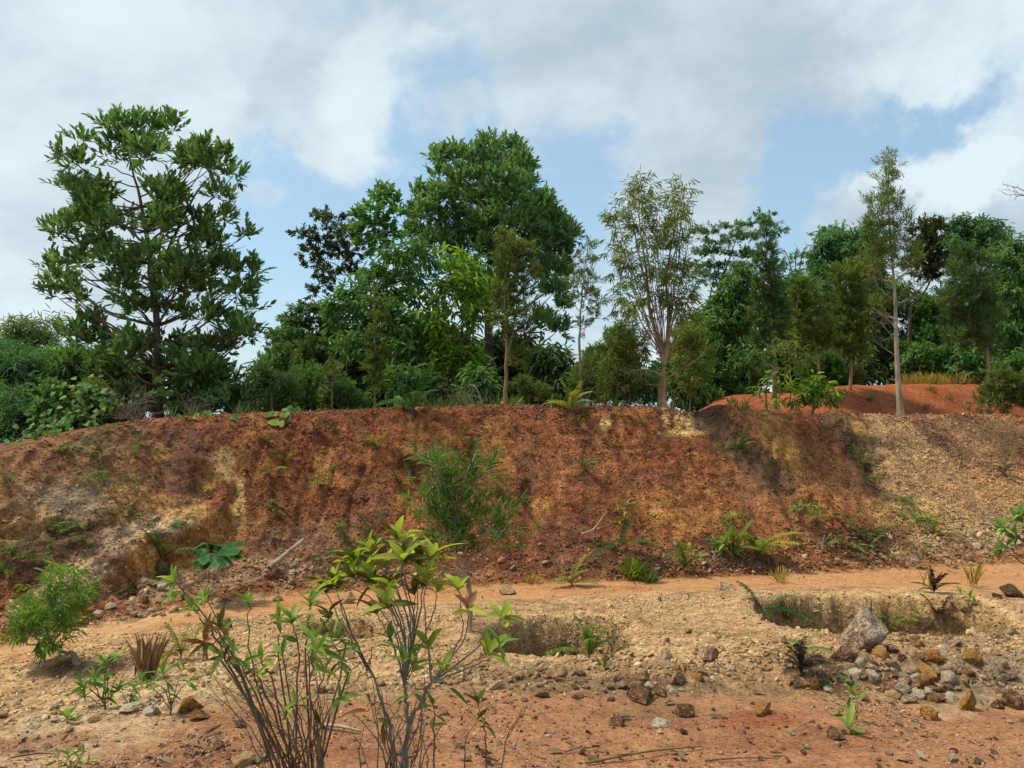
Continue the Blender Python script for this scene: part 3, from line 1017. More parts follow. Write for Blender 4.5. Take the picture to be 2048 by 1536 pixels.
LM = {
    'acacia': leaf_mat('acacia_leaf', [(0.064, 0.124, 0.042), (0.101, 0.183, 0.057), (0.146, 0.238, 0.071), (0.217, 0.300, 0.083)], trans=0.32),
    'acacia2': leaf_mat('acacia_leaf_bright', [(0.070, 0.146, 0.053), (0.116, 0.217, 0.077), (0.172, 0.286, 0.101), (0.261, 0.383, 0.134)], trans=0.32),
    'droop': leaf_mat('drooping_leaf', [(0.074, 0.153, 0.031), (0.137, 0.261, 0.042), (0.237, 0.368, 0.049), (0.402, 0.522, 0.076)], trans=0.38),
    'round': leaf_mat('round_leaf', [(0.069, 0.160, 0.047), (0.114, 0.235, 0.059), (0.187, 0.324, 0.082)], trans=0.36),
    'brown': leaf_mat('bronze_leaf', [(0.045, 0.062, 0.024), (0.065, 0.085, 0.030), (0.085, 0.108, 0.034), (0.115, 0.105, 0.040)], trans=0.26),
    'dark': leaf_mat('dark_leaf', [(0.064, 0.112, 0.038), (0.098, 0.161, 0.054), (0.148, 0.220, 0.072)], trans=0.26),
    'olive': leaf_mat('olive_leaf', [(0.070, 0.101, 0.027), (0.109, 0.149, 0.037), (0.159, 0.203, 0.052), (0.212, 0.253, 0.069)], trans=0.34),
    'olive2': leaf_mat('yellow_olive_leaf', [(0.093, 0.127, 0.029), (0.148, 0.195, 0.043), (0.212, 0.253, 0.055), (0.284, 0.310, 0.074)], trans=0.36),
    'feather': leaf_mat('feathery_leaf', [(0.066, 0.152, 0.064), (0.106, 0.212, 0.091), (0.155, 0.272, 0.114)], trans=0.34),
    'green': leaf_mat('mid_green_leaf', [(0.066, 0.148, 0.048), (0.111, 0.217, 0.064), (0.176, 0.301, 0.086)], trans=0.34),
    'bamboo': leaf_mat('bamboo_leaf', [(0.089, 0.149, 0.051), (0.143, 0.211, 0.072), (0.210, 0.272, 0.099)], trans=0.36),
    'lime': leaf_mat('lime_leaf', [(0.159, 0.235, 0.035), (0.243, 0.339, 0.046), (0.373, 0.444, 0.057)], trans=0.32),
    'dry': leaf_mat('dry_leaf', [(0.219, 0.123, 0.057), (0.366, 0.217, 0.104), (0.512, 0.334, 0.176)], trans=0.15, rough=0.7, tint=(1, 1, 1)),
    'straw': leaf_mat('straw', [(0.439, 0.348, 0.083), (0.622, 0.435, 0.124), (0.366, 0.348, 0.062)], trans=0.25, rough=0.6),
}
#          length width  k  spread droop  up   fold
LEAF = {
    'acacia': (0.155, 0.056, 6, 0.60, -0.10, 0.75, 0.2),
    'acacia_far': (0.15, 0.054, 7, 0.65, -0.08, 0.6, 0.2),
    'droop': (0.25, 0.060, 8, 1.05, 0.95, 0.2, 0.3),
    'round': (0.16, 0.085, 9, 0.9, 0.10, 0.5, 0.2),
    'small': (0.115, 0.046, 12, 1.0, 0.25, 0.3, 0.2),
    'narrow': (0.15, 0.019, 12, 0.75, 0.10, 0.45, 0.1),
    'narrow_s': (0.10, 0.018, 14, 0.8, 0.15, 0.4, 0.1),
    'willow': (0.15, 0.020, 12, 0.9, 0.75, 0.2, 0.1),
    'feather': (0.12, 0.036, 14, 1.1, 0.10, 0.1, 0.1),
    'bamboo': (0.22, 0.030, 10, 0.9, 0.75, 0.2, 0.1),
}
FAR_SCALE = 1.0


def foliage(mb, tw, c, rad, ltype, cover, lscale=1.0, upbias=0.25, shell=2.3, flatten=False, twig_r=0.004):
    """fill one ellipsoid with twigs of leaves"""
    L, W, k, spread, droop, up, fold = LEAF[ltype]
    L, W = L * lscale, W * lscale
    area = math.pi * rad[0] * rad[2]
    n = max(2, int(cover * 2.6 * area / (0.62 * L * W) / k * 1.25))
    u = unit(rng.normal(0, 1, (n, 3)))
    r = rng.uniform(0, 1, n) ** (1 / shell)
    rin = np.maximum(rad - 0.45 * L, rad * 0.5)     # twigs reach past the mass they start from
    p = u * r[:, None] * rin
    out = unit(p / (rad ** 1.3) + np.array([0, 0, upbias * 1.5]) + rng.normal(0, 0.55, (n, 3)))
    if flatten:
        out[:, 2] *= 0.25
    td = unit(out * 0.8 + np.array([0, 0, up * 0.8]))
    p = p + c
    tl = L * rng.uniform(0.9, 2.1, n)
    if tw is not None:
        for i in range(0, n, 5):
            a = c + (p[i] - c) * 0.55
            tw.add(*tube([a, p[i], p[i] + td[i] * tl[i] * 0.9], [twig_r * 1.5, twig_r, twig_r * 0.5], 3))
    ref = unit(np.cross(td, rng.normal(0, 1, (n, 3))))
    bi = np.cross(td, ref)
    kk = np.arange(k)
    ph = kk * 2.39996 + rng.uniform(0, 6.28, (n, 1))
    rad_d = np.cos(ph)[:, :, None] * ref[:, None] + np.sin(ph)[:, :, None] * bi[:, None]
    tpos = (0.15 + 0.85 * kk / k)[None, :, None]
    pos = p[:, None] + td[:, None] * tl[:, None, None] * tpos
    s = spread * (1.15 - 0.65 * kk / k)[None, :, None]
    d = td[:, None] + rad_d * s + np.array([0, 0, -1.0]) * droop * rng.uniform(0.6, 1.3, (n, k, 1)) + rng.normal(0, 0.18, (n, k, 3))
    nn = np.array([0, 0, 1.0]) + rng.normal(0, 0.45, (n, k, 3)) - rad_d * 0.4
    Ls = L * rng.uniform(0.65, 1.15, n * k)
    leaves(mb, pos.reshape(-1, 3), d.reshape(-1, 3), nn.reshape(-1, 3), Ls, W * rng.uniform(0.7, 1.2, n * k), droop=0.10 + 0.15 * droop, fold=fold)


def make_tree(name, label, cat, Y, trunk, clumps, ltype, mat, bark, cover=2.0, base_r=0.06, lscale=1.0, cv=None, depth=0.75, group=None, stems=(), limbs=True,
              thick=0.85, shell=2.3, flatten=False, upbias=0.25, ground=None, bare=(), grow=1.0, fill=True, sides=7, infill=0):
    """trunk: knots in picture coordinates (through cv) from foot to top; clumps: foliage masses (x, y, rx, ry); depth: spread towards and away from the viewer"""
    cv = cv or (lambda x, y: (x, y))
    k0 = getattr(cv, 's', None)
    T = []
    for (x, y) in trunk:
        px, py = cv(x, y)
        T.append(at(px, py, Y))
    T = np.array(T)
    gz = g_xy(T[0][0], T[0][1]) if ground is None else ground
    T[0][2] = min(T[0][2], gz) - 0.05
    base = T[0].copy()
    base[2] = gz
    root = thing(name, label, cat, base, group)
    s_px = 1.0 / (cv(1, 0)[0] - cv(0, 0)[0])
    m_px = Y / F_PX / s_px                         # metres per crop pixel
    K = curve_pts(T, 22, 0.006)
    hh = np.linspace(0, 1, len(K))
    tb = MB()
    R = base_r * (1 - 0.90 * hh ** 0.8) * (1 + 0.35 * np.exp(-hh * 22))
    tb.add(*tube(K, R, sides + 2))
    trunk_o = link('trunk', tb.mesh('trunk', bark, base), root)
    for st in stems:                               # further leaders: (knots, radius)
        kn, r0 = st
        Q = curve_pts([at(*cv(x, y), Y + dy) for (x, y, dy) in [(*q, 0) if len(q) == 2 else q for q in kn]], 16, 0.006)
        b = MB(); b.add(*tube(Q, r0 * (1 - 0.92 * np.linspace(0, 1, len(Q)) ** 0.7), sides))
        link('branch', b.mesh('branch', bark, base), trunk_o)
    for kn, r0 in bare:                            # leafless side branches
        Q = curve_pts([at(*cv(x, y), Y + U(-0.2, 0.2)) for (x, y) in kn], 12, 0.006)
        b = MB(); b.add(*tube(Q, r0 * (1 - 0.8 * np.linspace(0, 1, len(Q))), 5))
        for q in range(2, len(Q)):
            e = Q[q] + unit(rng.normal(0, 1, 3) + (Q[-1] - Q[0]) / np.linalg.norm(Q[-1] - Q[0]) * 0.9) * U(0.08, 0.3)
            b.add(*tube([Q[q], (Q[q] + e) / 2 + rng.normal(0, 0.015, 3), e], [r0 * 0.4, r0 * 0.28, r0 * 0.12], 3))
        link('branch', b.mesh('branch', bark, base), trunk_o)
    mb, tw, lb = MB(), MB(), MB()
    clumps = list(clumps)
    for i in range(infill):                        # smaller masses bridging neighbouring ones
        a_ = clumps[int(rng.integers(0, len(clumps)))]
        near = sorted(clumps, key=lambda q: math.hypot(q[0] - a_[0], q[1] - a_[1]))[1:5]
        b_ = near[int(rng.integers(0, len(near)))]
        clumps.append(((a_[0] + b_[0]) / 2, (a_[1] + b_[1]) / 2, (a_[2] + b_[2]) / 2 * 0.8, (a_[3] + b_[3]) / 2 * 0.8))
    xs = [c[0] for c in clumps]
    half = (max(xs) - min(xs)) / 2 * m_px + 0.1
    for ci, cl_ in enumerate(clumps):
        x, y, rx, ry = cl_[:4]
        px, py = cv(x, y)
        dy = U(-1, 1) * half * depth * 0.8
        c = at(px, py, Y + dy)
        rr = np.array([rx * m_px, 0, ry * m_px]) * grow * (1.12 if Y > 16 else 1.0)
        rr[1] = (rr[0] + rr[2]) / 2 * thick
        rr = np.maximum(rr, 0.05)
        foliage(mb, tw, c, rr, ltype, cover, lscale, upbias, shell, flatten)
        if limbs:
            low = K[:, 2] < c[2] - 0.1
            cand = K[low] if low.any() else K[:2]
            dist = np.linalg.norm(cand - c, axis=1) + 0.5 * np.abs(cand[:, 2] - (c[2] - 0.7 * np.linalg.norm((cand - c)[:, :2], axis=1)))
            j = int(np.argmin(dist))
            a = cand[j]
            rj = base_r * (1 - 0.82 * (hh[low][j] if low.any() else 0)) * 0.42
            m = (a + c) / 2 + np.array([0, 0, -0.08 * np.linalg.norm(c - a)])
            Q = curve_pts([a, m, c], 8, 0.012)
            lb.add(*tube(Q, np.linspace(max(rj, 0.008), 0.006, len(Q)), 5))
        if fill and ci % 2 == 0 and depth > 0.3:    # the same mass once more on the far side so the crown is full in depth
            c2 = at(px, py, 2 * Y - c[1]) + np.array([U(-.2, .2) * rr[0], 0, U(-.3, .1) * rr[2]])
            foliage(mb, None, c2, rr * 0.85, ltype, cover * 0.5, lscale * 1.15, upbias, shell, flatten)
    if lb.n:
        o = link('limbs', lb.mesh('limbs', bark, base), root); o['kind'] = 'stuff'
    if tw.n:
        mb2 = tw.mesh('twigs', bark, base)
        o = link('twigs', mb2, root); o['kind'] = 'stuff'
    o = link('crown', mb.mesh('crown', mat, base, smooth=False), root)
    o['kind'] = 'stuff'
    return root


c1 = crop(0, 200, 2.1946)
c2 = crop(480, 240, 2.4776)
c3 = crop(1100, 280, 2.6483)
c4 = crop(1500, 280, 2.648)

make_tree('acacia_tree', 'tall dark green acacia standing alone at the left end of the bank', 'tree', 13.6,
          [(697, 1410), (690, 1180), (684, 900), (652, 640), (622, 470), (590, 340), (545, 170)],
          [(500, 120, 75, 45), (620, 130, 85, 60), (755, 130, 40, 50), (540, 220, 110, 70), (650, 235, 100, 60), (365, 185, 42, 36), (285, 255, 45, 32), (345, 290, 65, 40), (295, 385, 48, 32),
           (880, 225, 50, 45), (890, 290, 70, 40), (970, 260, 48, 52), (1020, 335, 45, 38), (800, 285, 55, 40), (960, 415, 60, 36), (1000, 450, 32, 26), (860, 300, 40, 30),
           (420, 430, 95, 75), (710, 420, 85, 80), (785, 445, 55, 34), (370, 525, 58, 45), (250, 580, 62, 50), (440, 560, 85, 55), (560, 540, 65, 45), (700, 560, 85, 55), (880, 550, 85, 52),
           (985, 520, 45, 36), (1080, 590, 36, 40), (910, 640, 110, 42), (430, 650, 105, 45), (345, 720, 45, 52), (500, 720, 100, 52), (640, 700, 60, 50), (800, 740, 115, 62), (980, 745, 100, 55),
           (1090, 760, 52, 52), (225, 745, 34, 28), (235, 850, 58, 46), (350, 890, 38, 30), (540, 830, 85, 52), (720, 830, 85, 52), (880, 850, 110, 52), (1050, 850, 75, 42), (1105, 925, 34, 34),
           (600, 930, 90, 42), (760, 940, 72, 42), (900, 955, 85, 50), (1020, 985, 62, 40), (1090, 1030, 46, 40), (400, 985, 85, 42), (330, 1050, 66, 52), (450, 1060, 105, 60), (580, 1075, 70, 45),
           (700, 1085, 80, 48), (850, 1095, 105, 50), (980, 1100, 75, 50), (520, 1135, 90, 40), (300, 1150, 55, 42), (800, 1165, 140, 50), (920, 1235, 140, 65), (1000, 1330, 110, 50)],
          'acacia', LM['acacia'], BARK_DARK, cover=1.7, base_r=0.085, cv=c1, depth=0.7, infill=34, stems=[([(690, 760), (800, 520), (870, 390), (930, 330), (960, 270)], 0.035), ([(684, 900), (520, 800), (300, 800), (230, 840)], 0.03),
                                                                                     ([(650, 640), (500, 540), (300, 570)], 0.028), ([(684, 830), (900, 700), (1080, 640)], 0.03)])
make_tree('acacia_tree', 'biggest tree at the centre with a broad dense dark green crown', 'tree', 18.5,
          [(1240, 1440), (1230, 1000), (1240, 600), (1290, 180)],
          [(980, 185, 40, 36), (1060, 185, 75, 52), (1240, 125, 40, 40), (1340, 150, 75, 55), (1160, 195, 65, 52), (1250, 230, 85, 62), (1390, 230, 62, 66), (1000, 280, 58, 45), (1110, 300, 85, 55),
           (1300, 310, 105, 62), (1410, 320, 55, 55), (890, 370, 46, 40), (1010, 390, 76, 55), (1180, 400, 105, 62), (1340, 420, 105, 62), (1480, 430, 76, 55), (900, 460, 76, 52), (1050, 500, 105, 62),
           (1220, 520, 115, 62), (1380, 520, 105, 62), (1520, 500, 76, 62), (1600, 560, 62, 62), (1655, 575, 28, 45), (870, 570, 65, 45), (1000, 610, 105, 62), (1150, 620, 105, 55), (1480, 620, 95, 62),
           (1600, 650, 76, 62), (1540, 740, 85, 55), (1620, 760, 46, 55), (1560, 850, 62, 42), (1600, 930, 42, 34), (1500, 1000, 55, 42), (1580, 1040, 55, 42), (1250, 640, 90, 60), (1350, 700, 90, 70), (1250, 850, 120, 90), (1100, 750, 90, 60)],
          'acacia_far', LM['acacia2'], BARK_DARK, cover=2.5, base_r=0.15, cv=c2, depth=0.75)
make_tree('slender_tree', 'slender tree with tufts of round leaves rising left of the biggest crown', 'tree', 17.2,
          [(742, 1430), (728, 900), (722, 650), (708, 400)],
          [(700, 385, 58, 36), (762, 410, 46, 30), (660, 460, 36, 40), (700, 540, 66, 50), (635, 525, 36, 36), (680, 620, 62, 40), (600, 500, 38, 36), (782, 470, 36, 34), (595, 575, 36, 34), (760, 590, 40, 30)],
          'round', LM['round'], BARK_TAN, cover=1.9, base_r=0.05, cv=c2, depth=0.6)
make_tree('bronze_tree', 'open tree with dark bronze green leaves on thin spreading branches against the sky', 'tree', 20.5,
          [(650, 1430), (630, 1050), (600, 850), (540, 650), (470, 500)],
          [(400, 485, 78, 20), (480, 508, 66, 26), (330, 578, 58, 26), (430, 560, 58, 26), (520, 580, 66, 34), (400, 622, 85, 32), (350, 662, 56, 24), (480, 660, 56, 32), (560, 640, 55, 42), (370, 722, 76, 28),
           (430, 762, 62, 32), (560, 720, 45, 40), (400, 822, 46, 24), (370, 862, 32, 22), (590, 770, 26, 30)],
          'small', LM['brown'], TWIG_GREY, cover=1.35, base_r=0.07, cv=c2, depth=0.6, lscale=1.15, bare=[([(620, 940), (480, 840), (400, 850)], 0.02), ([(610, 860), (480, 720), (430, 720)], 0.02)])
make_tree('spreading_tree', 'low spreading dark tree under the bronze one with flat layered foliage', 'tree', 22.0,
          [(430, 1430), (420, 1220), (395, 1120), (370, 1000)],
          [(330, 945, 78, 32), (420, 950, 76, 32), (260, 1000, 66, 28), (360, 1020, 86, 34), (470, 1010, 60, 34), (215, 1072, 66, 18), (330, 1090, 76, 26), (440, 1100, 66, 36), (480, 1060, 60, 40), (430, 1190, 56, 36)],
          'small', LM['dark'], BARK_DARK, cover=2.0, base_r=0.09, cv=c2, depth=0.6, lscale=1.2, flatten=True)
make_tree('drooping_tree', 'bright green tree with hanging glossy leaves in front of the biggest crown', 'tree', 16.0,
          [(1105, 1430), (1100, 1100), (1105, 800)],
          [(1060, 708, 48, 34), (1130, 740, 66, 42), (1030, 790, 56, 42), (1180, 790, 66, 42), (1100, 830, 76, 42), (1000, 880, 76, 42), (1180, 890, 66, 42), (1090, 950, 86, 42), (1190, 960, 46, 42),
           (1160, 1040, 56, 34), (1000, 1050, 56, 42), (920, 960, 56, 36), (1050, 1130, 66, 42), (1150, 1200, 66, 34), (1040, 1230, 76, 42), (960, 1170, 60, 50)],
          'droop', LM['droop'], BARK_DARK, cover=1.7, base_r=0.05, cv=c2, depth=0.8)
make_tree('drooping_tree', 'wide green tree with hanging leaves between the bronze tree and the bright one', 'tree', 16.4,
          [(760, 1430), (755, 1100), (760, 760)],
          [(850, 672, 72, 36), (920, 695, 56, 36), (760, 690, 60, 36), (780, 790, 66, 36), (860, 795, 56, 36), (680, 765, 66, 42), (800, 872, 56, 36), (720, 880, 56, 42), (640, 850, 46, 36), (880, 885, 46, 36),
           (560, 872, 56, 42), (482, 930, 46, 34), (590, 960, 66, 52), (700, 985, 66, 52), (830, 1020, 66, 42), (900, 1100, 66, 42), (800, 1150, 76, 42), (850, 1212, 66, 36), (700, 1130, 66, 46), (620, 1060, 76, 52), (560, 1140, 66, 52), (480, 1010, 50, 40)],
          'droop', LM['green'], BARK_DARK, cover=1.9, base_r=0.05, cv=c2, depth=0.8, lscale=0.85)
make_tree('young_tree', 'narrow dark spire of a young tree in front of the wide drooping one', 'tree', 14.6,
          [(668, 1425), (668, 1150), (664, 830)],
          [(664, 850, 18, 30), (668, 925, 34, 45), (690, 1005, 40, 42), (668, 1080, 44, 50), (690, 1170, 46, 50), (650, 1210, 46, 50), (670, 1290, 40, 40)],
          'narrow_s', LM['olive'], BARK_TAN, cover=1.5, base_r=0.024, cv=c2, depth=0.8)
make_tree('paperbark_tree', 'olive leafed tree with a pale straight trunk just right of the bright drooping tree', 'tree', 13.6,
          [(1313, 1428), (1316, 1300), (1322, 1180), (1318, 1050), (1310, 900), (1320, 740), (1330, 580)],
          [(1322, 585, 46, 36), (1370, 648, 66, 50), (1300, 680, 46, 42), (1430, 640, 34, 34), (1340, 760, 76, 52), (1430, 760, 52, 52), (1290, 850, 56, 52), (1400, 870, 85, 52), (1330, 960, 95, 52), (1440, 970, 56, 52),
           (1300, 1040, 56, 42), (1400, 1060, 66, 42), (1380, 1180, 56, 36)],
          'narrow_s', LM['olive'], BARK_TAN, cover=1.5, base_r=0.042, cv=c2, depth=0.8, stems=[([(1322, 1180), (1342, 1100), (1358, 1010), (1380, 850)], 0.028)])
make_tree('paperbark_tree', 'thin wispy tree with a bare slim stem between the biggest crown and forked tree', 'tree', 13.7,
          [(1688, 1400), (1685, 1200), (1684, 1000), (1700, 800), (1726, 610)],
          [(1732, 630, 34, 36), (1720, 715, 48, 38), (1690, 790, 44, 34), (1762, 800, 38, 34), (1720, 880, 55, 38), (1660, 900, 26, 34), (1782, 900, 30, 34), (1765, 980, 44, 34), (1710, 1030, 26, 34), (1660, 820, 26, 26)],
          'narrow_s', LM['olive'], BARK_TAN, cover=1.0, base_r=0.034, cv=c2, depth=0.8)
make_tree('forked_tree', 'tall sparse tree whose pale trunk forks low into two leaders', 'tree', 13.5,
          [(592, 1425), (597, 1300), (600, 1230), (606, 1160)],
          [(478, 225, 20, 42), (530, 230, 22, 36), (410, 290, 36, 30), (450, 300, 44, 44), (480, 360, 54, 36), (350, 390, 40, 34), (318, 432, 32, 22), (440, 430, 72, 36), (340, 480, 40, 30), (560, 330, 44, 34), (580, 400, 54, 34),
           (715, 245, 20, 42), (650, 290, 30, 34), (700, 310, 44, 34), (680, 370, 54, 34), (762, 340, 22, 18), (740, 420, 30, 26), (600, 450, 80, 44), (680, 470, 54, 34), (480, 500, 72, 44), (570, 560, 90, 52), (690, 560, 72, 52),
           (380, 560, 44, 34), (320, 600, 26, 22), (430, 640, 72, 44), (360, 690, 62, 34), (560, 680, 80, 52), (700, 680, 72, 52), (640, 760, 80, 52), (760, 760, 44, 52), (440, 770, 72, 44), (380, 810, 50, 40), (700, 850, 62, 52),
           (400, 880, 62, 52), (480, 900, 62, 52), (720, 960, 62, 42), (640, 900, 52, 52), (560, 830, 52, 52)],
          'willow', LM['olive2'], BARK_TAN, cover=1.0, base_r=0.095, cv=c3, depth=0.6, lscale=1.0,
          stems=[([(604, 1190), (590, 1110), (550, 990), (525, 850), (510, 700), (490, 550), (470, 400), (478, 200)], 0.05),
                 ([(604, 1190), (625, 1090), (626, 900), (616, 760), (640, 560), (680, 400), (716, 230)], 0.046)],
          bare=[([(597, 1250), (540, 1225), (470, 1220), (400, 1240)], 0.018), ([(604, 1275), (680, 1220), (740, 1190), (815, 1130)], 0.02), ([(597, 1240), (540, 1180), (480, 1150)], 0.014), ([(606, 1170), (680, 1120), (740, 1100)], 0.014), ([(590, 1300), (520, 1290), (430, 1200)], 0.012)])
make_tree('weeping_bush', 'yellowish weeping bush around the foot of the forked tree, on its left', 'bush', 14.6,
          [(400, 1420), (395, 1250), (390, 1050)],
          [(400, 1010, 76, 46), (480, 1080, 62, 46), (360, 1110, 66, 46), (460, 1160, 72, 46), (340, 1200, 66, 46), (430, 1270, 76, 46), (360, 1330, 66, 40), (500, 1330, 62, 40), (300, 1280, 40, 50)],
          'willow', LM['olive'], BARK_TAN, cover=1.2, base_r=0.022, cv=c3, depth=0.8)
make_tree('weeping_bush', 'yellowish weeping bush right of the forked tree above the red mound end', 'bush', 14.8,
          [(740, 1420), (742, 1250), (745, 1050)],
          [(760, 1040, 56, 46), (700, 1050, 46, 46), (800, 1110, 46, 46), (720, 1140, 62, 46), (790, 1190, 52, 46), (710, 1240, 62, 46), (780, 1290, 52, 46), (690, 1330, 56, 40)],
          'willow', LM['olive2'], BARK_TAN, cover=1.2, base_r=0.02, cv=c3, depth=0.8)
make_tree('albizia_tree', 'far tree with flat feathery layers and thin forking stems, right of forked tree', 'tree', 29.0,
          [(850, 1430), (850, 1100), (852, 920), (900, 780), (960, 600), (1000, 480)],
          [(1140, 400, 60, 14), (1185, 440, 48, 13), (1205, 480, 48, 13), (1060, 440, 60, 16), (960, 452, 70, 17), (860, 482, 60, 18), (790, 482, 48, 18), (1000, 502, 80, 18), (900, 532, 100, 18), (1080, 505, 60, 18),
           (830, 582, 80, 22), (960, 592, 100, 18), (1060, 602, 60, 22), (820, 652, 70, 22), (920, 662, 110, 16), (1030, 672, 60, 16), (850, 712, 80, 15), (930, 732, 70, 14), (840, 762, 50, 13), (790, 700, 40, 14)],
          'feather', LM['feather'], BARK_DARK, cover=1.55, base_r=0.10, cv=c3, depth=0.6, flatten=True, upbias=0.0, lscale=1.2,
          stems=[([(850, 960), (800, 870), (760, 830)], 0.05), ([(852, 930), (850, 820), (870, 700), (860, 500)], 0.05), ([(890, 790), (880, 700), (960, 640)], 0.04), ([(900, 780), (1010, 680), (1150, 450)], 0.045)])
make_tree('bright_tree', 'light green domed tree in front of the flat layered one', 'tree', 19.5,
          [(960, 1430), (960, 1150), (980, 800)],
          [(1020, 720, 55, 34), (950, 770, 55, 34), (1040, 780, 55, 36), (930, 850, 64, 36), (1020, 860, 72, 36), (900, 920, 55, 42), (990, 930, 72, 42), (870, 990, 55, 42), (960, 1010, 72, 42), (1050, 980, 55, 50),
           (900, 1080, 64, 42), (1010, 1090, 64, 52), (880, 1150, 60, 44), (960, 1160, 60, 44), (880, 1220, 60, 44)],
          'droop', LM['green'], BARK_DARK, cover=2.2, base_r=0.07, cv=c3, depth=0.8, lscale=0.8)
make_tree('spire_tree', 'narrow dark conical tree with an orange brown stem beside the domed tree', 'tree', 17.0,
          [(1190, 1420), (1188, 1180), (1172, 980), (1160, 830), (1150, 650), (1145, 450)],
          [(1146, 460, 18, 30), (1140, 520, 38, 36), (1152, 590, 46, 42), (1132, 660, 54, 42), (1180, 700, 54, 42), (1150, 770, 64, 50), (1190, 830, 64, 50), (1130, 870, 62, 50), (1210, 910, 54, 50), (1110, 950, 54, 42), (1200, 1000, 54, 50), (1120, 1060, 54, 42)],
          'narrow_s', LM['dark'], BARK_TAN, cover=1.9, base_r=0.06, cv=c3, depth=0.8, lscale=1.1)
make_tree('olive_tree', 'thin leaning olive tree behind the saplings on the red mound', 'tree', 18.0,
          [(1428, 1400), (1422, 1200), (1392, 1040), (1368, 930), (1350, 780)],
          [(1320, 775, 42, 36), (1362, 805, 46, 44), (1310, 860, 46, 44), (1392, 880, 54, 52), (1340, 950, 54, 44), (1430, 980, 46, 52), (1320, 1050, 54, 52), (1400, 1085, 54, 50), (1470, 1050, 44, 50)],
          'narrow_s', LM['olive'], BARK_TAN, cover=1.7, base_r=0.045, cv=c3, depth=0.8, lscale=1.2)
make_tree('wispy_tree', 'pale wispy far tree seen against cloud between spire and round crowns', 'tree', 30.0,
          [(1310, 1430), (1305, 1000), (1300, 620)],
          [(1290, 620, 46, 22), (1340, 600, 36, 18), (1240, 645, 36, 18), (1320, 700, 54, 22), (1350, 650, 30, 18), (1270, 740, 40, 20)],
          'feather', LM['feather'], TWIG_GREY, cover=0.7, base_r=0.08, cv=c3, depth=0.6, flatten=True, bare=[([(1305, 760), (1340, 600), (1365, 560)], 0.03), ([(1305, 800), (1260, 620), (1230, 580)], 0.03), ([(1303, 700), (1300, 600), (1310, 570)], 0.02)])
make_tree('round_tree', 'dark green round headed tree behind the tallest slim tree, on its left', 'tree', 23.0,
          [(520, 1430), (510, 1000), (510, 600)],
          [(430, 530, 66, 36), (520, 530, 66, 36), (620, 520, 46, 44), (660, 485, 46, 40), (380, 600, 46, 44), (470, 600, 66, 44), (560, 610, 76, 44), (650, 600, 60, 50), (370, 690, 54, 44), (460, 690, 66, 44), (400, 780, 66, 44), (345, 745, 32, 44), (560, 700, 60, 50), (640, 720, 60, 50), (400, 860, 60, 44)],
          'droop', LM['feather'], BARK_DARK, cover=2.5, base_r=0.12, cv=c4, depth=0.8, lscale=0.8)
make_tree('feathery_tree', 'feathery sprays standing above the round headed tree', 'tree', 27.0,
          [(440, 1430), (432, 900), (430, 480)],
          [(420, 478, 60, 15), (470, 465, 36, 14), (360, 500, 46, 14), (400, 530, 56, 20)], 'feather', LM['feather'], TWIG_GREY, cover=0.9, base_r=0.07, cv=c4, depth=0.6, flatten=True)
make_tree('olive_tree', 'olive grey bushy tree left of the tallest slim tree', 'tree', 18.5,
          [(530, 1420), (535, 1150), (530, 900), (535, 680)],
          [(540, 680, 52, 36), (480, 730, 52, 44), (575, 760, 52, 52), (510, 820, 62, 52), (565, 880, 52, 52), (480, 900, 52, 44), (540, 980, 62, 52), (470, 1010, 52, 52), (600, 980, 40, 50), (500, 1090, 60, 50), (560, 1110, 60, 50)],
          'narrow_s', LM['olive'], BARK_TAN, cover=2.0, base_r=0.05, cv=c4, depth=0.8, lscale=1.2)
make_tree('spire_tree', 'tallest slim tree at right with pale straight trunk and pointed sparse crown', 'tree', 15.4,
          [(798, 1462), (787, 1300), (780, 1150), (770, 950), (765, 800), (755, 680), (736, 450), (731, 220), (741, 75)],
          [(738, 95, 12, 28), (735, 150, 36, 26), (700, 130, 18, 16), (770, 142, 15, 18), (730, 200, 46, 26), (670, 205, 18, 13), (742, 258, 36, 22), (690, 245, 16, 13), (762, 300, 46, 26), (700, 320, 36, 26), (800, 310, 22, 22),
           (660, 342, 46, 21), (618, 350, 18, 13), (740, 360, 54, 26), (800, 380, 18, 18), (690, 402, 46, 21), (640, 420, 32, 17), (762, 410, 28, 18), (600, 450, 18, 16), (720, 460, 54, 26), (650, 470, 46, 30), (800, 470, 46, 26),
           (850, 430, 18, 13), (740, 530, 54, 34), (660, 560, 54, 34), (800, 560, 46, 34), (862, 580, 46, 30), (720, 610, 54, 42), (640, 640, 54, 34), (800, 640, 54, 34), (880, 640, 36, 26), (680, 690, 46, 34), (830, 700, 46, 34), (640, 720, 36, 34),
           (900, 790, 28, 18), (850, 830, 34, 22), (690, 870, 44, 34), (650, 885, 26, 26)],
          'narrow', LM['olive'], BARK_PALE, cover=1.35, base_r=0.062, cv=c4, depth=0.7, lscale=0.8,
          bare=[([(770, 1000), (720, 930), (660, 900)], 0.012), ([(775, 1080), (720, 1000), (650, 940)], 0.012), ([(768, 900), (820, 840), (880, 800)], 0.012), ([(778, 1150), (720, 1110), (650, 1060)], 0.01), ([(772, 1040), (820, 970), (860, 930)], 0.01),
                ([(782, 1200), (830, 1160), (850, 1130)], 0.009), ([(765, 850), (700, 800), (660, 740)], 0.012)])
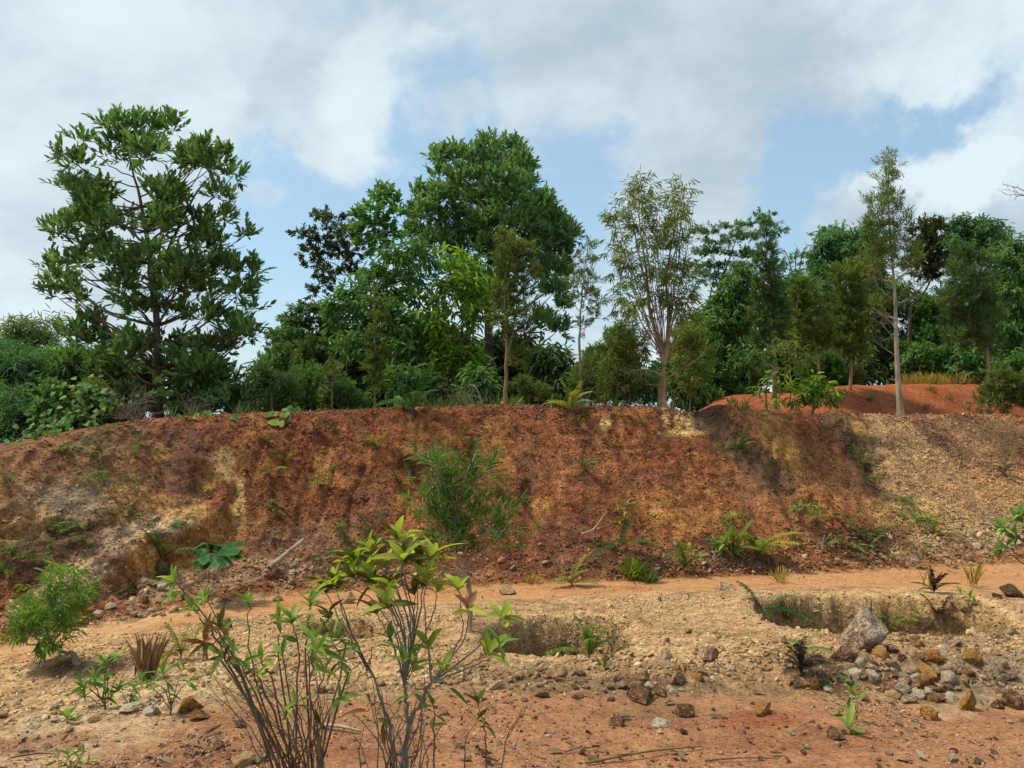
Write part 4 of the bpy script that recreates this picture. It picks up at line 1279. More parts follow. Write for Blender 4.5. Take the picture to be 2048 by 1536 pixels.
make_tree('bronze_tree', 'dark bronze green crown on crooked limbs right of the tallest slim tree', 'tree', 24.0,
          [(850, 1430), (845, 1050), (850, 900), (885, 850), (950, 760), (975, 650), (960, 480)],
          [(950, 455, 54, 34), (890, 500, 46, 36), (1000, 490, 36, 36), (920, 560, 54, 44), (990, 570, 54, 44), (880, 612, 26, 34), (950, 640, 62, 42), (1010, 655, 42, 36), (905, 690, 40, 34), (970, 720, 46, 34)],
          'small', LM['brown'], BARK_DARK, cover=2.2, base_r=0.065, cv=c4, depth=0.7, lscale=1.3, stems=[([(880, 850), (820, 800), (800, 720)], 0.03), ([(820, 900), (830, 800), (860, 730)], 0.03)])
make_tree('round_tree', 'dark green tree with a lobed flat topped crown near the right edge', 'tree', 23.5,
          [(1180, 1430), (1180, 1000), (1190, 560)],
          [(1130, 442, 46, 32), (1105, 490, 46, 36), (1200, 470, 62, 36), (1270, 470, 54, 36), (1320, 512, 46, 34), (1180, 530, 62, 36), (1260, 550, 54, 40), (1220, 600, 46, 26), (1090, 555, 46, 40), (1080, 640, 40, 50)],
          'droop', LM['feather'], BARK_DARK, cover=2.5, base_r=0.12, cv=c4, depth=0.8, lscale=0.75)
make_tree('olive_tree', 'tall shaggy olive tree below the lobed crown near the right edge', 'tree', 18.0,
          [(1262, 1430), (1258, 1170), (1240, 1000), (1205, 750), (1180, 620)],
          [(1130, 622, 54, 44), (1200, 660, 62, 52), (1110, 720, 62, 52), (1230, 760, 62, 52), (1150, 820, 80, 52), (1070, 850, 62, 42), (1240, 870, 62, 52), (1110, 930, 72, 52), (1210, 960, 72, 52), (1290, 950, 44, 52), (1180, 1060, 72, 52), (1270, 1055, 54, 52), (1100, 1040, 60, 50)],
          'narrow', LM['dark'], BARK_TAN, cover=2.0, base_r=0.06, cv=c4, depth=0.8, lscale=0.85)
make_tree('round_tree', 'deep green tree cut by the right edge of the view', 'tree', 21.0,
          [(1440, 1430), (1440, 1100), (1440, 700)],
          [(1330, 622, 54, 44), (1400, 600, 54, 36), (1430, 562, 36, 26), (1380, 700, 62, 52), (1450, 690, 62, 52), (1320, 780, 46, 44), (1400, 820, 54, 44), (1420, 920, 46, 52), (1360, 1010, 54, 52), (1430, 1060, 46, 52), (1400, 1160, 54, 52), (1520, 640, 60, 60), (1540, 800, 60, 60), (1520, 960, 60, 60), (1500, 1120, 60, 60)],
          'droop', LM['green'], BARK_DARK, cover=2.3, base_r=0.10, cv=c4, depth=0.8, lscale=0.8)
make_tree('dead_tree', 'bare dead limb reaching in at the right edge against white cloud', 'tree', 20.0,
          [(1620, 1440), (1618, 900), (1600, 400), (1560, 300)], [(1700, 300, 8, 8)], 'narrow_s', LM['dry'], TWIG_GREY, cover=0.3, base_r=0.12, cv=c4, depth=0.2, limbs=False, fill=False,
          bare=[([(1600, 400), (1520, 320), (1440, 290), (1360, 290)], 0.022), ([(1560, 350), (1480, 280), (1400, 250), (1340, 238)], 0.016), ([(1600, 420), (1520, 330), (1420, 280), (1350, 260)], 0.014)])
# further trees filling the belt
for (px, top, hw, bot, Y, lt, mt, lab) in [
    (1590, 560, 70, 760, 26.0, 'droop', 'feather', 'rounded far tree seen between spire and leaning olive tree'),
    (1760, 560, 80, 760, 27.0, 'droop', 'green', 'far green tree directly behind the tallest slim trunk'),
    (1850, 600, 70, 760, 26.5, 'small', 'green', 'low far tree under the bronze crown at right'),
    (1930, 560, 70, 760, 28.0, 'droop', 'feather', 'far tree hidden behind the shaggy olive tree'),
    (2020, 540, 80, 760, 27.0, 'droop', 'green', 'far tree at the right edge behind the lobed crown'),
    (1440, 600, 70, 770, 24.0, 'droop', 'green', 'far tree left of the domed light green tree'),
    (1380, 650, 60, 780, 22.0, 'small', 'olive', 'far olive tree seen just right of the forked leaders'),
    (1230, 660, 60, 790, 21.0, 'small', 'bamboo', 'far pale tree between wispy and forked trees'),
    (590, 660, 80, 800, 24.0, 'small', 'green', 'far dark tree left below the spreading one'),
    (1690, 600, 70, 760, 24.0, 'narrow', 'olive', 'far shaggy tree below the round headed one'),
]:
    cl_ = []
    h = bot - top
    for i in range(16):
        y = top + h * (0.08 + 0.85 * (i + 0.5) / 16)
        w = hw * min(1, 0.35 + 1.2 * (y - top) / h)
        cl_.append((px + U(-1, 1) * w * 0.75, y, hw * U(0.32, 0.5), h * U(0.10, 0.16)))
    make_tree('broad_tree', lab, 'tree', Y, [(px, bot + 30), (px + U(-6, 6), (top + bot) / 2), (px + U(-10, 10), top + h * 0.2)], cl_, lt, LM[mt], BARK_DARK, cover=2.2, base_r=0.07,
              depth=0.8, lscale=1.0, group='far trees of the belt', sides=5)
# bamboo thicket at the left edge
make_tree('bamboo_clump', 'feathery bamboo rising above the thicket at the left edge', 'bamboo', 19.0,
          [(150, 1440), (160, 1200), (190, 1000)],
          [(60, 1010, 56, 34), (150, 1000, 56, 30), (220, 985, 36, 24), (60, 1090, 76, 52), (180, 1080, 76, 42), (110, 1050, 60, 40)],
          'bamboo', LM['bamboo'], BARK_TAN, cover=1.5, base_r=0.03, cv=c1, depth=0.8, stems=[([(120, 1300), (100, 1100), (60, 980)], 0.025), ([(150, 1300), (210, 1080), (210, 970)], 0.025)])
make_tree('thicket_tree', 'shaggy grey green thicket tree low at the left edge', 'tree', 16.5,
          [(60, 1440), (60, 1300), (70, 1100)],
          [(80, 1180, 86, 52), (200, 1170, 76, 52), (60, 1270, 76, 52), (180, 1275, 76, 52), (30, 1340, 56, 42), (130, 1350, 70, 40), (-60, 1150, 90, 70), (-100, 1280, 90, 70), (250, 1230, 60, 50)],
          'bamboo', LM['feather'], BARK_DARK, cover=2.4, base_r=0.05, cv=c1, depth=0.8)
make_tree('thicket_tree', 'dim bushy tree filling the gap below the left acacia crown', 'tree', 17.5,
          [(480, 1430), (490, 1280), (500, 1130)],
          [(430, 1170, 90, 50), (560, 1180, 90, 50), (470, 1250, 100, 50), (600, 1260, 90, 50), (380, 1290, 80, 50), (520, 1320, 100, 50), (680, 1200, 70, 50), (680, 1310, 80, 50)],
          'small', LM['dark'], BARK_DARK, cover=2.6, base_r=0.06, cv=c1, depth=0.7, lscale=1.2)

# undergrowth behind the crest: every bush its own thing
BUSH = [
    (110, 770, 60, 880, 12.2, 'small', 'green', 'leafy bush under the broad leaved vine at upper left'),
    (190, 765, 60, 870, 12.4, 'small', 'olive', 'low bush right of the broad leaved vine at upper left'),
    (0, 700, 110, 900, 15.5, 'bamboo', 'feather', 'tall shaggy bush at the left edge behind the vine'),
    (110, 700, 90, 880, 15.5, 'bamboo', 'green', 'shaggy green bush between bamboo and left acacia'),
    (230, 715, 80, 870, 15.0, 'acacia', 'acacia', 'dark acacia boughs left of the acacia foot'),
    (-150, 720, 120, 940, 14.0, 'bamboo', 'feather', 'shaggy bush past the left edge'),  # px, py(top), halfwidth, bottom, Y, leaf, mat, label
    (520, 735, 60, 850, 17.0, 'small', 'dark', 'rounded bush right of the left acacia foot'),
    (600, 735, 70, 850, 16.5, 'narrow_s', 'green', 'fine leafed green bush below the low spreading tree'),
    (570, 760, 45, 850, 14.3, 'narrow', 'bamboo', 'grassy pale bush by the palm like seedling'),
    (660, 750, 45, 840, 14.6, 'small', 'olive', 'yellowish twiggy bush round the thin white sapling'),
    (700, 760, 55, 830, 14.2, 'narrow_s', 'green', 'fine leafed bush left of the narrow spire'),
    (790, 740, 60, 830, 15.0, 'droop', 'green', 'leafy bush with drooping leaves right of the narrow spire'),
    (880, 745, 60, 830, 15.0, 'small', 'dark', 'leafy bush behind the fern clump on the crest'),
    (950, 745, 50, 825, 14.6, 'droop', 'green', 'leafy bush behind the arching dead frond'),
    (1060, 755, 55, 825, 14.3, 'narrow_s', 'olive', 'fine grey green bush right of the pale straight trunk'),
    (1110, 700, 70, 825, 16.5, 'droop', 'dark', 'tall leafy bush right of the pale straight trunk'),
    (1180, 715, 60, 825, 15.8, 'narrow', 'bamboo', 'grassy green bush behind the thin wispy tree'),
    (1230, 740, 45, 820, 15.0, 'narrow', 'olive', 'olive bush right of the thin wispy tree'),
    (1290, 760, 50, 820, 14.8, 'narrow', 'green', 'leafy green bush left of the forked trunk foot'),
    (1450, 730, 55, 805, 19.0, 'small', 'green', 'mid green bush at the left tip of the red mound'),
    (1500, 735, 50, 795, 19.5, 'small', 'olive', 'twiggy bush on the red mound left of the saplings'),
    (1480, 690, 60, 790, 21.0, 'droop', 'green', 'leafy bush under the domed tree'),
    (1640, 705, 70, 785, 20.0, 'narrow_s', 'green', 'leafy bush on the mound behind the saplings'),
    (1730, 700, 60, 775, 20.5, 'droop', 'dark', 'leafy bush left of the tallest slim trunk'),
    (1690, 735, 50, 775, 20.0, 'narrow_s', 'olive', 'grey twiggy bush on the mound top left of the tallest slim trunk'),
    (1840, 690, 60, 770, 21.5, 'small', 'green', 'bright bush right of the tallest slim trunk'),
    (1900, 700, 60, 765, 21.5, 'small', 'green', 'dense green bush behind the dry grass'),
    (1960, 705, 60, 770, 21.0, 'droop', 'green', 'leafy bush at the foot of the shaggy tree'),
    (2030, 715, 60, 775, 20.0, 'small', 'green', 'green bush at the right edge above the mound'),
    (2100, 700, 80, 780, 20.0, 'small', 'green', 'green bush just past the right edge'),
    (-60, 770, 90, 920, 13.5, 'bamboo', 'green', 'leafy bush just past the left edge'),
    (40, 780, 70, 890, 12.8, 'bamboo', 'feather', 'shaggy dark bush at the left edge above the bank'),
    (270, 770, 60, 850, 12.8, 'narrow_s', 'olive', 'twiggy dry bush left of the acacia foot'),
    (420, 750, 80, 850, 13.2, 'acacia', 'acacia', 'low acacia boughs hanging right of the acacia foot'),
    (490, 775, 50, 845, 13.0, 'acacia', 'dark', 'low bush between the acacia and the palm like seedling'),
    (360, 760, 40, 845, 13.4, 'narrow_s', 'green', 'small bush hard against the left acacia trunk'),
    (740, 690, 90, 830, 19.0, 'droop', 'dark', 'deep shaded bush behind the narrow spire'),
    (870, 650, 110, 830, 19.5, 'droop', 'dark', 'deep shaded bush under the biggest crown, left of its middle'),
    (1000, 680, 110, 830, 19.5, 'droop', 'dark', 'deep shaded bush under the biggest crown, right of its middle'),
    (640, 690, 90, 830, 21.0, 'small', 'dark', 'shaded bush below the wide drooping tree'),
    (1350, 720, 90, 820, 18.0, 'small', 'green', 'shaded green bush behind the forked trunk'),
    (1560, 690, 80, 790, 23.0, 'small', 'green', 'shaded bush behind the spire with orange stem'),
    (1790, 680, 90, 770, 24.0, 'small', 'dark', 'shaded bush far behind the tallest slim trunk'),
    (2010, 650, 90, 770, 25.0, 'small', 'green', 'shaded bush deep behind the right edge trees'),
    (1680, 640, 90, 770, 26.0, 'small', 'dark', 'shaded thicket below the round headed tree'),
    (1450, 640, 70, 780, 26.0, 'small', 'green', 'shaded thicket below the flat layered tree'),
]
for (px, top, hw, bot, Y, lt, mt, lab) in BUSH:
    cl_ = []
    h = bot - top
    n = max(6, int(hw * h / 900))
    for i in range(n):
        y = top + h * (0.12 + 0.80 * (i + 0.5) / n)
        w = hw * (0.45 + 0.5 * (y - top) / h)
        cl_.append((px + U(-1, 1) * w * 0.75, y, hw * U(0.26, 0.46), h * U(0.14, 0.22)))
    make_tree('bush', lab, 'bush', Y, [(px, bot), (px + U(-6, 6), (top + bot) / 2), (px + U(-10, 10), top + h * 0.25)], cl_, lt, LM[mt], TWIG_GREY, cover=2.0, base_r=0.02,
              depth=0.9, lscale=0.85 if Y < 18 else 1.1, group='undergrowth behind the bank crest', sides=4)

# ------------------------------------------------------------------ dry grass along the mound top
def grass(name, pts, hmin, hmax, mat, lean=0.35, wid=0.012, kind='stuff'):
    mb = MB()
    n = len(pts)
    d = unit(np.array([0, 0, 1.0]) + rng.normal(0, lean, (n, 3)) * np.array([1, 1, 0.2]))
    nn = rng.normal(0, 1, (n, 3)); nn[:, 2] *= 0.2
    leaves(mb, pts, d, nn, rng.uniform(hmin, hmax, n), np.full(n, wid), droop=0.25, fold=0.1, peak=(0.3, 0.7), full=(0.5, 0.35))
    return mb


pts = []
for i in range(900):
    px = U(1810, 1975)
    k = int((px - 1385) / (2500 - 1385) * 259)
    row = int(U(15, 22))
    pts.append(MOUND[row, k] + np.array([U(-.05, .05), 0, -0.02]))
o = link('dry_grass', grass('dry_grass', np.array(pts), 0.12, 0.42, None).mesh('dry_grass', LM['straw'], smooth=False)); o['kind'] = 'stuff'
pts = []
for i in range(1500):                              # green and dry blades along the bank edge
    px = U(330, 1500)
    c = int(np.clip(np.searchsorted(PXC, px), 1, NC - 1))
    r_ = int(np.nonzero(S[:, c] >= 9.0)[0][0]) + int(U(0, 9))
    if fbm(np.array([px / 60.0]), np.array([2.0]), octv=3, seed=9)[0] > -0.05:
        pts.append(GP[r_, c] + np.array([0, 0, -0.02]))
o = link('crest_grass', grass('crest_grass', np.array(pts), 0.06, 0.30, None, lean=0.5).mesh('crest_grass', LM['bamboo'], smooth=False)); o['kind'] = 'stuff'

# ------------------------------------------------------------------ ferns
def nearest(px, py, marks):
    return min(marks, key=lambda m: math.hypot(m[0] - px, (m[1] - py) * 1.6))[2]


BANK_MARKS = [(20, 930, 'at the left edge, high on the bank'), (20, 1130, 'at the left edge, low on the bank'), (150, 890, 'below the heaped vine, high on the bank'), (130, 1060, 'low on the left bank above the feathery shrub'),
              (210, 960, 'on the grey stained left bank'), (270, 900, 'high on the bank below the acacia foot'), (250, 1030, 'half way up the left bank'), (330, 1040, 'on the tan rubble rib of the left bank'),
              (560, 930, 'below the trailing vine'), (555, 1010, 'half way up the bank above the dry pole'), (650, 960, 'by the yellow seam of the middle bank'), (690, 1080, 'on the bank right of the dry pole'),
              (830, 960, 'left of the top of the middle shrub'), (930, 890, 'above the middle shrub'), (1000, 960, 'right of the top of the middle shrub'), (1160, 840, 'below the thin wispy tree, near the crest'), (1170, 935, 'on the bare red bank right of the middle shrub'),
              (1240, 830, 'just below the crest left of the yellow scars'), (1560, 900, 'on the ochre rib right of the dark gully'), (1630, 910, 'between the two dark gullies'), (1735, 960, 'under the second dark gully'),
              (1590, 1080, 'at the bank foot right of the yellow fern'), (1700, 1050, 'in the upper middle of the right fern patch'), (1740, 1090, 'in the middle of the right fern patch'), (1680, 1090, 'at the left of the right fern patch'),
              (1800, 1020, 'on the scree above the right fern patch'), (1850, 1100, 'at the right of the right fern patch'), (1890, 1065, 'on the scree foot right of the fern patch'), (1965, 1090, 'on the scree foot near the right edge'), (1840, 1035, 'on the tan scree right of the fern patch')]


FERN = leaf_mat('fern_green', [(0.085, 0.165, 0.030), (0.13, 0.23, 0.040), (0.19, 0.29, 0.055)], trans=0.35, per_object=True)
FERN_D = leaf_mat('fern_dark', [(0.035, 0.085, 0.025), (0.055, 0.12, 0.030), (0.08, 0.155, 0.04)], trans=0.28, per_object=True)
FERN_Y = leaf_mat('fern_yellow', [(0.19, 0.24, 0.035), (0.26, 0.29, 0.045), (0.34, 0.33, 0.05)], trans=0.35, per_object=True)
FERN_B = leaf_mat('fern_dead', [(0.085, 0.055, 0.036), (0.15, 0.105, 0.068), (0.23, 0.175, 0.12)], trans=0.1, rough=0.8, tint=(1, 1, 1), per_object=True)
FERN_K = leaf_mat('fern_burnt', [(0.035, 0.024, 0.018), (0.06, 0.042, 0.03)], trans=0.05, rough=0.9, tint=(1, 1, 1), per_object=True)


def frond_mesh(name, rise, sag, n=15, wide=0.20, pw=0.050, jag=0.0):
    mb = MB()
    t = np.linspace(0, 1, 9)
    mb.add(*tube(np.stack([t, 0 * t, rise * t - sag * t * t], 1), np.linspace(0.011, 0.004, 9), 3))
    x = np.linspace(0.14, 0.98, n)
    ln = wide * np.sin(math.pi * (0.16 + 0.80 * (1 - x)) ** 0.9) ** 0.8 * (1 + rng.normal(0, jag, n))
    sl = rise - 2 * sag * x
    for s in (-1, 1):
        pos = np.stack([x, 0 * x, rise * x - sag * x * x], 1)
        d = np.stack([0 * x + 0.45, s * (0 * x + 1), sl * 0.4 - 0.28 + rng.normal(0, 0.12, n)], 1)
        leaves(mb, pos, d, np.tile(np.array([[0, 0, 1.0]]), (n, 1)) + rng.normal(0, 0.15, (n, 3)), ln, np.full(n, pw), droop=0.18, fold=0.12, peak=(0.2, 0.7), full=(0.5, 0.34))
    return mb


FR = {}
for m_, mt in (('g', FERN), ('d', FERN_D), ('y', FERN_Y), ('b', FERN_B), ('k', FERN_K)):
    FR[m_] = [frond_mesh('frond', 0.75, 0.75).mesh('frond', mt, smooth=False), frond_mesh('frond', 0.45, 0.8).mesh('frond', mt, smooth=False),
              frond_mesh('frond', 0.9, 0.45, 17, 0.16).mesh('frond', mt, smooth=False), frond_mesh('frond', 0.25, 0.9, 12, 0.22, jag=0.3).mesh('frond', mt, smooth=False)]


def put(root, me, name, M):
    o = bpy.data.objects.new(name, me)
    COL.objects.link(o)
    o.parent = root
    o.matrix_local = M
    return o


def frame(pos, d, n, sx, sy, sz):
    d = unit(d); b = unit(np.cross(n, d)); n = np.cross(d, b)
    M = Matrix.Identity(4)
    for r_ in range(3):
        M[r_][0], M[r_][1], M[r_][2], M[r_][3] = d[r_] * sx, b[r_] * sy, n[r_] * sz, pos[r_]
    return M


def fern(px, py, size, n, kind, label, group=None, name='fern', up=0.25, face=(0, -1), fan=1.15, dead=0, where=None, variants=(0, 1, 2), cat='fern'):
    P = g_at(px, py) if where is None else where
    root = thing(name, label, cat, P, group)
    a0 = math.atan2(face[1], face[0])
    for i in range(n):
        az = a0 + (i - (n - 1) / 2) / max(1, n) * 2 * fan * 1.5 + rng.normal(0, 0.2)
        el = up + rng.normal(0, 0.2)
        d = np.array([math.cos(az) * math.cos(el), math.sin(az) * math.cos(el), math.sin(el)])
        L = size * U(0.7, 1.15)
        put(root, FR[kind][variants[int(rng.integers(0, len(variants)))]], 'frond', frame((0, 0, 0.0), d, np.array([0, 0, 1.0]), L, L, L))
    for i in range(dead):
        az = a0 + rng.normal(0, 0.8)
        d = np.array([math.cos(az) * 0.55, math.sin(az) * 0.55, U(-0.9, -0.3)])
        L = size * U(0.5, 0.9)
        o = put(root, FR['b'][3], 'dead_frond', frame((0, -0.02, 0.02), d, np.array([0, -0.6, 0.6]), L, L, L))
    return root


k5 = crop(0, 780, 2.954); k6 = crop(480, 780, 3.303); k7 = crop(1000, 780, 3.339); k8 = crop(1440, 780, 3.339)
SM = [
    (k5, [(400, 330), (640, 225), (600, 370), (800, 380), (530, 515), (620, 540), (820, 565), (690, 735), (790, 730), (320, 840), (390, 830), (480, 810), (500, 885), (300, 905), (540, 925), (210, 995), (85, 955), (30, 1065), (880, 775), (30, 505), (1100, 770)],
     'small pale green fern on the brown left part of the bank', 'small ferns on the left of the bank'),
    (k6, [(300, 470), (200, 545), (550, 600), (240, 740), (240, 800), (1150, 570), (1080, 610), (1460, 320), (1440, 450), (1700, 620), (690, 965), (540, 1145), (1040, 580), (1520, 400)],
     'small pale green fern on the red middle part of the bank', 'small ferns on the middle of the bank'),
    (k7, [(520, 230), (570, 170), (940, 195), (560, 515), (800, 150), (690, 90), (760, 95)], 'small fern just below the crest right of the middle shrub', 'small ferns under the crest'),
    (k8, [(380, 405), (620, 435), (970, 595), (870, 905), (960, 975), (1000, 1035), (1120, 1105), (1360, 1075), (1500, 975), (1760, 1035), (480, 995), (800, 1015), (900, 1100), (1190, 705), (1180, 805), (1300, 845), (1380, 860), (770, 835), (1050, 960), (700, 1000), (1430, 940), (1250, 780)],
     'pale green fern in the patch along the right foot of the bank', 'ferns along the right foot of the bank'),
]
for cv, L_, lab, grp in SM:
    for (x, y) in L_:
        px, py = cv(x, y)
        kd = 'g' if U(0, 1) < 0.75 else 'd'
        fs = U(0.16, 0.30)
        fern(px, py + 4, fs, int(rng.integers(3, 6)), kd, ('tiny ' if fs < 0.22 else 'small ') + ('pale fern ' if kd == 'g' else 'dark fern ') + nearest(px, py, BANK_MARKS), grp, up=U(0.2, 0.6), fan=U(0.7, 1.1), dead=0)
for (cv, x, y, s, n, kd, dd, lab) in [
    (k5, 830, 320, 0.30, 4, 'd', 6, 'withered fern clump high on the bank under the acacia'),
    (k5, 580, 440, 0.30, 3, 'd', 5, 'grey withered fern tuft on the upper left bank'),
    (k5, 950, 1010, 0.62, 5, 'd', 6, 'upright fern with grey dead base beside the orange scar'),
    (k6, 190, 350, 0.32, 4, 'd', 8, 'fern with a hanging skirt of grey fronds left of the trailing vine'),
    (k6, 490, 250, 0.2, 3, 'd', 4, 'tiny withered fern just right of the trailing vine'),
    (k6, 630, 255, 0.2, 2, 'd', 6, 'grey dead fern tuft between the crest ferns'),
    (k6, 895, 370, 0.34, 6, 'g', 4, 'olive fern with brown skirt in the upper middle of the bank'),
    (k6, 1130, 520, 0.34, 5, 'd', 8, 'brown tangled fern above and left of the middle shrub'),
    (k6, 870, 990, 0.55, 6, 'd', 2, 'upright dark fern left behind the yellow leaved shrub'),
    (k6, 720, 1120, 0.5, 6, 'd', 1, 'lush dark fern at the bank foot behind the yellow leaved shrub'),
    (k6, 215, 985, 0.2, 2, 'd', 4, 'grey dead fern left of the dry pole'),
    (k7, 1600, 390, 0.32, 5, 'g', 0, 'bright fern alone in the dark gully'),
    (k7, 790, 1060, 0.62, 6, 'd', 3, 'tall dark fern at the bank foot, right of the smooth red slope'),
    (k7, 950, 1010, 0.3, 3, 'd', 6, 'small grey fern right of the tall dark fern'),
    (k7, 1560, 1100, 0.55, 8, 'g', 4, 'lush green fern beside the yellow one at the bank foot'),
    (k7, 1720, 1100, 0.62, 9, 'y', 3, 'yellow fern with spread fronds at the bank foot'),
    (k7, 1230, 1205, 0.5, 8, 'g', 0, 'low bright fern mat at the bank foot'),
    (k7, 480, 1300, 0.42, 9, 'y', 0, 'low yellow green fern at the bank foot in the middle'),
    (k8, 940, 480, 0.42, 5, 'g', 6, 'spread fern with grey skirt on the second dark gully'),
    (k8, 140, 400, 0.3, 4, 'g', 2, 'small curled fern at the top of the dark gully'),
    (k8, 1890, 560, 0.42, 6, 'k', 6, 'dark withered fern on the tan scree near the right edge'),
]:
    px, py = cv(x, y)
    fern(px, py, s * 0.82, n, kd, lab, None, dead=dd, up=0.6, fan=1.2)
# ferns standing on the crest line
P = g_at(828, 822); P[2] += 0.02
fern(828, 822, 0.62, 8, 'd', 'big fern clump on the crest with grey fronds hanging down the bank', dead=14, up=0.6, fan=1.5, where=P)
P = g_at(1140, 820)
fern(1140, 820, 0.42, 9, 'y', 'yellow green fern on the crest by the thin wispy tree', dead=10, up=0.6, fan=1.5, where=P)
# pit and gravel ferns
kB = crop(1400, 1100, 3.1605); kC = crop(960, 1100, 3.523); kA = crop(0, 1080, 3.3675)
for (cv, x, y, s, n, kd, dd, up, lab) in [
    (kB, 400, 405, 0.42, 6, 'd', 0, 0.35, 'green fern with long fronds at the left end of the right pit'),
    (kB, 1200, 490, 0.20, 5, 'g', 0, 0.6, 'small fern at the near rim of the right pit'),
    (kB, 1320, 440, 0.26, 5, 'g', 0, 0.3, 'yellowish fern growing inside the right pit'),
    (kB, 1105, 430, 0.12, 4, 'g', 0, 0.4, 'tiny fern on the far wall of the right pit'),
    (kB, 1500, 400, 0.24, 7, 'k', 2, 0.5, 'dark withered fern hanging over the far rim of the right pit'),
    (kB, 1480, 270, 0.28, 12, 'k', 0, 1.0, 'dark dead tuft standing on the far rim of the right pit'),
    (kB, 640, 780, 0.22, 14, 'k', 3, 0.8, 'dark half dead fern clump in front of the gravel slope'),
    (kB, 640, 660, 0.2, 5, 'g', 0, 0.5, 'small green fern on top of the dark half dead clump'),
    (kB, 800, 810, 0.17, 2, 'd', 0, 0.1, 'short green frond right of the dark half dead clump'),
    (kC, 770, 770, 0.30, 9, 'g', 0, 0.8, 'bright fern fan inside the middle pit'),
    (kC, 930, 760, 0.18, 4, 'd', 0, 0.9, 'narrow fern at the right end of the middle pit'),
    (kC, 880, 850, 0.10, 5, 'g', 0, 0.8, 'tiny green tuft in front of the middle pit'),
    (kA, 1220, 800, 0.26, 6, 'y', 0, 0.8, 'pale yellow fern behind the left foreground shrub'),
    (kA, 1075, 820, 0.2, 4, 'y', 0, 0.7, 'pale yellow fern right behind the dark dead tuft'),
]:
    px, py = cv(x, y)
    fern(px, py, s, n, kd, lab, None, dead=dd, up=up, fan=1.3)


# ------------------------------------------------------------------ tufts of upright dead stalks and grass
def tuft(px, py, h, n, mat, label, cat='plant', lean=0.25, wid=0.006, group=None, name='grass_tuft'):
    P = g_at(px, py)
    pts = P + rng.normal(0, 0.03, (n, 3)) * np.array([1, 1, 0])
    mb = grass('tuft', pts, h * 0.5, h, mat, lean, wid)
    root = thing(name, label, cat, P, group)
    o = link('blades', mb.mesh('blades', mat, P, smooth=False), root); o['kind'] = 'stuff'
    return root


tuft(291, 1362, 0.36, 90, LM['dry'], 'dark dead upright tuft behind the small leafy shrub at left', lean=0.12, wid=0.0035, name='dead_tuft')
tuft(1575, 1238, 0.3, 60, LM['dry'], 'brown dry grass tuft at the left end of the right pit', lean=0.22)
tuft(1945, 1175, 0.42, 16, LM['straw'], 'thin upright grass on the track near the right edge', lean=0.22)
tuft(1856, 1178, 0.36, 9, LM['straw'], 'wispy grass stalks beyond the right pit', lean=0.15)
tuft(1265, 1160, 0.36, 90, LM['lime'], 'green grass clump at the bank foot right of middle', lean=0.5, wid=0.008)
tuft(1300, 1165, 0.26, 90, LM['bamboo'], 'low spreading green grass beside the green grass clump', lean=0.8, wid=0.008)
tuft(1560, 1165, 0.25, 40, LM['straw'], 'dry grass wisps at the track edge right of the yellow fern', lean=0.4)
tuft(1060, 1165, 0.14, 60, LM['straw'], 'sparse greenish grass at the track edge in the middle', lean=0.5)


# ------------------------------------------------------------------ single leaves as parts
def leaf_shape(name, mat, W=0.40, curl=0.25, fold=0.22, heart=0.0, twist=0.0, wave=0.0):
    n = 8
    t = np.linspace(0, 1, n)
    w = W * np.sin(math.pi * np.clip(t * 0.93 + 0.03 + heart * (1 - t) ** 2 * 0.5, 0, 1)) ** 0.85 * (1 - 0.25 * t)
    w[0], w[-1] = 0.012 + heart * 0.2, 0.004
    V = []
    for i in range(n):
        a = twist * t[i]
        zc = -curl * t[i] ** 2
        for s in (-1, -0.5, 0, 0.5, 1):
            y = s * w[i]
            z = zc + abs(s) * w[i] * fold * 2 + wave * math.sin(t[i] * 9 + s) * abs(s)
            V.append((t[i] - 0.12 * heart * abs(s) * (1 - t[i]), y * math.cos(a) - (z - zc) * math.sin(a), zc + y * math.sin(a) + (z - zc) * math.cos(a)))
    i = np.arange(n - 1)[:, None] * 5
    j = np.arange(4)[None]
    Fq = np.stack([i + j, i + 5 + j, i + 5 + j + 1, i + j + 1], -1).reshape(-1, 4)
    mb = MB(); mb.add(np.array(V), Fq)
    return mb.mesh(name, mat)


SHRUB_G = leaf_mat('shrub_leaf', [(0.112, 0.191, 0.040), (0.162, 0.263, 0.051), (0.243, 0.340, 0.063), (0.324, 0.425, 0.068)], trans=0.35, per_object=True)
SHRUB_T = leaf_mat('shrub_leaf_cool', [(0.101, 0.191, 0.040), (0.173, 0.284, 0.063)], trans=0.3, per_object=True)
SHRUB_O = leaf_mat('shrub_leaf_old', [(0.10, 0.085, 0.022), (0.17, 0.13, 0.03), (0.28, 0.085, 0.04)], trans=0.3, tint=(1.2, 1, 0.6), per_object=True)
YEL_G = leaf_mat('yellow_green_leaf', [(0.22, 0.28, 0.032), (0.30, 0.38, 0.05), (0.40, 0.46, 0.085), (0.25, 0.25, 0.035)], trans=0.45, per_object=True)
YEL_D = leaf_mat('brown_green_leaf', [(0.085, 0.085, 0.018), (0.12, 0.105, 0.022), (0.07, 0.09, 0.022)], trans=0.3, per_object=True)
PINK = leaf_mat('pink_leaf', [(0.32, 0.14, 0.085), (0.38, 0.20, 0.11)], trans=0.35, tint=(1.1, 0.9, 0.8), per_object=True)
VINE_G = leaf_mat('vine_leaf', [(0.06, 0.155, 0.045), (0.10, 0.215, 0.055), (0.15, 0.27, 0.06), (0.26, 0.30, 0.05)], trans=0.32, per_object=True)
LS = {}
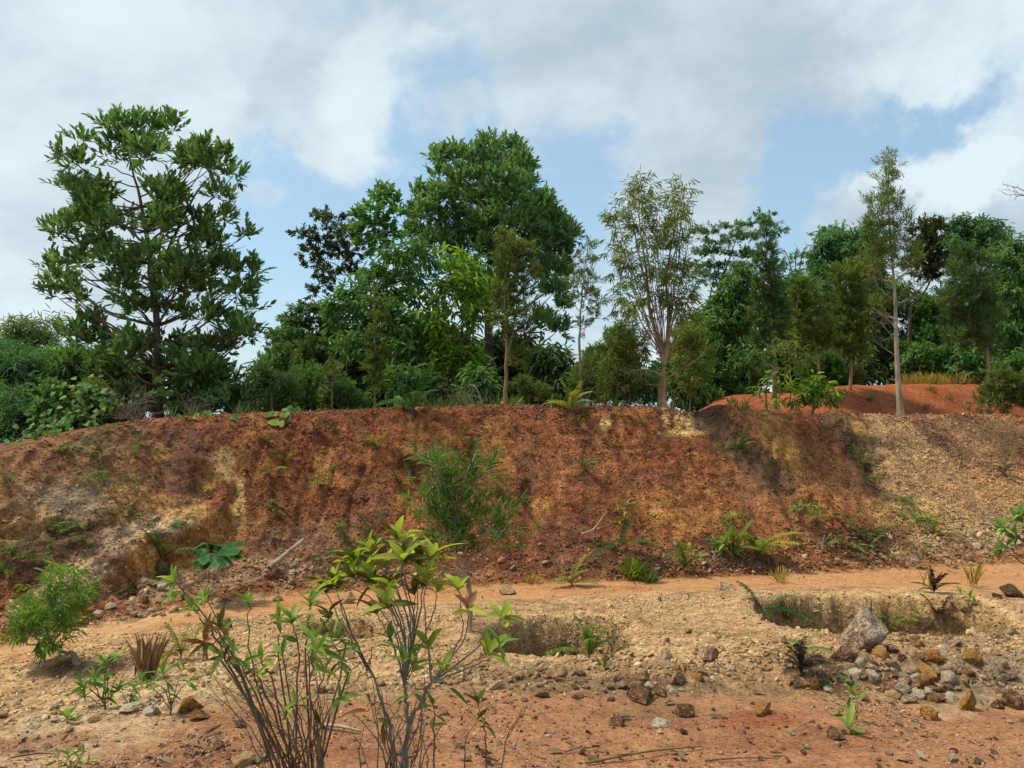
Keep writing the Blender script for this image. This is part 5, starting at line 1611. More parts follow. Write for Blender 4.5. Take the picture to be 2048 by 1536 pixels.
for key, mt in (('g', SHRUB_G), ('t', SHRUB_T), ('o', SHRUB_O), ('y', YEL_G), ('yd', YEL_D), ('p', PINK)):
    q = 0.8 if key in 'gto' else 1.0
    LS[key] = [leaf_shape('leaf', mt, 0.17 * q, 0.45, 0.22, twist=0.3), leaf_shape('leaf', mt, 0.19 * q, 0.15, 0.30), leaf_shape('leaf', mt, 0.16 * q, 0.75, 0.18, twist=-0.5, wave=0.012), leaf_shape('leaf', mt, 0.21 * q, 0.3, 0.15, wave=0.02, twist=0.6), leaf_shape('leaf', mt, 0.15 * q, 0.6, 0.35, twist=0.9)]
LS['v'] = [leaf_shape('leaf', VINE_G, 0.44, 0.15, 0.10, heart=0.8), leaf_shape('leaf', VINE_G, 0.40, 0.3, 0.15, heart=0.8, twist=0.3)]
STEM_R = noise_mat('red_stem', [(0.3, (0.10, 0.058, 0.038)), (0.7, (0.22, 0.115, 0.07))], scale=18, bump=0.2)
STEM_B = noise_mat('brown_stem', [(0.3, (0.09, 0.068, 0.045)), (0.7, (0.22, 0.17, 0.115))], scale=18, bump=0.3)
STEM_Y = noise_mat('grey_stem', [(0.3, (0.10, 0.09, 0.07)), (0.7, (0.27, 0.25, 0.20))], scale=14, bump=0.3, stretch=(1, 1, 0.4))


def add_leaf(root, base, pos, d, L, key, n=None, wide=1.0):
    n = np.array([0, 0, 1.0]) + rng.normal(0, 0.3, 3) + np.array([0, -0.35, 0]) if n is None else n
    if abs(unit(d) @ unit(n)) > 0.96:
        n = n + np.array([0.4, -0.7, 0.1])
    me = LS[key][int(rng.integers(0, len(LS[key])))]
    return put(root, me, 'leaf', frame(pos - base, d, n, L, L * wide, L))


def whorl(root, base, tip, axis, k, L, keys, open_=0.7, wide=1.0):
    axis = unit(axis)
    ref = unit(np.cross(axis, rng.normal(0, 1, 3)))
    bi = np.cross(axis, ref)
    ph0 = U(0, 6.28)
    for i in range(k):
        ph = ph0 + i * 2.39996
        out = math.cos(ph) * ref + math.sin(ph) * bi
        w = open_ * (0.45 + 0.75 * i / k)
        d = axis * (1.1 - 0.55 * i / k) + out * w
        p = tip - axis * L * 0.22 * (i / max(1, k - 1))
        add_leaf(root, base, p, d, L * U(0.7, 1.1), keys[int(rng.integers(0, len(keys)))], wide=wide, n=axis * 0.8 - out * 0.5 + np.array([0, -0.2, 0.5]))


def stem(root, base, knots, r0, mat, r1=None, name='stem', n=12, wob=0.004, sides=6):
    Q = curve_pts(knots, n, wob)
    b = MB(); b.add(*tube(Q, np.linspace(r0, r1 or r0 * 0.3, len(Q)), sides))
    global STEM
    STEM = link(name, b.mesh(name, mat, base), root)
    return Q


kD = crop(280, 1020, 2.976); kE = crop(620, 1020, 2.977)
# --- foreground shrub with many thin stems
Yb = 3.25
bx = at(612, 1590, Yb); bx[2] = g_xy(bx[0], bx[1])
sh = thing('shrub', 'foreground shrub of many thin brown stems with green leaves at their tips', 'shrub', bx)
TIPS = [((205, 420), 3.05, [(560, 900)], 7, 'gg'), ((395, 530), 3.2, [(600, 950)], 6, 'gg'), ((320, 590), 3.1, [(520, 880)], 6, 'gt'), ((640, 545), 3.35, [(670, 900)], 6, 'gt'), ((830, 640), 3.4, [(835, 950)], 5, 'tg'),
        ((900, 650), 3.3, [(940, 900)], 6, 'tg'), ((1015, 560), 3.2, [(985, 900)], 8, 'gg'), ((1040, 760), 3.1, [(1010, 1000)], 5, 'gg'), ((1105, 700), 3.3, [(1200, 900), (1230, 1050)], 5, 'go'), ((1175, 760), 3.2, [(1210, 900)], 5, 'gg'),
        ((480, 700), 3.0, [(640, 1000)], 6, 'to'), ((420, 690), 3.25, [(560, 920)], 5, 'tg'), ((500, 870), 3.1, [(640, 1060)], 4, 'go'), ((380, 790), 3.0, [(500, 900)], 4, 'oo'), ((850, 860), 3.15, [(880, 1050)], 4, 'tg'),
        ((720, 890), 3.3, [(800, 1080)], 4, 'gg'), ((1060, 830), 3.0, [(1020, 1050)], 4, 'gg'), ((1120, 900), 3.35, [(1060, 1100)], 4, 'tg'), ((640, 940), 3.2, [(760, 1120)], 3, 'gt'), ((1190, 1120), 3.1, [(1120, 1200)], 3, 'tg'), ((930, 1140), 3.2, [(950, 1250)], 3, 'gg')]
for (tx, ty), Y, mids, k, kk in TIPS:
    tip = at(*kD(tx, ty), Y)
    b0 = bx + np.array([U(-.10, .10), U(-.08, .08), -0.03])
    mid = [at(*kD(x, y), (Y + Yb) / 2) for (x, y) in mids]
    Q = stem(sh, bx, [b0, *mid[::-1], tip], U(0.004, 0.0062), STEM_R if U(0, 1) < 0.6 else STEM_B, 0.0022, n=14, wob=0.005)
    whorl(STEM, bx, tip, Q[-1] - Q[-3], k + 1, U(0.072, 0.105), kk, 0.95)
    for j in range(int(len(Q) * 0.55), len(Q) - 1):
        if U(0, 1) < 0.55:
            ax = unit(Q[j] - Q[j - 1]); out = unit(np.cross(ax, rng.normal(0, 1, 3)))
            add_leaf(STEM, bx, Q[j], ax * 0.5 + out + np.array([0, 0, -0.15]), U(0.05, 0.09), kk[int(rng.integers(0, 2))])
for i in range(26):                                # leafless stems fanning from the foot
    x = U(380, 1150); y = U(820, 1150)
    tip = at(*kD(x, y), U(2.95, 3.5))
    b0 = bx + np.array([U(-.13, .13), U(-.1, .1), -0.03])
    m = b0 * 0.5 + tip * 0.5 + np.array([(b0[0] - tip[0]) * 0.12, 0, 0.05])
    stem(sh, bx, [b0, m, tip], U(0.0022, 0.0042), STEM_B, 0.001, n=10, wob=0.007, sides=5)
stem(sh, bx, [bx + np.array([0.06, 0, -.02]), at(*kD(1070, 1420), 3.2), at(*kD(1050, 1330), 3.2), at(*kD(1040, 1200), 3.2)], 0.011, STEM_B, 0.006)
add_leaf(STEM, bx, at(*kD(1045, 1180), 3.18), np.array([0.05, 0, -1.0]), 0.095, 'o', n=np.array([0, -1, 0.1]))

# --- foreground shrub with large yellow green leaves on grey stems
Yb = 3.4
bx = at(812, 1590, Yb); bx[2] = g_xy(bx[0], bx[1])
sh = thing('shrub', 'foreground shrub with large yellow green leaf whorls on grey forking stems', 'shrub', bx)
fork = at(*kE(590, 1270), Yb)
stem(sh, bx, [bx + np.array([0, 0, -.03]), at(*kE(570, 1480), Yb), fork], 0.012, STEM_Y, 0.010)
fa = at(*kE(560, 1030), 3.45); fb = at(*kE(722, 1030), 3.3)
stem(sh, bx, [fork, at(*kE(570, 1150), 3.42), fa], 0.009, STEM_Y, 0.007)
stem(sh, bx, [fork, at(*kE(640, 1180), 3.35), fb], 0.009, STEM_Y, 0.006)
g0 = at(*kE(490, 1500), 3.5); gq = at(*kE(430, 1150), 3.5); g2 = at(*kE(350, 950), 3.5)
stem(sh, bx, [bx + np.array([-.05, .05, -.03]), g0, at(*kE(480, 1330), 3.5), gq, g2, at(*kE(280, 800), 3.5), at(*kE(180, 540), 3.5)], 0.010, STEM_Y, 0.003, n=24)
BR = [((480, 260), 3.5, fa, [(600, 760), (510, 440)], 10, 'yyy'), ((590, 150), 3.45, fa, [(620, 700), (540, 380)], 9, ('y', 'y', 'yd')), ((330, 330), 3.4, fa, [(560, 760), (420, 520)], 9, ('y', 'y', 'yd')), ((430, 360), 3.55, fa, [(560, 700), (470, 500)], 7, ('y', 'yd')),
      ((640, 260), 3.5, fa, [(630, 640), (640, 400)], 7, ('y', 'yd', 'p')), ((690, 420), 3.4, fb, [(700, 760), (680, 560)], 6, ('y', 'y', 'yd')), ((880, 460), 3.35, fb, [(900, 760), (900, 600)], 6, ('y', 'y')), ((940, 580), 3.2, fb, [(900, 800), (940, 690)], 5, ('y', 'p')),
      ((1150, 640), 3.3, fb, [(900, 900), (1080, 740)], 6, ('y', 'y', 'p')), ((1050, 850), 3.25, fb, [(850, 950), (980, 900)], 6, ('y', 'y', 'p')), ((460, 560), 3.3, fa, [(540, 800), (500, 660)], 6, ('y', 'yd')), ((390, 600), 3.6, fa, [(500, 820), (440, 700)], 5, ('yd', 'yd')),
      ((420, 170), 3.45, fa, [(600, 720), (480, 420)], 8, ('y', 'y')), ((540, 90), 3.55, fa, [(620, 700), (540, 300)], 7, ('y', 'y', 'yd')), ((350, 230), 3.5, fa, [(560, 740), (420, 440)], 8, ('y', 'y', 'yd')), ((570, 230), 3.35, fa, [(600, 700), (560, 420)], 8, ('yd', 'y')),
      ((260, 370), 3.45, fa, [(520, 780), (360, 520)], 7, ('y', 'yd')), ((400, 300), 3.6, fa, [(560, 760), (430, 480)], 7, ('y', 'yd')), ((700, 220), 3.5, fa, [(650, 640), (680, 400)], 6, ('y', 'y')), ((500, 390), 3.4, fa, [(570, 760), (520, 560)], 7, ('yd', 'y')), ((620, 480), 3.45, fa, [(600, 780), (620, 620)], 6, ('y', 'yd')),
      ((90, 470), 3.5, g2, [(250, 780), (150, 600)], 6, ('yd', 'g')), ((160, 450), 3.45, g2, [(260, 760), (190, 580)], 5, ('yd', 'yd')), ((110, 620), 3.4, g2, [(260, 820), (160, 700)], 4, ('yd', 'yd')), ((760, 470), 3.5, fa, [(680, 760), (740, 580)], 5, ('y', 'y', 'yd')),
      ((700, 800), 3.4, fb, [(720, 920)], 6, ('y', 'g')), ((800, 940), 3.3, fb, [(770, 990)], 5, ('y', 'g')), ((560, 880), 3.3, fa, [(560, 960)], 6, ('g', 't')), ((480, 760), 3.5, fa, [(520, 880)], 5, ('g', 'yd')), ((620, 930), 3.5, fa, [(600, 980)], 5, ('g', 'y')), ((1130, 800), 3.2, fb, [(950, 940), (1080, 880)], 4, ('t', 'g'))]
for (tx, ty), Y, a, mids, k, kk in BR:
    if ty < 420 and tx < 720:                      # the bright top spreads sideways
        tx, ty = 440 + (tx - 480) * 1.3, ty + 60
    tip = at(*kE(tx, ty), Y)
    mid = [at(*kE(x, y), (Y + 3.4) / 2) for (x, y) in mids]
    Q = stem(sh, bx, [a, *mid, tip], U(0.0032, 0.005), STEM_Y, 0.002, n=12, wob=0.003)
    top = ty < 480 and tx < 760
    whorl(STEM, bx, tip, Q[-1] - Q[-2] + np.array([0, 0, 0.02]), k + (1 if top else 0), U(0.095, 0.135) if top else U(0.08, 0.115), kk, 0.95, wide=1.3)
LK = [((270, 930), 't'), ((160, 900), 't'), ((330, 1100), 'g'), ((400, 1240), 'g'), ((510, 1240), 'g'), ((190, 1120), 't'), ((440, 1260), 'o'), ((340, 1200), 'o'), ((620, 1090), 'g'), ((590, 1110), 't'), ((830, 1060), 't'), ((240, 760), 't'), ((380, 820), 't')]
for (x, y), k_ in LK:
    p = at(*kE(x, y), U(3.2, 3.6))
    near = min([g2, gq, fork, fa, fb, g0], key=lambda q: np.linalg.norm(q - p))
    stem(sh, bx, [near, (near + p) / 2 + np.array([0, 0, 0.02]), p], 0.003, STEM_B, 0.0012, sides=4)
    add_leaf(STEM, bx, p, np.array([U(-1, 1), U(-.4, .2), U(-.6, .5)]), U(0.07, 0.10), k_)
for i in range(22):
    x = U(150, 820); y = U(950, 1300)
    tip = at(*kE(x, y), U(3.2, 3.7))
    b0 = bx + np.array([U(-.16, .08), U(-.1, .15), -0.03])
    stem(sh, bx, [b0, b0 * 0.5 + tip * 0.5 + rng.normal(0, 0.03, 3), tip], U(0.003, 0.006), STEM_B if U(0, 1) < 0.7 else STEM_Y, 0.0012, n=9, wob=0.006, sides=5)


# --- saplings and seedlings
def seedling(label, knots, Y, leaf_at, L, keys, r0=0.004, mat=None, ground=True, name='seedling', cat='seedling', extra=(), topk=5, wide=1.0, group=None):
    """knots: stem in picture coordinates from foot to tip"""
    if Y is None:
        f0 = g_at(*knots[0]); Y = f0[1]
    K = [at(x, y, Y) for (x, y) in knots]
    if ground:
        K[0][2] = g_xy(K[0][0], K[0][1]) - 0.01
    base = K[0].copy()
    root = thing(name, label, cat, base, group)
    Q = stem(root, base, K, r0, mat or STEM_R, r0 * 0.4, n=14, wob=r0 * 0.5, sides=5)
    if topk:
        whorl(STEM, base, Q[-1], Q[-1] - Q[-3] + np.array([0, 0, 0.01]), topk, L, keys, 0.85, wide)
    for f in leaf_at:
        j = int(f * (len(Q) - 1))
        out = unit(np.array([U(-1, 1), U(-1, 0.6), U(-0.2, 0.3)]))
        add_leaf(STEM, base, Q[j], out, L * U(0.7, 1.2), keys[int(rng.integers(0, len(keys)))], wide=wide)
    for kn in extra:
        E = [at(x, y, Y + U(-.05, .05)) for (x, y) in kn]
        Q2 = stem(root, base, E, r0 * 0.7, mat or STEM_R, r0 * 0.25, n=10, wob=r0 * 0.5, sides=5)
        if topk:
            whorl(STEM, base, Q2[-1], Q2[-1] - Q2[-2], max(3, topk - 2), L * 0.9, keys, 0.9, wide)
    return root


seedling('thin red stemmed sapling with one big leaf right of the grey stems', [kE(745, 1600), kE(740, 1400), kE(738, 1250), kE(730, 1150)], 3.3, [0.55, 0.6, 0.75, 0.8], 0.075, 'gg', 0.005, topk=4)
seedling('two stemmed red sapling with whorled leaves in front of the bare red soil', [kE(1060, 1600), kE(1050, 1400), kE(1030, 1280), kE(1000, 1140)], 3.35, [0.7, 0.75, 0.85], 0.07, 'go', 0.0045, extra=[[kE(925, 1580), kE(930, 1380), kE(1000, 1240)]], topk=6)
seedling('leafless brown twig standing in the red soil', [kE(1115, 1540), kE(1165, 1380), kE(1255, 1210)], 3.4, [], 0.05, 'g', 0.0035, mat=STEM_B, topk=0, extra=[[kE(1180, 1350), kE(1215, 1300)], [kE(1130, 1480), kE(1080, 1530)], [kE(1200, 1310), kE(1290, 1180)]], name='bare_twig', cat='twig')
seedling('two stemmed seedling with small leaves on the red soil at right', [kB(990, 1085), kB(985, 1010), kB(955, 900)], None, [0.6], 0.085, 'gt', 0.0035, extra=[[kB(995, 1080), kB(998, 1000), kB(985, 930)], [kB(985, 1070), kB(935, 990)]], topk=5)
seedling('broad leaved sprout beside the brown stone on the red soil', [kB(955, 1165), kB(950, 1140), kB(940, 1110)], None, [0.3, 0.6], 0.11, 'gt', 0.004, topk=4, wide=1.3)
seedling('bright sprout among the pale gravel at lower left', [kA(455, 1235), kA(450, 1190)], None, [0.6], 0.10, 'gg', 0.004, topk=5, wide=1.3)
seedling('seedling with upright stems in the bottom left corner', [kA(470, 1560), kA(470, 1490), kA(460, 1450)], None, [0.4, 0.6, 0.8], 0.07, 'gg', 0.004, extra=[[kA(480, 1560), kA(430, 1500), kA(380, 1490)], [kA(480, 1555), kA(530, 1490)], [kA(490, 1560), kA(590, 1500)]], topk=5)
seedling('small leafy shrub on the gravel left of the dark dead tuft', [kA(705, 1140), kA(700, 1000), kA(710, 830)], None, [0.3, 0.4, 0.5, 0.55, 0.6, 0.65, 0.7, 0.75, 0.8, 0.85, 0.9], 0.10, 'gt', 0.007, name='small_shrub', cat='shrub',
         extra=[[kA(700, 1100), kA(640, 980), kA(630, 920)], [kA(705, 1080), kA(770, 960), kA(760, 800)], [kA(700, 1120), kA(570, 1040)], [kA(700, 1100), kA(600, 1000), kA(560, 990)], [kA(705, 1090), kA(720, 950), kA(690, 850)], [kA(705, 1110), kA(800, 1000)]], topk=8)
seedling('leafy seedling in front of the pale yellow fern at left', [kA(1150, 1180), kA(1140, 1040), kA(1100, 900)], None, [0.4, 0.5, 0.6, 0.7, 0.8], 0.10, 'gt', 0.006, extra=[[kA(1150, 1150), kA(1190, 980), kA(1230, 870)], [kA(1150, 1120), kA(1100, 1000), kA(1000, 960)], [kA(1150, 1120), kA(1220, 1000), kA(1270, 950)], [kA(1145, 1140), kA(1050, 1010), kA(950, 940)]], topk=6, name='small_shrub', cat='shrub')
seedling('low dark leaved shrub below the dark dead tuft', [kA(870, 1120), kA(880, 1050), kA(900, 1000)], None, [0.3, 0.5, 0.6, 0.7, 0.8], 0.09, 'gt', 0.005, extra=[[kA(870, 1110), kA(930, 1020), kA(990, 990)], [kA(870, 1110), kA(820, 1030), kA(800, 1000)]], topk=6, name='small_shrub', cat='shrub')
seedling('seedling with a few leaves beyond the right pit', [kB(1700, 370), kB(1700, 320), kB(1705, 290)], None, [0.5, 0.8], 0.12, 'tt', 0.004, topk=4, extra=[[kB(1705, 360), kB(1780, 330)], [kB(1700, 350), kB(1650, 270)]])
seedling('feather leaved tree seedling with a drooping dark umbrella of leaflets', [(413, 1185), (418, 1150), (420, 1128)], None, [], 0.12, 'g', 0.010, mat=STEM_B, topk=0)
seedling('leafy sprout on the bank face right of the smooth red slope', [k7(840, 890), k7(842, 830), k7(848, 760)], None, [0.3, 0.5, 0.7, 0.8, 0.9], 0.13, 'gg', 0.006, extra=[[k7(840, 880), k7(800, 830), k7(790, 800)], [k7(842, 850), k7(890, 800)], [k7(820, 920), k7(800, 900), k7(795, 880)]], topk=6)
seedling('upright leafy sapling behind the lush fern at the bank foot', [k7(1560, 1060), k7(1560, 950), k7(1555, 850)], None, [0.2, 0.4, 0.5, 0.6, 0.7, 0.8, 0.9], 0.15, 'gt', 0.009, extra=[[k7(1560, 1040), k7(1510, 920), k7(1500, 880)], [k7(1560, 1000), k7(1610, 900), k7(1615, 850)], [k7(1560, 1050), k7(1490, 1000), k7(1450, 1000)], [k7(1560, 1060), k7(1500, 1080), k7(1480, 1060)], [k7(1565, 1050), k7(1620, 1000), k7(1640, 970)]], topk=9, name='small_shrub', cat='shrub')
seedling('broad leaved shrub in front of the lush fern at the bank foot', [k7(1520, 1130), k7(1510, 1070), k7(1500, 1010)], None, [0.3, 0.5, 0.6, 0.7, 0.8, 0.9], 0.17, 'gg', 0.009, extra=[[k7(1525, 1125), k7(1570, 1080), k7(1590, 1050)], [k7(1520, 1120), k7(1560, 1100), k7(1570, 1090)], [k7(1515, 1120), k7(1480, 1080), k7(1470, 1060)]], topk=8, name='small_shrub', cat='shrub', wide=1.2)
seedling('leafy sapling on the bank left of the fern patch at right', [k8(535, 880), k8(530, 820), k8(525, 780)], None, [0.2, 0.4, 0.5, 0.6, 0.7, 0.8, 0.9], 0.15, 'gt', 0.008, extra=[[k8(535, 870), k8(500, 820), k8(490, 800)], [k8(535, 870), k8(565, 820), k8(570, 790)]], topk=8, name='small_shrub', cat='shrub')
seedling('slim sapling right beside the leafy sapling on the right bank', [k8(640, 900), k8(645, 850), k8(655, 790)], None, [0.3, 0.5, 0.6, 0.7, 0.8, 0.9], 0.14, 'gt', 0.007, extra=[[k8(640, 880), k8(620, 830)], [k8(645, 870), k8(680, 810)]], topk=7)
seedling('green sapling on the tan scree above the fern patch', [k8(1330, 930), k8(1335, 880), k8(1340, 850)], None, [0.3, 0.6, 0.8], 0.14, 'gg', 0.007, extra=[[k8(1330, 920), k8(1300, 860)], [k8(1335, 910), k8(1380, 870)]], topk=7)
# shrub reaching in from beyond the right edge
seedling('leafy boughs reaching in at the right edge over the scree', [(2125, 1330), (2110, 1200), (2085, 1090), (2040, 1040)], 7.0, [0.5, 0.6, 0.7, 0.75, 0.8, 0.85, 0.9, 0.95], 0.14, 'gt', 0.016, mat=STEM_B, extra=[
    [(2110, 1200), (2060, 1100), (2010, 1060)], [(2110, 1190), (2060, 1090), (2005, 1055)], [(2105, 1150), (2070, 1060), (2045, 1025)], [(2110, 1210), (2060, 1130), (2010, 1095)], [(2100, 1120), (2060, 1080), (2030, 1075)], [(2110, 1230), (2050, 1130), (2000, 1105)], [(2115, 1150), (2090, 1050), (2070, 1020)]],
    topk=9, name='leafy_shrub', cat='shrub', wide=1.2)


# feather leaved seedling: compound leaves radiating from the stem tip
def mimosa():
    root = [o for o in COL.objects if o.get('label', '').startswith('feather leaved tree seedling')][0]
    base = np.array(root.location)
    Y = base[1]
    tip = at(420, 1128, Y)
    mt = leaf_mat('feather_leaflet', [(0.03, 0.10, 0.028), (0.045, 0.14, 0.034), (0.06, 0.17, 0.04)], trans=0.22)
    mb = MB()
    for (x, y, dy) in [(485, 1082, 0), (478, 1100, -.25), (455, 1125, -.35), (395, 1100, -.1), (398, 1130, -.3), (420, 1120, -.4), (440, 1090, .15), (410, 1085, .1), (440, 1128, -.5), (485, 1108, -.1)]:
        e = at(x, y, Y + dy)
        m = (tip + e) / 2 + np.array([0, 0, 0.09])
        Q = curve_pts([tip, m, e], 14)
        for j in range(2, len(Q)):
            ax = unit(Q[j] - Q[j - 1]); sd = unit(np.cross(ax, [0, 0, 1]))
            for s in (-1, 1):
                leaves(mb, [Q[j]], np.array([sd * s + ax * 0.4 + np.array([0, 0, -0.35])]), np.array([[0.1, -0.2, 1.0]]), [0.145 * math.sin(0.5 + 2.2 * j / len(Q))], [0.046], droop=0.3, fold=0.1)
        b = MB(); b.add(*tube(Q, np.linspace(0.004, 0.0015, len(Q)), 4))
        link('leaf_stalk', b.mesh('leaf_stalk', STEM_B, base), root)
    o = link('leaflets', mb.mesh('leaflets', mt, base, smooth=False), root); o['kind'] = 'stuff'


mimosa()

# --- mid-distance shrubs built like small trees
cF = crop(800, 900, 5.485)
f0 = g_at(938, 1262)
make_tree('shrub', 'dense narrow leaved green shrub on slim pale trunks in the middle', 'shrub', float(f0[1]),
          [cF(760, 1990), cF(775, 1700), cF(760, 1480), cF(735, 1250), cF(690, 1050), cF(640, 800), cF(600, 500)],
          [(*cF(x, y), rx / 5.485, ry / 5.485) for (x, y, rx, ry) in [(380, 130, 40, 60), (350, 220, 90, 50), (470, 260, 90, 60), (650, 230, 110, 80), (760, 190, 40, 50), (350, 380, 110, 90), (550, 400, 120, 100), (760, 380, 130, 90), (920, 280, 70, 60), (260, 600, 100, 90),
                                                                   (450, 600, 130, 100), (680, 620, 140, 100), (860, 560, 90, 90), (250, 780, 100, 80), (430, 800, 120, 90), (640, 820, 140, 90), (840, 770, 120, 90), (1000, 830, 110, 80), (1150, 700, 60, 50), (1160, 860, 80, 80), (1200, 990, 60, 60), (1060, 960, 100, 70),
                                                                   (520, 960, 120, 70), (740, 1000, 130, 70), (900, 980, 100, 70), (400, 960, 90, 60), (430, 1250, 60, 50), (600, 1100, 60, 60), (480, 1100, 70, 60)]],
          'narrow', leaf_mat('mid_shrub_leaf', [(0.05, 0.11, 0.026), (0.08, 0.16, 0.036), (0.12, 0.22, 0.05), (0.18, 0.27, 0.065)], trans=0.36), BARK_PALE, cover=1.8, base_r=0.022, depth=0.7, grow=0.88, lscale=0.80, ground=float(f0[2]), shell=2.0,
          stems=[([cF(760, 1560), cF(700, 1350), cF(640, 1240), cF(580, 1000), cF(430, 900)], 0.014), ([cF(740, 1300), cF(800, 1150), cF(950, 1000)], 0.012), ([cF(650, 1380), cF(635, 1240), cF(560, 1190), cF(480, 1110)], 0.010)])
f0 = g_at(160, 1328)
make_tree('willow_shrub', 'feathery bright green shrub on a bent leaning trunk at lower left', 'shrub', float(f0[1]),
          [kA(545, 850), kA(505, 790), kA(470, 755), kA(430, 760), (kA(370, 715)), kA(320, 630), kA(340, 480), kA(400, 330)],
          [(*kA(x, y), rx / 3.3675, ry / 3.3675) for (x, y, rx, ry) in [(430, 200, 60, 50), (400, 280, 100, 70), (290, 340, 90, 60), (480, 320, 70, 60), (360, 430, 120, 80), (260, 450, 70, 60), (480, 430, 80, 70), (570, 400, 70, 60), (330, 540, 130, 80), (200, 540, 100, 70), (110, 540, 70, 50),
                                                                        (440, 580, 80, 70), (280, 640, 120, 60), (80, 640, 60, 50), (420, 660, 60, 50), (180, 620, 80, 60), (330, 700, 60, 50)]],
          'willow', leaf_mat('bright_willow_leaf', [(0.11, 0.21, 0.035), (0.16, 0.28, 0.045), (0.22, 0.35, 0.06)], trans=0.42), BARK_PALE, cover=0.85, base_r=0.024, depth=0.75, lscale=0.55, ground=float(f0[2]), shell=2.0)
# young trees and bushes on the red mound and the crest
for (nm, lab, Y, trunk, cls, lt, mt, bk, cov, br, ls) in [
    ('sapling', 'thin sapling with a yellow top whorl on the red mound', 16.2, [(1277, 1440), (1272, 1250), (1262, 1090)], [(1250, 1080, 46, 16), (1225, 1130, 30, 20), (1335, 1145, 50, 30), (1310, 1185, 36, 24), (1300, 1120, 30, 20)], 'droop', 'olive2', BARK_PALE, 0.8, 0.018, 0.7),
    ('bush', 'bright green glossy bush at the foot of the saplings on the red mound', 16.0, [(1390, 1440), (1395, 1380), (1400, 1300)], [(1390, 1340, 80, 46), (1440, 1290, 46, 34), (1485, 1385, 36, 32), (1330, 1370, 50, 40), (1430, 1370, 60, 40)], 'droop', 'droop', BARK_DARK, 1.5, 0.025, 0.7),
    ('sapling', 'leaning pale stemmed sapling left of the yellow topped one', 16.2, [(1148, 1420), (1150, 1290), (1195, 1222), (1250, 1210)], [(1120, 1160, 54, 28), (1080, 1125, 54, 30), (1010, 1150, 54, 34), (1180, 1180, 40, 30), (1060, 1190, 50, 30)], 'droop', 'green', BARK_PALE, 0.9, 0.022, 0.65),
    ('bush', 'low bush with yellow green leaves left of the glossy bush', 15.9, [(1215, 1435), (1215, 1360), (1215, 1300)], [(1220, 1290, 54, 24), (1190, 1310, 40, 24), (1260, 1320, 40, 26)], 'droop', 'lime', BARK_PALE, 1.1, 0.018, 0.7),
    ('bush', 'tiny leafy bush at the mound foot left of the saplings', 15.4, [(1172, 1440), (1172, 1420), (1172, 1400)], [(1172, 1405, 28, 20), (1105, 1360, 26, 14)], 'droop', 'droop', BARK_PALE, 1.3, 0.012, 0.6),
]:
    make_tree(nm, lab, 'bush' if nm == 'bush' else 'sapling', Y, trunk, cls, lt, LM[mt], bk, cover=cov, base_r=br, cv=c3, lscale=ls, depth=0.6, fill=False)
make_tree('bush', 'olive bush with reddish tips on the mound foot at the right edge', 'bush', 17.0, [(1345, 1460), (1340, 1380), (1335, 1280)],
          [(1340, 1270, 60, 50), (1280, 1330, 50, 40), (1390, 1310, 60, 50), (1230, 1400, 50, 30), (1320, 1390, 70, 40), (1410, 1390, 60, 50), (1450, 1320, 50, 60)], 'narrow_s', LM['olive'], BARK_PALE, cover=1.6, base_r=0.02, cv=c4, depth=0.8, lscale=1.2)
make_tree('bare_sapling', 'leafless pale sapling on the mound near the right edge', 'sapling', 15.6, [(1143, 1472), (1130, 1380), (1115, 1290), (1105, 1240)], [(1105, 1235, 5, 5)], 'narrow_s', LM['dry'], BARK_PALE, cover=0.3, base_r=0.016, cv=c4, depth=0.1, limbs=False, fill=False,
          bare=[([(1128, 1370), (1160, 1350), (1180, 1330)], 0.007), ([(1120, 1330), (1090, 1300), (1070, 1290)], 0.007), ([(1130, 1400), (1095, 1380)], 0.006), ([(1112, 1290), (1130, 1260)], 0.005)])
make_tree('thin_sapling', 'thin white sapling with few yellowish leaves above the crest', 'sapling', 13.6, [(665, 832), (664, 790), (665, 735)], [(665, 745, 18, 10), (650, 755, 14, 10), (682, 750, 14, 10), (640, 765, 16, 10)], 'round', LM['olive2'], BARK_PALE, cover=0.8, base_r=0.014, depth=0.6, lscale=0.6, fill=False)
make_tree('palm_seedling', 'palm like seedling with a tuft of narrow arching leaves on a pale stem', 'seedling', 13.3, [(545, 842), (544, 815), (543, 785)], [(543, 772, 16, 14)], 'bamboo', LM['bamboo'], BARK_PALE, cover=1.8, base_r=0.02, depth=0.5, lscale=1.4, fill=False, limbs=False)


# weeds and dead tufts dotted over the red mound
for i, (px, row) in enumerate([(1690, 9), (1870, 10), (1900, 7), (1960, 9), (1990, 5), (1745, 6), (1850, 4), (1470, 8), (1450, 5), (1940, 4)]):
    k = int((px - 1385) / (2500 - 1385) * 259)
    P = MOUND[row, k]
    pts = P + rng.normal(0, 0.05, (26, 3)) * np.array([1, 1, 0])
    mt = LM['bamboo'] if i % 3 else LM['dry']
    root = thing('weed', ('dry' if i % 3 == 0 else 'green') + ' little weed on the red mound ' + ['at the left of the tallest slim trunk', 'right of the tallest slim trunk', 'midway between the slim trunk and bare sapling', 'left of the bare sapling', 'at the right edge',
                 'close left of the slim trunk', 'at the mound foot right of the slim trunk', 'at the left tip', 'low at the left tip', 'at the mound foot by the bare sapling'][i], 'weed', P)
    o = link('blades', grass('weed', pts, 0.08, 0.22, mt, 0.6, 0.014).mesh('blades', mt, P, smooth=False), root); o['kind'] = 'stuff'


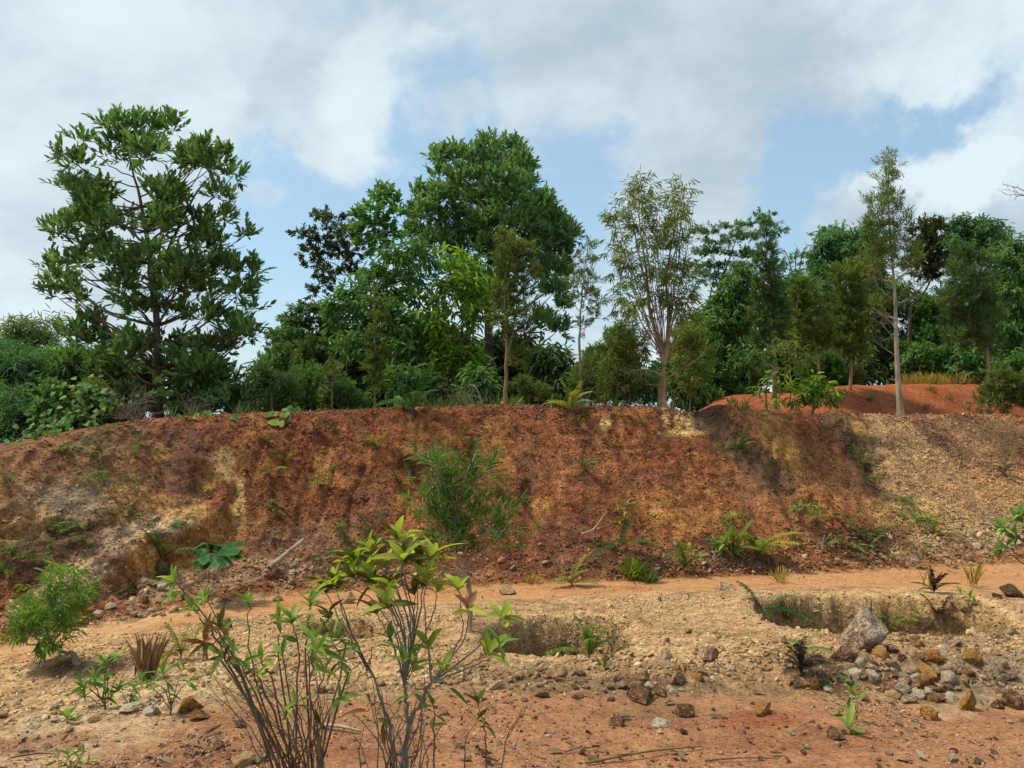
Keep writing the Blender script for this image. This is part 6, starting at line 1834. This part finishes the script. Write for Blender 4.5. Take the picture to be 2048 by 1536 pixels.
# --- vines with broad leaves
def vine(label, path, Y, n, L, spread, keys='v', name='vine', onground=False):
    K = []
    for (x, y) in path:
        if onground:
            p = g_at(x, y) + np.array([0, -0.03, 0.03])
        else:
            p = at(x, y, Y + U(-.1, .1))
        K.append(p)
    base = K[0].copy()
    root = thing(name, label, 'vine', base)
    Q = stem(root, base, K, 0.006, STEM_B, 0.003, n=24, wob=0.01, sides=5)
    for i in range(n):
        p = Q[int(rng.integers(0, len(Q)))] + rng.normal(0, 1, 3) * np.array(spread)
        d = np.array([U(-1, 1), U(-.8, 0.1), U(-.9, .2)])
        me = LS['v'][int(rng.integers(0, 2))]
        LL = L * U(0.6, 1.2)
        put(STEM, me, 'leaf', frame(p - base, d, np.array([U(-.4, .4), -0.8, 0.7]), LL, LL, LL))
    return root


vine('broad leaved vine heaped over the bush at upper left', [(95, 860), (120, 810), (160, 785), (200, 780), (225, 800), (200, 830), (140, 840)], 11.9, 130, 0.095, (0.13, 0.16, 0.12))
vine('yellow green vine creeping along the left crest edge', [(-20, 905), (20, 885), (60, 868), (100, 850), (140, 845)], 10.6, 70, 0.085, (0.10, 0.14, 0.06))
vine('vine leaves scrambling on the acacia trunk foot', [(285, 830), (300, 800), (320, 790), (315, 770)], 13.0, 14, 0.14, (0.10, 0.08, 0.10))
vine('broad leaved vine trailing over the crest left of middle', [(600, 822), (580, 828), (565, 838), (556, 850)], 11.6, 22, 0.15, (0.06, 0.05, 0.03), onground=True)
vine('vine hanging beside the big crest fern', [(800, 800), (808, 815), (810, 830), (812, 845)], 12.2, 14, 0.16, (0.05, 0.04, 0.04))
vine('small vine leaves along the crest right of the acacia', [(385, 838), (405, 830), (430, 833)], 11.6, 18, 0.12, (0.07, 0.05, 0.03), onground=True)


# ------------------------------------------------------------------ tangles of dry twigs
def tangle(label, px, py, Y, w, h, n, mat=TWIG_GREY):
    b = at(px, py, Y)
    root = thing('dry_brush', label, 'dry brush', b)
    mb = MB()
    m = Y / F_PX
    for i in range(n):
        p = b + np.array([U(-w, w) * m * 0.4, U(-.3, .3), 0])
        e = b + np.array([U(-w, w) * m, U(-.5, .4), U(0.1, h) * m])
        c = (p + e) / 2 + np.array([U(-.1, .1), U(-.1, .1), U(0, .2)])
        mb.add(*tube(curve_pts([p, c, e], 8, 0.01), np.linspace(0.005, 0.0015, 7 if len(curve_pts([p, c, e], 8)) == 7 else len(curve_pts([p, c, e], 8))), 3))
    o = link('twigs', mb.mesh('twigs', mat, b), root); o['kind'] = 'stuff'


tangle('grey dry brush heaped at the foot of the left acacia', 265, 838, 11.9, 75, 75, 80)
tangle('dry twigs arching right of the left acacia foot', 395, 832, 12.2, 60, 60, 30)
tangle('dry twigs by the crest behind the big fern clump', 930, 815, 13.2, 60, 70, 30)
tangle('dry twigs around the fern on the crest by the wispy tree', 1160, 815, 13.2, 40, 40, 26)
tangle('dead grey stalks among the ferns at the right foot of the bank', *[*k8(1230, 1060)], float(g_at(*k8(1230, 1060))[1]), 40, 50, 26, LM['dry'])
tangle('pale dry stalks behind the dark gully foot', *[*k8(1580, 1090)], float(g_at(*k8(1580, 1090))[1]), 40, 45, 24, LM['dry'])


# ------------------------------------------------------------------ sticks
def stick(label, A, B, r0, mat, name='stick', bend=0.03, r1=None, lift=0.02, forks=0):
    a, b = A, B
    root = thing(name, label, 'stick', a)
    m = (a + b) / 2 + np.array([0, 0, bend])
    Q = curve_pts([a, m, b], 14, r0 * 0.06)
    mb = MB(); mb.add(*tube(Q, np.linspace(r0, r1 or r0 * 0.5, len(Q)), 7))
    link('shaft', mb.mesh('shaft', mat, a), root)
    for i in range(forks):
        j = int(U(3, len(Q) - 2))
        e = Q[j] + rng.normal(0, 1, 3) * np.array([0.12, 0.08, 0.02]) + np.array([0, 0, 0.02])
        mb = MB(); mb.add(*tube([Q[j], (Q[j] + e) / 2, e], [r0 * 0.4, r0 * 0.3, r0 * 0.12], 4))
        link('side_twig', mb.mesh('side_twig', mat, a), root)


up_ = np.array([0, -0.05, 0.05])
stick('thick pale dry pole leaning on the foot of the bank', g_at(541, 1142) + up_, g_at(611, 1092) + up_ * 2, 0.032, BARK_PALE, 'dry_pole', 0.0, 0.022)
stick('curved dead branch sticking out of the smooth red slope', g_at(1162, 1075) + up_, g_at(1208, 1034) + np.array([0, -.3, .12]), 0.02, BARK_PALE, 'dead_branch', -0.08, 0.006)
stick('long greenish twig lying on the red soil at the bottom', g_at(1172, 1531) + np.array([0, 0, .012]), g_at(1403, 1498) + np.array([0, 0, .015]), 0.0075, noise_mat('olive_twig', [(0.3, (0.12, 0.095, 0.03)), (0.7, (0.24, 0.19, 0.07))], scale=12), 'ground_twig', 0.012, 0.004, forks=4)
stick('pale stick on the red soil behind the grey stems', g_at(640, 1457) + np.array([0, 0, .02]), g_at(722, 1470) + np.array([0, 0, .02]), 0.012, BARK_PALE, 'ground_stick', 0.01)
stick('thin grey twig between leaves on the red soil', g_at(1130, 1508) + np.array([0, 0, .01]), g_at(1186, 1500) + np.array([0, 0, .012]), 0.005, TWIG_GREY, 'ground_twig', 0.01)
stick('pale upright stub among the ferns at the right foot', g_at(*k8(680, 1060)), g_at(*k8(680, 1060)) + np.array([0.03, -0.03, 0.20]), 0.014, BARK_PALE, 'stub', 0.0)
stick('forked pale root on the bank left of the yellow fern', g_at(*k7(1420, 1150)) + up_, g_at(*k7(1420, 1150)) + np.array([0.03, -.1, .2]), 0.014, BARK_PALE, 'dead_root', 0.02, forks=2)
stick('curved pale root low on the bank beside the grey fern', g_at(*k7(1140, 1040)) + up_, g_at(*k7(1190, 1030)) + up_, 0.012, BARK_PALE, 'dead_root', -0.05)
stick('bent dead frond stalk arching on the crest', at(965, 808, 12.9), at(938, 770, 13.1), 0.012, BARK_PALE, 'dead_stalk', 0.12)
stick('dark twig on the left edge of the bare soil', g_at(20, 1520) + np.array([0, 0, .01]), g_at(120, 1512) + np.array([0, 0, .01]), 0.004, BARK_DARK, 'ground_twig', 0.01, forks=2)
stick('dark thin twig at the bottom right of the red soil', g_at(1410, 1525) + np.array([0, 0, .008]), g_at(1560, 1520) + np.array([0, 0, .008]), 0.004, BARK_DARK, 'ground_twig', 0.008, forks=2)
stick('dry vine thread lying across the red soil at right', g_at(1580, 1470) + np.array([0, 0, .01]), g_at(1640, 1440) + np.array([0, 0, .01]), 0.003, TWIG_GREY, 'ground_twig', 0.01)


# ------------------------------------------------------------------ stones
def rock_mesh(seed, level=ICO2, facets=13, rough=0.05):
    g = np.random.default_rng(seed)
    V = level[0].copy() * np.array([1, g.uniform(0.7, 0.95), g.uniform(0.65, 0.9)])
    for i in range(facets):                        # broken faces
        n = unit(g.normal(0, 1, 3))
        d = g.uniform(0.38, 0.70)
        s_ = V @ n
        V = V - np.maximum(s_ - d, 0)[:, None] * n
    V = V / np.abs(V).max()
    nz = fbm(V[:, 0] * 4 + seed, V[:, 1] * 4, V[:, 2] * 4, octv=4, seed=seed % 97, gain=0.6)
    ch = np.maximum(0, fbm(V[:, 0] * 2 + seed, V[:, 1] * 2, V[:, 2] * 2, octv=2, seed=seed % 89) - 0.15)
    V = V * (1 + rough * nz[:, None] * 1.8 - 0.35 * ch[:, None])
    mb = MB(); mb.add(V, level[1])
    return mb


def stone_mat(name, a, b, c, scale=3.2):
    return noise_mat(name, [(0.30, a), (0.46, b), (0.64, c)], scale=scale, detail=9, bump=0.8, bscale=9, bdist=0.08, objrand=0.25, rough=0.9)


SM_ = {
    'tan': stone_mat('tan_stone', (0.190, 0.100, 0.040), (0.403, 0.240, 0.100), (0.582, 0.390, 0.192)),
    'ochre': stone_mat('ochre_stone', (0.179, 0.075, 0.024), (0.403, 0.190, 0.048), (0.582, 0.320, 0.096)),
    'white': stone_mat('white_stone', (0.24, 0.13, 0.06), (0.54, 0.40, 0.25), (0.76, 0.63, 0.44)),
    'brown': stone_mat('brown_stone', (0.090, 0.040, 0.018), (0.213, 0.100, 0.044), (0.493, 0.310, 0.160)),
    'grey': stone_mat('grey_stone', (0.11, 0.065, 0.038), (0.32, 0.22, 0.14), (0.62, 0.49, 0.34)),
    'plum': stone_mat('plum_stone', (0.134, 0.066, 0.036), (0.291, 0.165, 0.096), (0.582, 0.400, 0.248)),
    'orange': stone_mat('orange_stone', (0.202, 0.075, 0.020), (0.370, 0.150, 0.036), (0.515, 0.240, 0.068)),
    'dark': stone_mat('dark_stone', (0.039, 0.022, 0.013), (0.084, 0.045, 0.024), (0.157, 0.090, 0.048)),
}
ROCKS = [  # crop, centre x, bottom y, width, height, kind, label
    (kB, 1060, 680, 250, 260, 'grey', 'biggest grey boulder in front of the right pit'),
    (kB, 935, 700, 130, 80, 'plum', 'pinkish crumbling rock at the left side of the biggest boulder'),
    (kB, 1485, 722, 95, 70, 'orange', 'orange stone right of the biggest boulder'),
    (kB, 1450, 828, 140, 90, 'ochre', 'ochre flat topped slab above the white stones'),
    (kB, 1725, 730, 95, 110, 'ochre', 'leaning yellow slab in the rubble near the right edge'),
    (kB, 1295, 940, 110, 95, 'white', 'largest white stone at the foot of the rubble heap'),
    (kB, 1382, 950, 70, 70, 'white', 'small white stone right against the largest white one'),
    (kB, 1430, 890, 110, 85, 'ochre', 'cream and ochre stone behind the white stones'),
    (kB, 1360, 880, 120, 45, 'plum', 'long pink slab leaning over the white stones'),
    (kB, 1210, 915, 120, 85, 'brown', 'red brown block left of the largest white stone'),
    (kB, 1455, 950, 70, 65, 'white', 'white capped stone at the right end of the white stones'),
    (kB, 1500, 972, 110, 60, 'brown', 'brown knobbly stone right of the white stones'),
    (kB, 1715, 1035, 110, 115, 'ochre', 'tall yellow brown stone with a pale top on the red soil'),
    (kB, 1470, 1090, 105, 95, 'ochre', 'squat ochre stone alone on the red soil'),
    (kB, 400, 1058, 130, 100, 'orange', 'pointed orange rock alone on the red soil left of the seedling'),
    (kB, 870, 1215, 100, 75, 'brown', 'low brown stone beside the broad leaved sprout'),
    (kB, 905, 1170, 50, 40, 'tan', 'small cream stone on top of the low brown one'),
    (kB, 1578, 102, 64, 42, 'tan', 'round tan stone on the far edge of the track at right'),
    (kB, 1415, 130, 64, 38, 'tan', 'flat tan stone at the far edge of the track, left of the round one'),
    (kB, 1610, 124, 50, 28, 'tan', 'low pinkish stone just in front of the round tan one'),
    (kB, 165, 258, 105, 56, 'white', 'pale pointed stone beside the track left of the right pit'),
    (kB, 1995, 308, 120, 75, 'dark', 'dark brown rounded lump beyond the right end of the right pit'),
    (kB, 1890, 318, 70, 40, 'dark', 'smaller dark stone left of the dark rounded lump'),
    (kB, 1990, 1010, 160, 120, 'brown', 'broad brown lump at the right edge of the rubble'),
    (kB, 1890, 1010, 90, 50, 'brown', 'low brown stone left of the broad brown lump'),
    (kB, 66, 722, 90, 90, 'plum', 'purple grey stone standing in the gravel slope'),
    (kB, 205, 770, 62, 36, 'white', 'small white stone right of the purple grey one'),
    (kB, 110, 782, 30, 42, 'white', 'narrow white stone in front of the purple grey one'),
    (kB, 1905, 800, 70, 85, 'grey', 'upright pale grey flake in the rubble near the right edge'),
    (kB, 1945, 832, 130, 40, 'grey', 'flat grey slab below the upright flake'),
    (kB, 725, 895, 66, 78, 'ochre', 'barrel shaped ochre stone below the dark half dead fern'),
    (kB, 645, 880, 80, 70, 'brown', 'dark brown block left of the barrel shaped stone'),
    (kB, 820, 898, 84, 30, 'white', 'thin pale slab right of the barrel shaped stone'),
    (kB, 960, 530, 70, 45, 'grey', 'grey stone on the near rim of the right pit'),
    (kB, 1400, 620, 60, 48, 'ochre', 'yellow stone behind the rubble, right of the biggest boulder'),
    (kB, 1225, 655, 85, 60, 'plum', 'dark purple stone touching the right side of the biggest boulder'),
    (kB, 1590, 605, 75, 50, 'grey', 'grey brown stone at the right near rim of the right pit'),
    (kB, 1985, 545, 90, 50, 'white', 'pale stone heap piece at the right edge behind the rubble'),
    (kB, 850, 695, 46, 40, 'ochre', 'little yellow stone left of the pinkish rock'),
    (kB, 540, 600, 50, 50, 'plum', 'mauve stone high on the gravel slope'),
    (kB, 1675, 380, 60, 36, 'ochre', 'yellowish stone on the far rim of the right pit'),
    (kB, 870, 1052, 70, 30, 'tan', 'flat cream stone on the red soil behind the seedling'),
    (kB, 1025, 735, 70, 60, 'white', 'white and brown stone below the biggest boulder'),
    (kC, 1310, 785, 120, 66, 'white', 'pale split block at the gravel edge left of the purple stones'),
    (kC, 1085, 1005, 115, 70, 'tan', 'smooth cream stone on top of the dark block'),
    (kC, 1405, 970, 120, 90, 'brown', 'brown stone with a white face at the gravel edge'),
    (kC, 1135, 1088, 200, 90, 'brown', 'wide dark brown block at the edge of the red soil'),
    (kC, 1270, 1035, 100, 55, 'brown', 'small dark brown block right of the wide one'),
    (kC, 1440, 1190, 130, 105, 'brown', 'knobbly brown and white lump on the red soil'),
    (kC, 990, 975, 95, 40, 'grey', 'thin grey slab left of the smooth cream stone'),
    (kC, 430, 1050, 85, 55, 'tan', 'rounded khaki stone at the gravel edge left of the dark block'),
    (kC, 570, 1015, 66, 50, 'tan', 'cream stone between the khaki stone and the brown blocks'),
    (kC, 650, 1022, 50, 44, 'ochre', 'yellow brown stone right of the cream stone'),
    (kC, 975, 1250, 110, 50, 'brown', 'low rusty stone on the red soil in the middle'),
    (kC, 1280, 1258, 150, 60, 'white', 'crumbly whitish lump lying on the red soil'),
    (kC, 1160, 935, 110, 66, 'brown', 'dark brown stone behind the smooth cream one'),
    (kC, 1540, 930, 100, 60, 'ochre', 'yellowish crumbling stone right of the white faced one'),
    (kC, 890, 800, 50, 60, 'ochre', 'ochre stone at the right lip of the middle pit'),
    (kC, 665, 745, 70, 80, 'orange', 'orange stone set in the wall of the middle pit'),
    (kC, 190, 318, 100, 60, 'tan', 'tan boulder at the far edge of the track behind the leaf whorl'),
    (kC, 1265, 365, 36, 34, 'brown', 'small rusty stone on the near edge of the track'),
    (kC, 1440, 1300, 60, 34, 'dark', 'dark stone fragment on the red soil, right of the whitish lump'),
    (kA, 870, 1165, 150, 56, 'white', 'long white stone by the small leafy shrub at lower left'),
    (kA, 1010, 1185, 110, 66, 'white', 'pinkish white stone right of the long white one'),
    (kA, 1265, 1165, 160, 85, 'ochre', 'ochre boulder at lower left behind the thin stems'),
    (kA, 1320, 1225, 120, 55, 'ochre', 'bright yellow stone in front of the ochre boulder'),
    (kA, 540, 1440, 46, 66, 'white', 'upright grey white stone near the bottom left corner'),
    (kA, 655, 512, 70, 40, 'white', 'pale stone at the scree foot right of the feathery shrub'),
    (kA, 875, 482, 50, 34, 'white', 'cream stone on the scree foot above the left track'),
    (kA, 968, 430, 60, 60, 'brown', 'brown block in the rubble line above the left track'),
    (kA, 905, 365, 90, 36, 'tan', 'tan slab in the rubble line above the left track'),
    (kD, 600, 1300, 66, 42, 'grey', 'smooth grey stone between the thin stems'),
    (kD, 590, 1535, 120, 70, 'tan', 'cream slab at the bottom edge under the thin stems'),
    (kD, 700, 1512, 60, 40, 'grey', 'grey stone right of the cream slab'),
    (kD, 1065, 1100, 66, 44, 'tan', 'pale stone on the gravel behind the thin stems'),
    (kD, 455, 1430, 80, 40, 'brown', 'flat reddish clod left of the cream slab'),
    (kD, 820, 545, 50, 34, 'tan', 'tan stone at the near side of the scree foot by the pole'),
    (kD, 500, 725, 110, 66, 'brown', 'reddish brown boulder behind the leaf tips at left of the track'),
    (kE, 225, 565, 80, 60, 'tan', 'tan stone on the track behind the yellow green shrub'),
    (kE, 225, 890, 70, 60, 'tan', 'tan stone at the left rim of the shallow hollow'),
    (kD, 790, 415, 86, 60, 'brown', 'dark root clod at the lower end of the dry pole'),
]
RM = {k: [rock_mesh(100 + i * 7 + len(k), ICO3, 14).mesh('stone', m_, smooth=True) for i in range(5)] for k, m_ in SM_.items()}
for i, (cv, x, yb, w, h, kd, lab) in enumerate(ROCKS):
    px, py = cv(x, yb)
    s = cv(1, 0)[0] - cv(0, 0)[0]
    P = g_at(px, py - h * s * 0.15)
    m = P[1] / F_PX * s
    rw, rh = w * m * 0.68, h * m * 0.70
    me = RM[kd][int(rng.integers(0, 5))]
    o = bpy.data.objects.new('boulder' if w > 200 else 'stone', me)
    COL.objects.link(o)
    o.location = (P[0], P[1] + rw * 0.35, P[2] + rh * 0.38)
    o.rotation_euler = (U(-.25, .25), U(-.2, .2), U(-0.5, 0.5) + (math.pi if U(0, 1) < 0.5 else 0))
    o.scale = (rw, rw * U(0.75, 1.0), rh * 1.15)
    tag(o, lab, 'stone')
STONE_MARKS = [(kB(1060, 600), 'biggest grey boulder'), (kB(1295, 900), 'largest white stone'), (kB(1450, 790), 'ochre flat topped slab'), (kB(1725, 680), 'leaning yellow slab'), (kB(1905, 770), 'upright pale grey flake'),
               (kB(1715, 990), 'tall yellow brown stone'), (kB(1470, 1050), 'squat ochre stone'), (kB(400, 1010), 'pointed orange rock'), (kB(870, 1180), 'low brown stone by the sprout'), (kB(725, 860), 'barrel shaped ochre stone'),
               (kB(66, 690), 'purple grey stone'), (kB(1990, 950), 'broad brown lump'), (kB(1590, 580), 'right near rim of the pit'), (kB(1225, 620), 'dark purple stone'), (kB(1980, 1250), 'bottom right corner'), (kB(1600, 1280), 'bottom edge right of the sprout'),
               (kB(1250, 1250), 'bottom edge below the sprout'), (kB(600, 1250), 'bottom edge right of the long twig'), (kC(1135, 1040), 'wide dark brown block'), (kC(430, 1020), 'rounded khaki stone'), (kC(1405, 930), 'white faced brown stone'), (kC(1310, 750), 'pale split block'),
               (kC(700, 900), 'front rim of the middle pit'), (kC(250, 900), 'left front rim of the middle pit'), (kC(900, 900), 'gravel right of the middle pit'), (kC(1440, 1140), 'knobbly lump'), (kC(975, 1230), 'low rusty stone'), (kC(470, 1400), 'bare twig standing in the soil'),
               (kC(1100, 1450), 'long greenish twig'), (kC(20, 1450), 'two stemmed sapling'), (kE(600, 1450), 'grey forking stems'), (kD(590, 1500), 'cream slab under the stems'), (kD(420, 1370), 'foot of the thin brown stems'), (kA(1000, 1480), 'bottom left soil patch'),
               (kA(870, 1130), 'long white stone'), (kA(540, 1410), 'upright grey white stone'), (kA(200, 1100), 'pale gravel slope at lower left'), (kA(400, 1250), 'bright sprout at lower left'), (kA(655, 500), 'feathery shrub'), (kA(905, 350), 'tan slab above the left track'),
               (kA(968, 430), 'brown block above the left track'), (kA(1200, 400), 'tip of the leaning left stem'), (kA(1265, 1120), 'ochre boulder at lower left'), (k8(1540, 1120), 'round tan stone by the track'), (k8(1800, 1000), 'scree foot plants'), (k8(1950, 920), 'leafy boughs at the right edge'),
               (k8(1650, 900), 'tan scree slope'), (k6(250, 1220), 'root clod of the dry pole'), (k6(500, 1270), 'scree foot right of the pole'), (k6(700, 1300), 'scree foot behind the yellow green shrub'), (k6(930, 1280), 'foot of the middle shrub')]
STONE_MARKS = [(*m[0], m[1]) for m in STONE_MARKS]
TONE = {'tan': 'tan', 'ochre': 'ochre', 'white': 'pale', 'brown': 'brown', 'grey': 'greyish', 'plum': 'mauve'}
# stones of the gravel that can be picked out one by one
small = {k: [rock_mesh(400 + i * 7 + len(k), ICO2, 12).mesh('stone', SM_[k], smooth=True) for i in range(6)] for k in ('tan', 'ochre', 'white', 'brown', 'grey', 'plum')}
zones = [
    ((kB, 900, 1950, 520, 960), 95, (0.03, 0.075), 'ochre white tan white plum white tan brown'.split(), 'stone in the rubble heap in front of the right pit', 'rubble stones by the right pit'),
    ((kC, 150, 1500, 820, 1080), 40, (0.025, 0.05), 'tan tan white ochre tan brown plum'.split(), 'stone in the gravel band in front of the middle pit', 'gravel stones by the middle pit'),
    ((kA, 620, 1340, 280, 520), 22, (0.04, 0.08), 'tan white ochre brown'.split(), 'stone in the rubble line between left bank and track', 'rubble stones by the left track'),
    ((kA, 60, 800, 980, 1440), 16, (0.025, 0.045), 'white tan'.split(), 'pale stone in the gravel at the lower left', 'pale stones at lower left'),
    ((kB, 40, 2040, 1000, 1360), 26, (0.012, 0.024), 'tan white ochre brown'.split(), 'little stone lying loose on the red soil at right', 'little stones on the red soil'),
    ((k8, 1400, 2020, 880, 1150), 24, (0.05, 0.10), 'tan white plum'.split(), 'stone on the scree foot at the right edge', 'stones at the right scree foot'),
    ((k6, 200, 1000, 1180, 1330), 20, (0.04, 0.075), 'tan brown white'.split(), 'stone along the scree foot below the dry pole', 'stones along the middle scree foot'),
]
for (cv, x0, x1, y0, y1), n, (s0, s1), kinds, lab, grp in zones:
    for i in range(n):
        spx, spy = cv(U(x0, x1), U(y0, y1))
        P = g_at(spx, spy)
        kd = kinds[int(rng.integers(0, len(kinds)))]
        r_ = s0 + (s1 - s0) * U(0, 1) ** 2
        o = bpy.data.objects.new('stone', small[kd][int(rng.integers(0, 6))])
        COL.objects.link(o)
        o.location = (P[0], P[1], P[2] + r_ * 0.12)
        o.rotation_euler = (U(-.4, .4), U(-.4, .4), U(0, 6.28))
        o.scale = (r_, r_ * U(0.7, 1), r_ * U(0.6, 0.95))
        tag(o, ('large ' if r_ > s0 + (s1 - s0) * 0.5 else 'small ' if r_ > s0 + (s1 - s0) * 0.12 else 'tiny ') + TONE[kd] + ' stone lying near the ' + nearest(spx, spy, STONE_MARKS), 'stone', 'loose stones on the ground')

# ------------------------------------------------------------------ fallen leaves
DRY = leaf_mat('fallen_leaf', [(0.08, 0.048, 0.028), (0.14, 0.09, 0.055), (0.21, 0.155, 0.105), (0.30, 0.25, 0.19)], trans=0.08, rough=0.7, tint=(1, 1, 1), per_object=True)
DL = [leaf_shape('dead_leaf', DRY, 0.24, 0.35, 0.35, twist=0.5, wave=0.04), leaf_shape('dead_leaf', DRY, 0.20, -0.2, 0.5, twist=-0.6, wave=0.05), leaf_shape('dead_leaf', DRY, 0.28, 0.15, 0.1, wave=0.05)]
spots = [kB(*p) for p in [(1575, 1280), (1580, 1350), (1780, 1340), (1840, 1275), (1420, 1340), (1345, 1350), (1105, 1370), (300, 1205), (565, 1150), (700, 1255), (520, 1300), (640, 1300), (1455, 1185), (820, 1025), (1950, 1085), (2030, 1080), (1270, 1120), (60, 1060), (330, 905), (1990, 1280)]] + \
        [kC(*p) for p in [(470, 1435), (780, 1305), (790, 1405), (830, 1500), (1390, 1490), (1440, 1500), (1310, 1100), (1060, 1195), (590, 1350), (540, 985), (40, 1430), (20, 1480), (1340, 1440)]] + \
        [kE(*p) for p in [(985, 1440), (1020, 1470), (960, 1500), (900, 1400), (640, 1460), (560, 1440)]] + [kD(*p) for p in [(530, 1390), (390, 1350), (510, 1430), (310, 1520), (660, 1500)]] + [kA(*p) for p in [(1000, 1455), (1050, 1500), (420, 1370), (240, 1420), (640, 1400)]]
for i, (px, py) in enumerate(spots):
    P = g_at(px, min(py, 1533))
    L = U(0.05, 0.10) * (P[1] / 4.2) ** 0.5
    o = bpy.data.objects.new('fallen_leaf', DL[i % 3])
    COL.objects.link(o)
    o.location = (P[0], P[1], P[2] + 0.012)
    o.rotation_euler = (U(-.3, .3), U(-.2, .2), U(0, 6.28))
    o.scale = (L, L, L)
    tag(o, ('curled', 'narrow rolled', 'broad flat')[i % 3] + ' dry fallen leaf near the ' + nearest(px, py, STONE_MARKS), 'dead leaf', 'fallen dry leaves')

# ------------------------------------------------------------------ leaf litter and shed fern bits, too many to count
def litter(name, weight, n, lmin, lmax, mat):
    P, K = scatter(weight, n)
    mb = MB()
    d = unit(rng.normal(0, 1, (n, 3)) * np.array([1, 1, 0.25]))
    nn = np.array([0, -0.2, 1.0]) + rng.normal(0, 0.35, (n, 3))
    L = rng.uniform(lmin, lmax, n)
    leaves(mb, P + np.array([0, -0.004, 0.008]), d, nn, L, L * rng.uniform(0.15, 0.4, n), droop=0.2, fold=0.4)
    o = link(name, mb.mesh(name, mat, smooth=False)); o['kind'] = 'stuff'


LIT = leaf_mat('leaf_litter', [(0.06, 0.036, 0.02), (0.11, 0.068, 0.04), (0.18, 0.125, 0.08), (0.28, 0.22, 0.15)], trans=0.06, rough=0.8, tint=(1, 1, 1))
foot = sstep(6.0, 6.3, Sc) * (1 - sstep(6.9, 7.5, Sc)) * sstep(1150, 1350, PXC[:-1])[None]
litter('leaf_litter', foot * (0.1 + cl2 ** 2), 2600, 0.03, 0.10, LIT)
litter('leaf_litter', (gw * (1 - sstep(3.4, 3.9, Sc)) + 0.5 * fw) * (0.03 + cl ** 3), 1500, 0.012, 0.05, LIT)
litter('leaf_litter', bw * sstep(8.6, 8.9, Sc) * (0.1 + cl2), 1500, 0.03, 0.10, LIT)
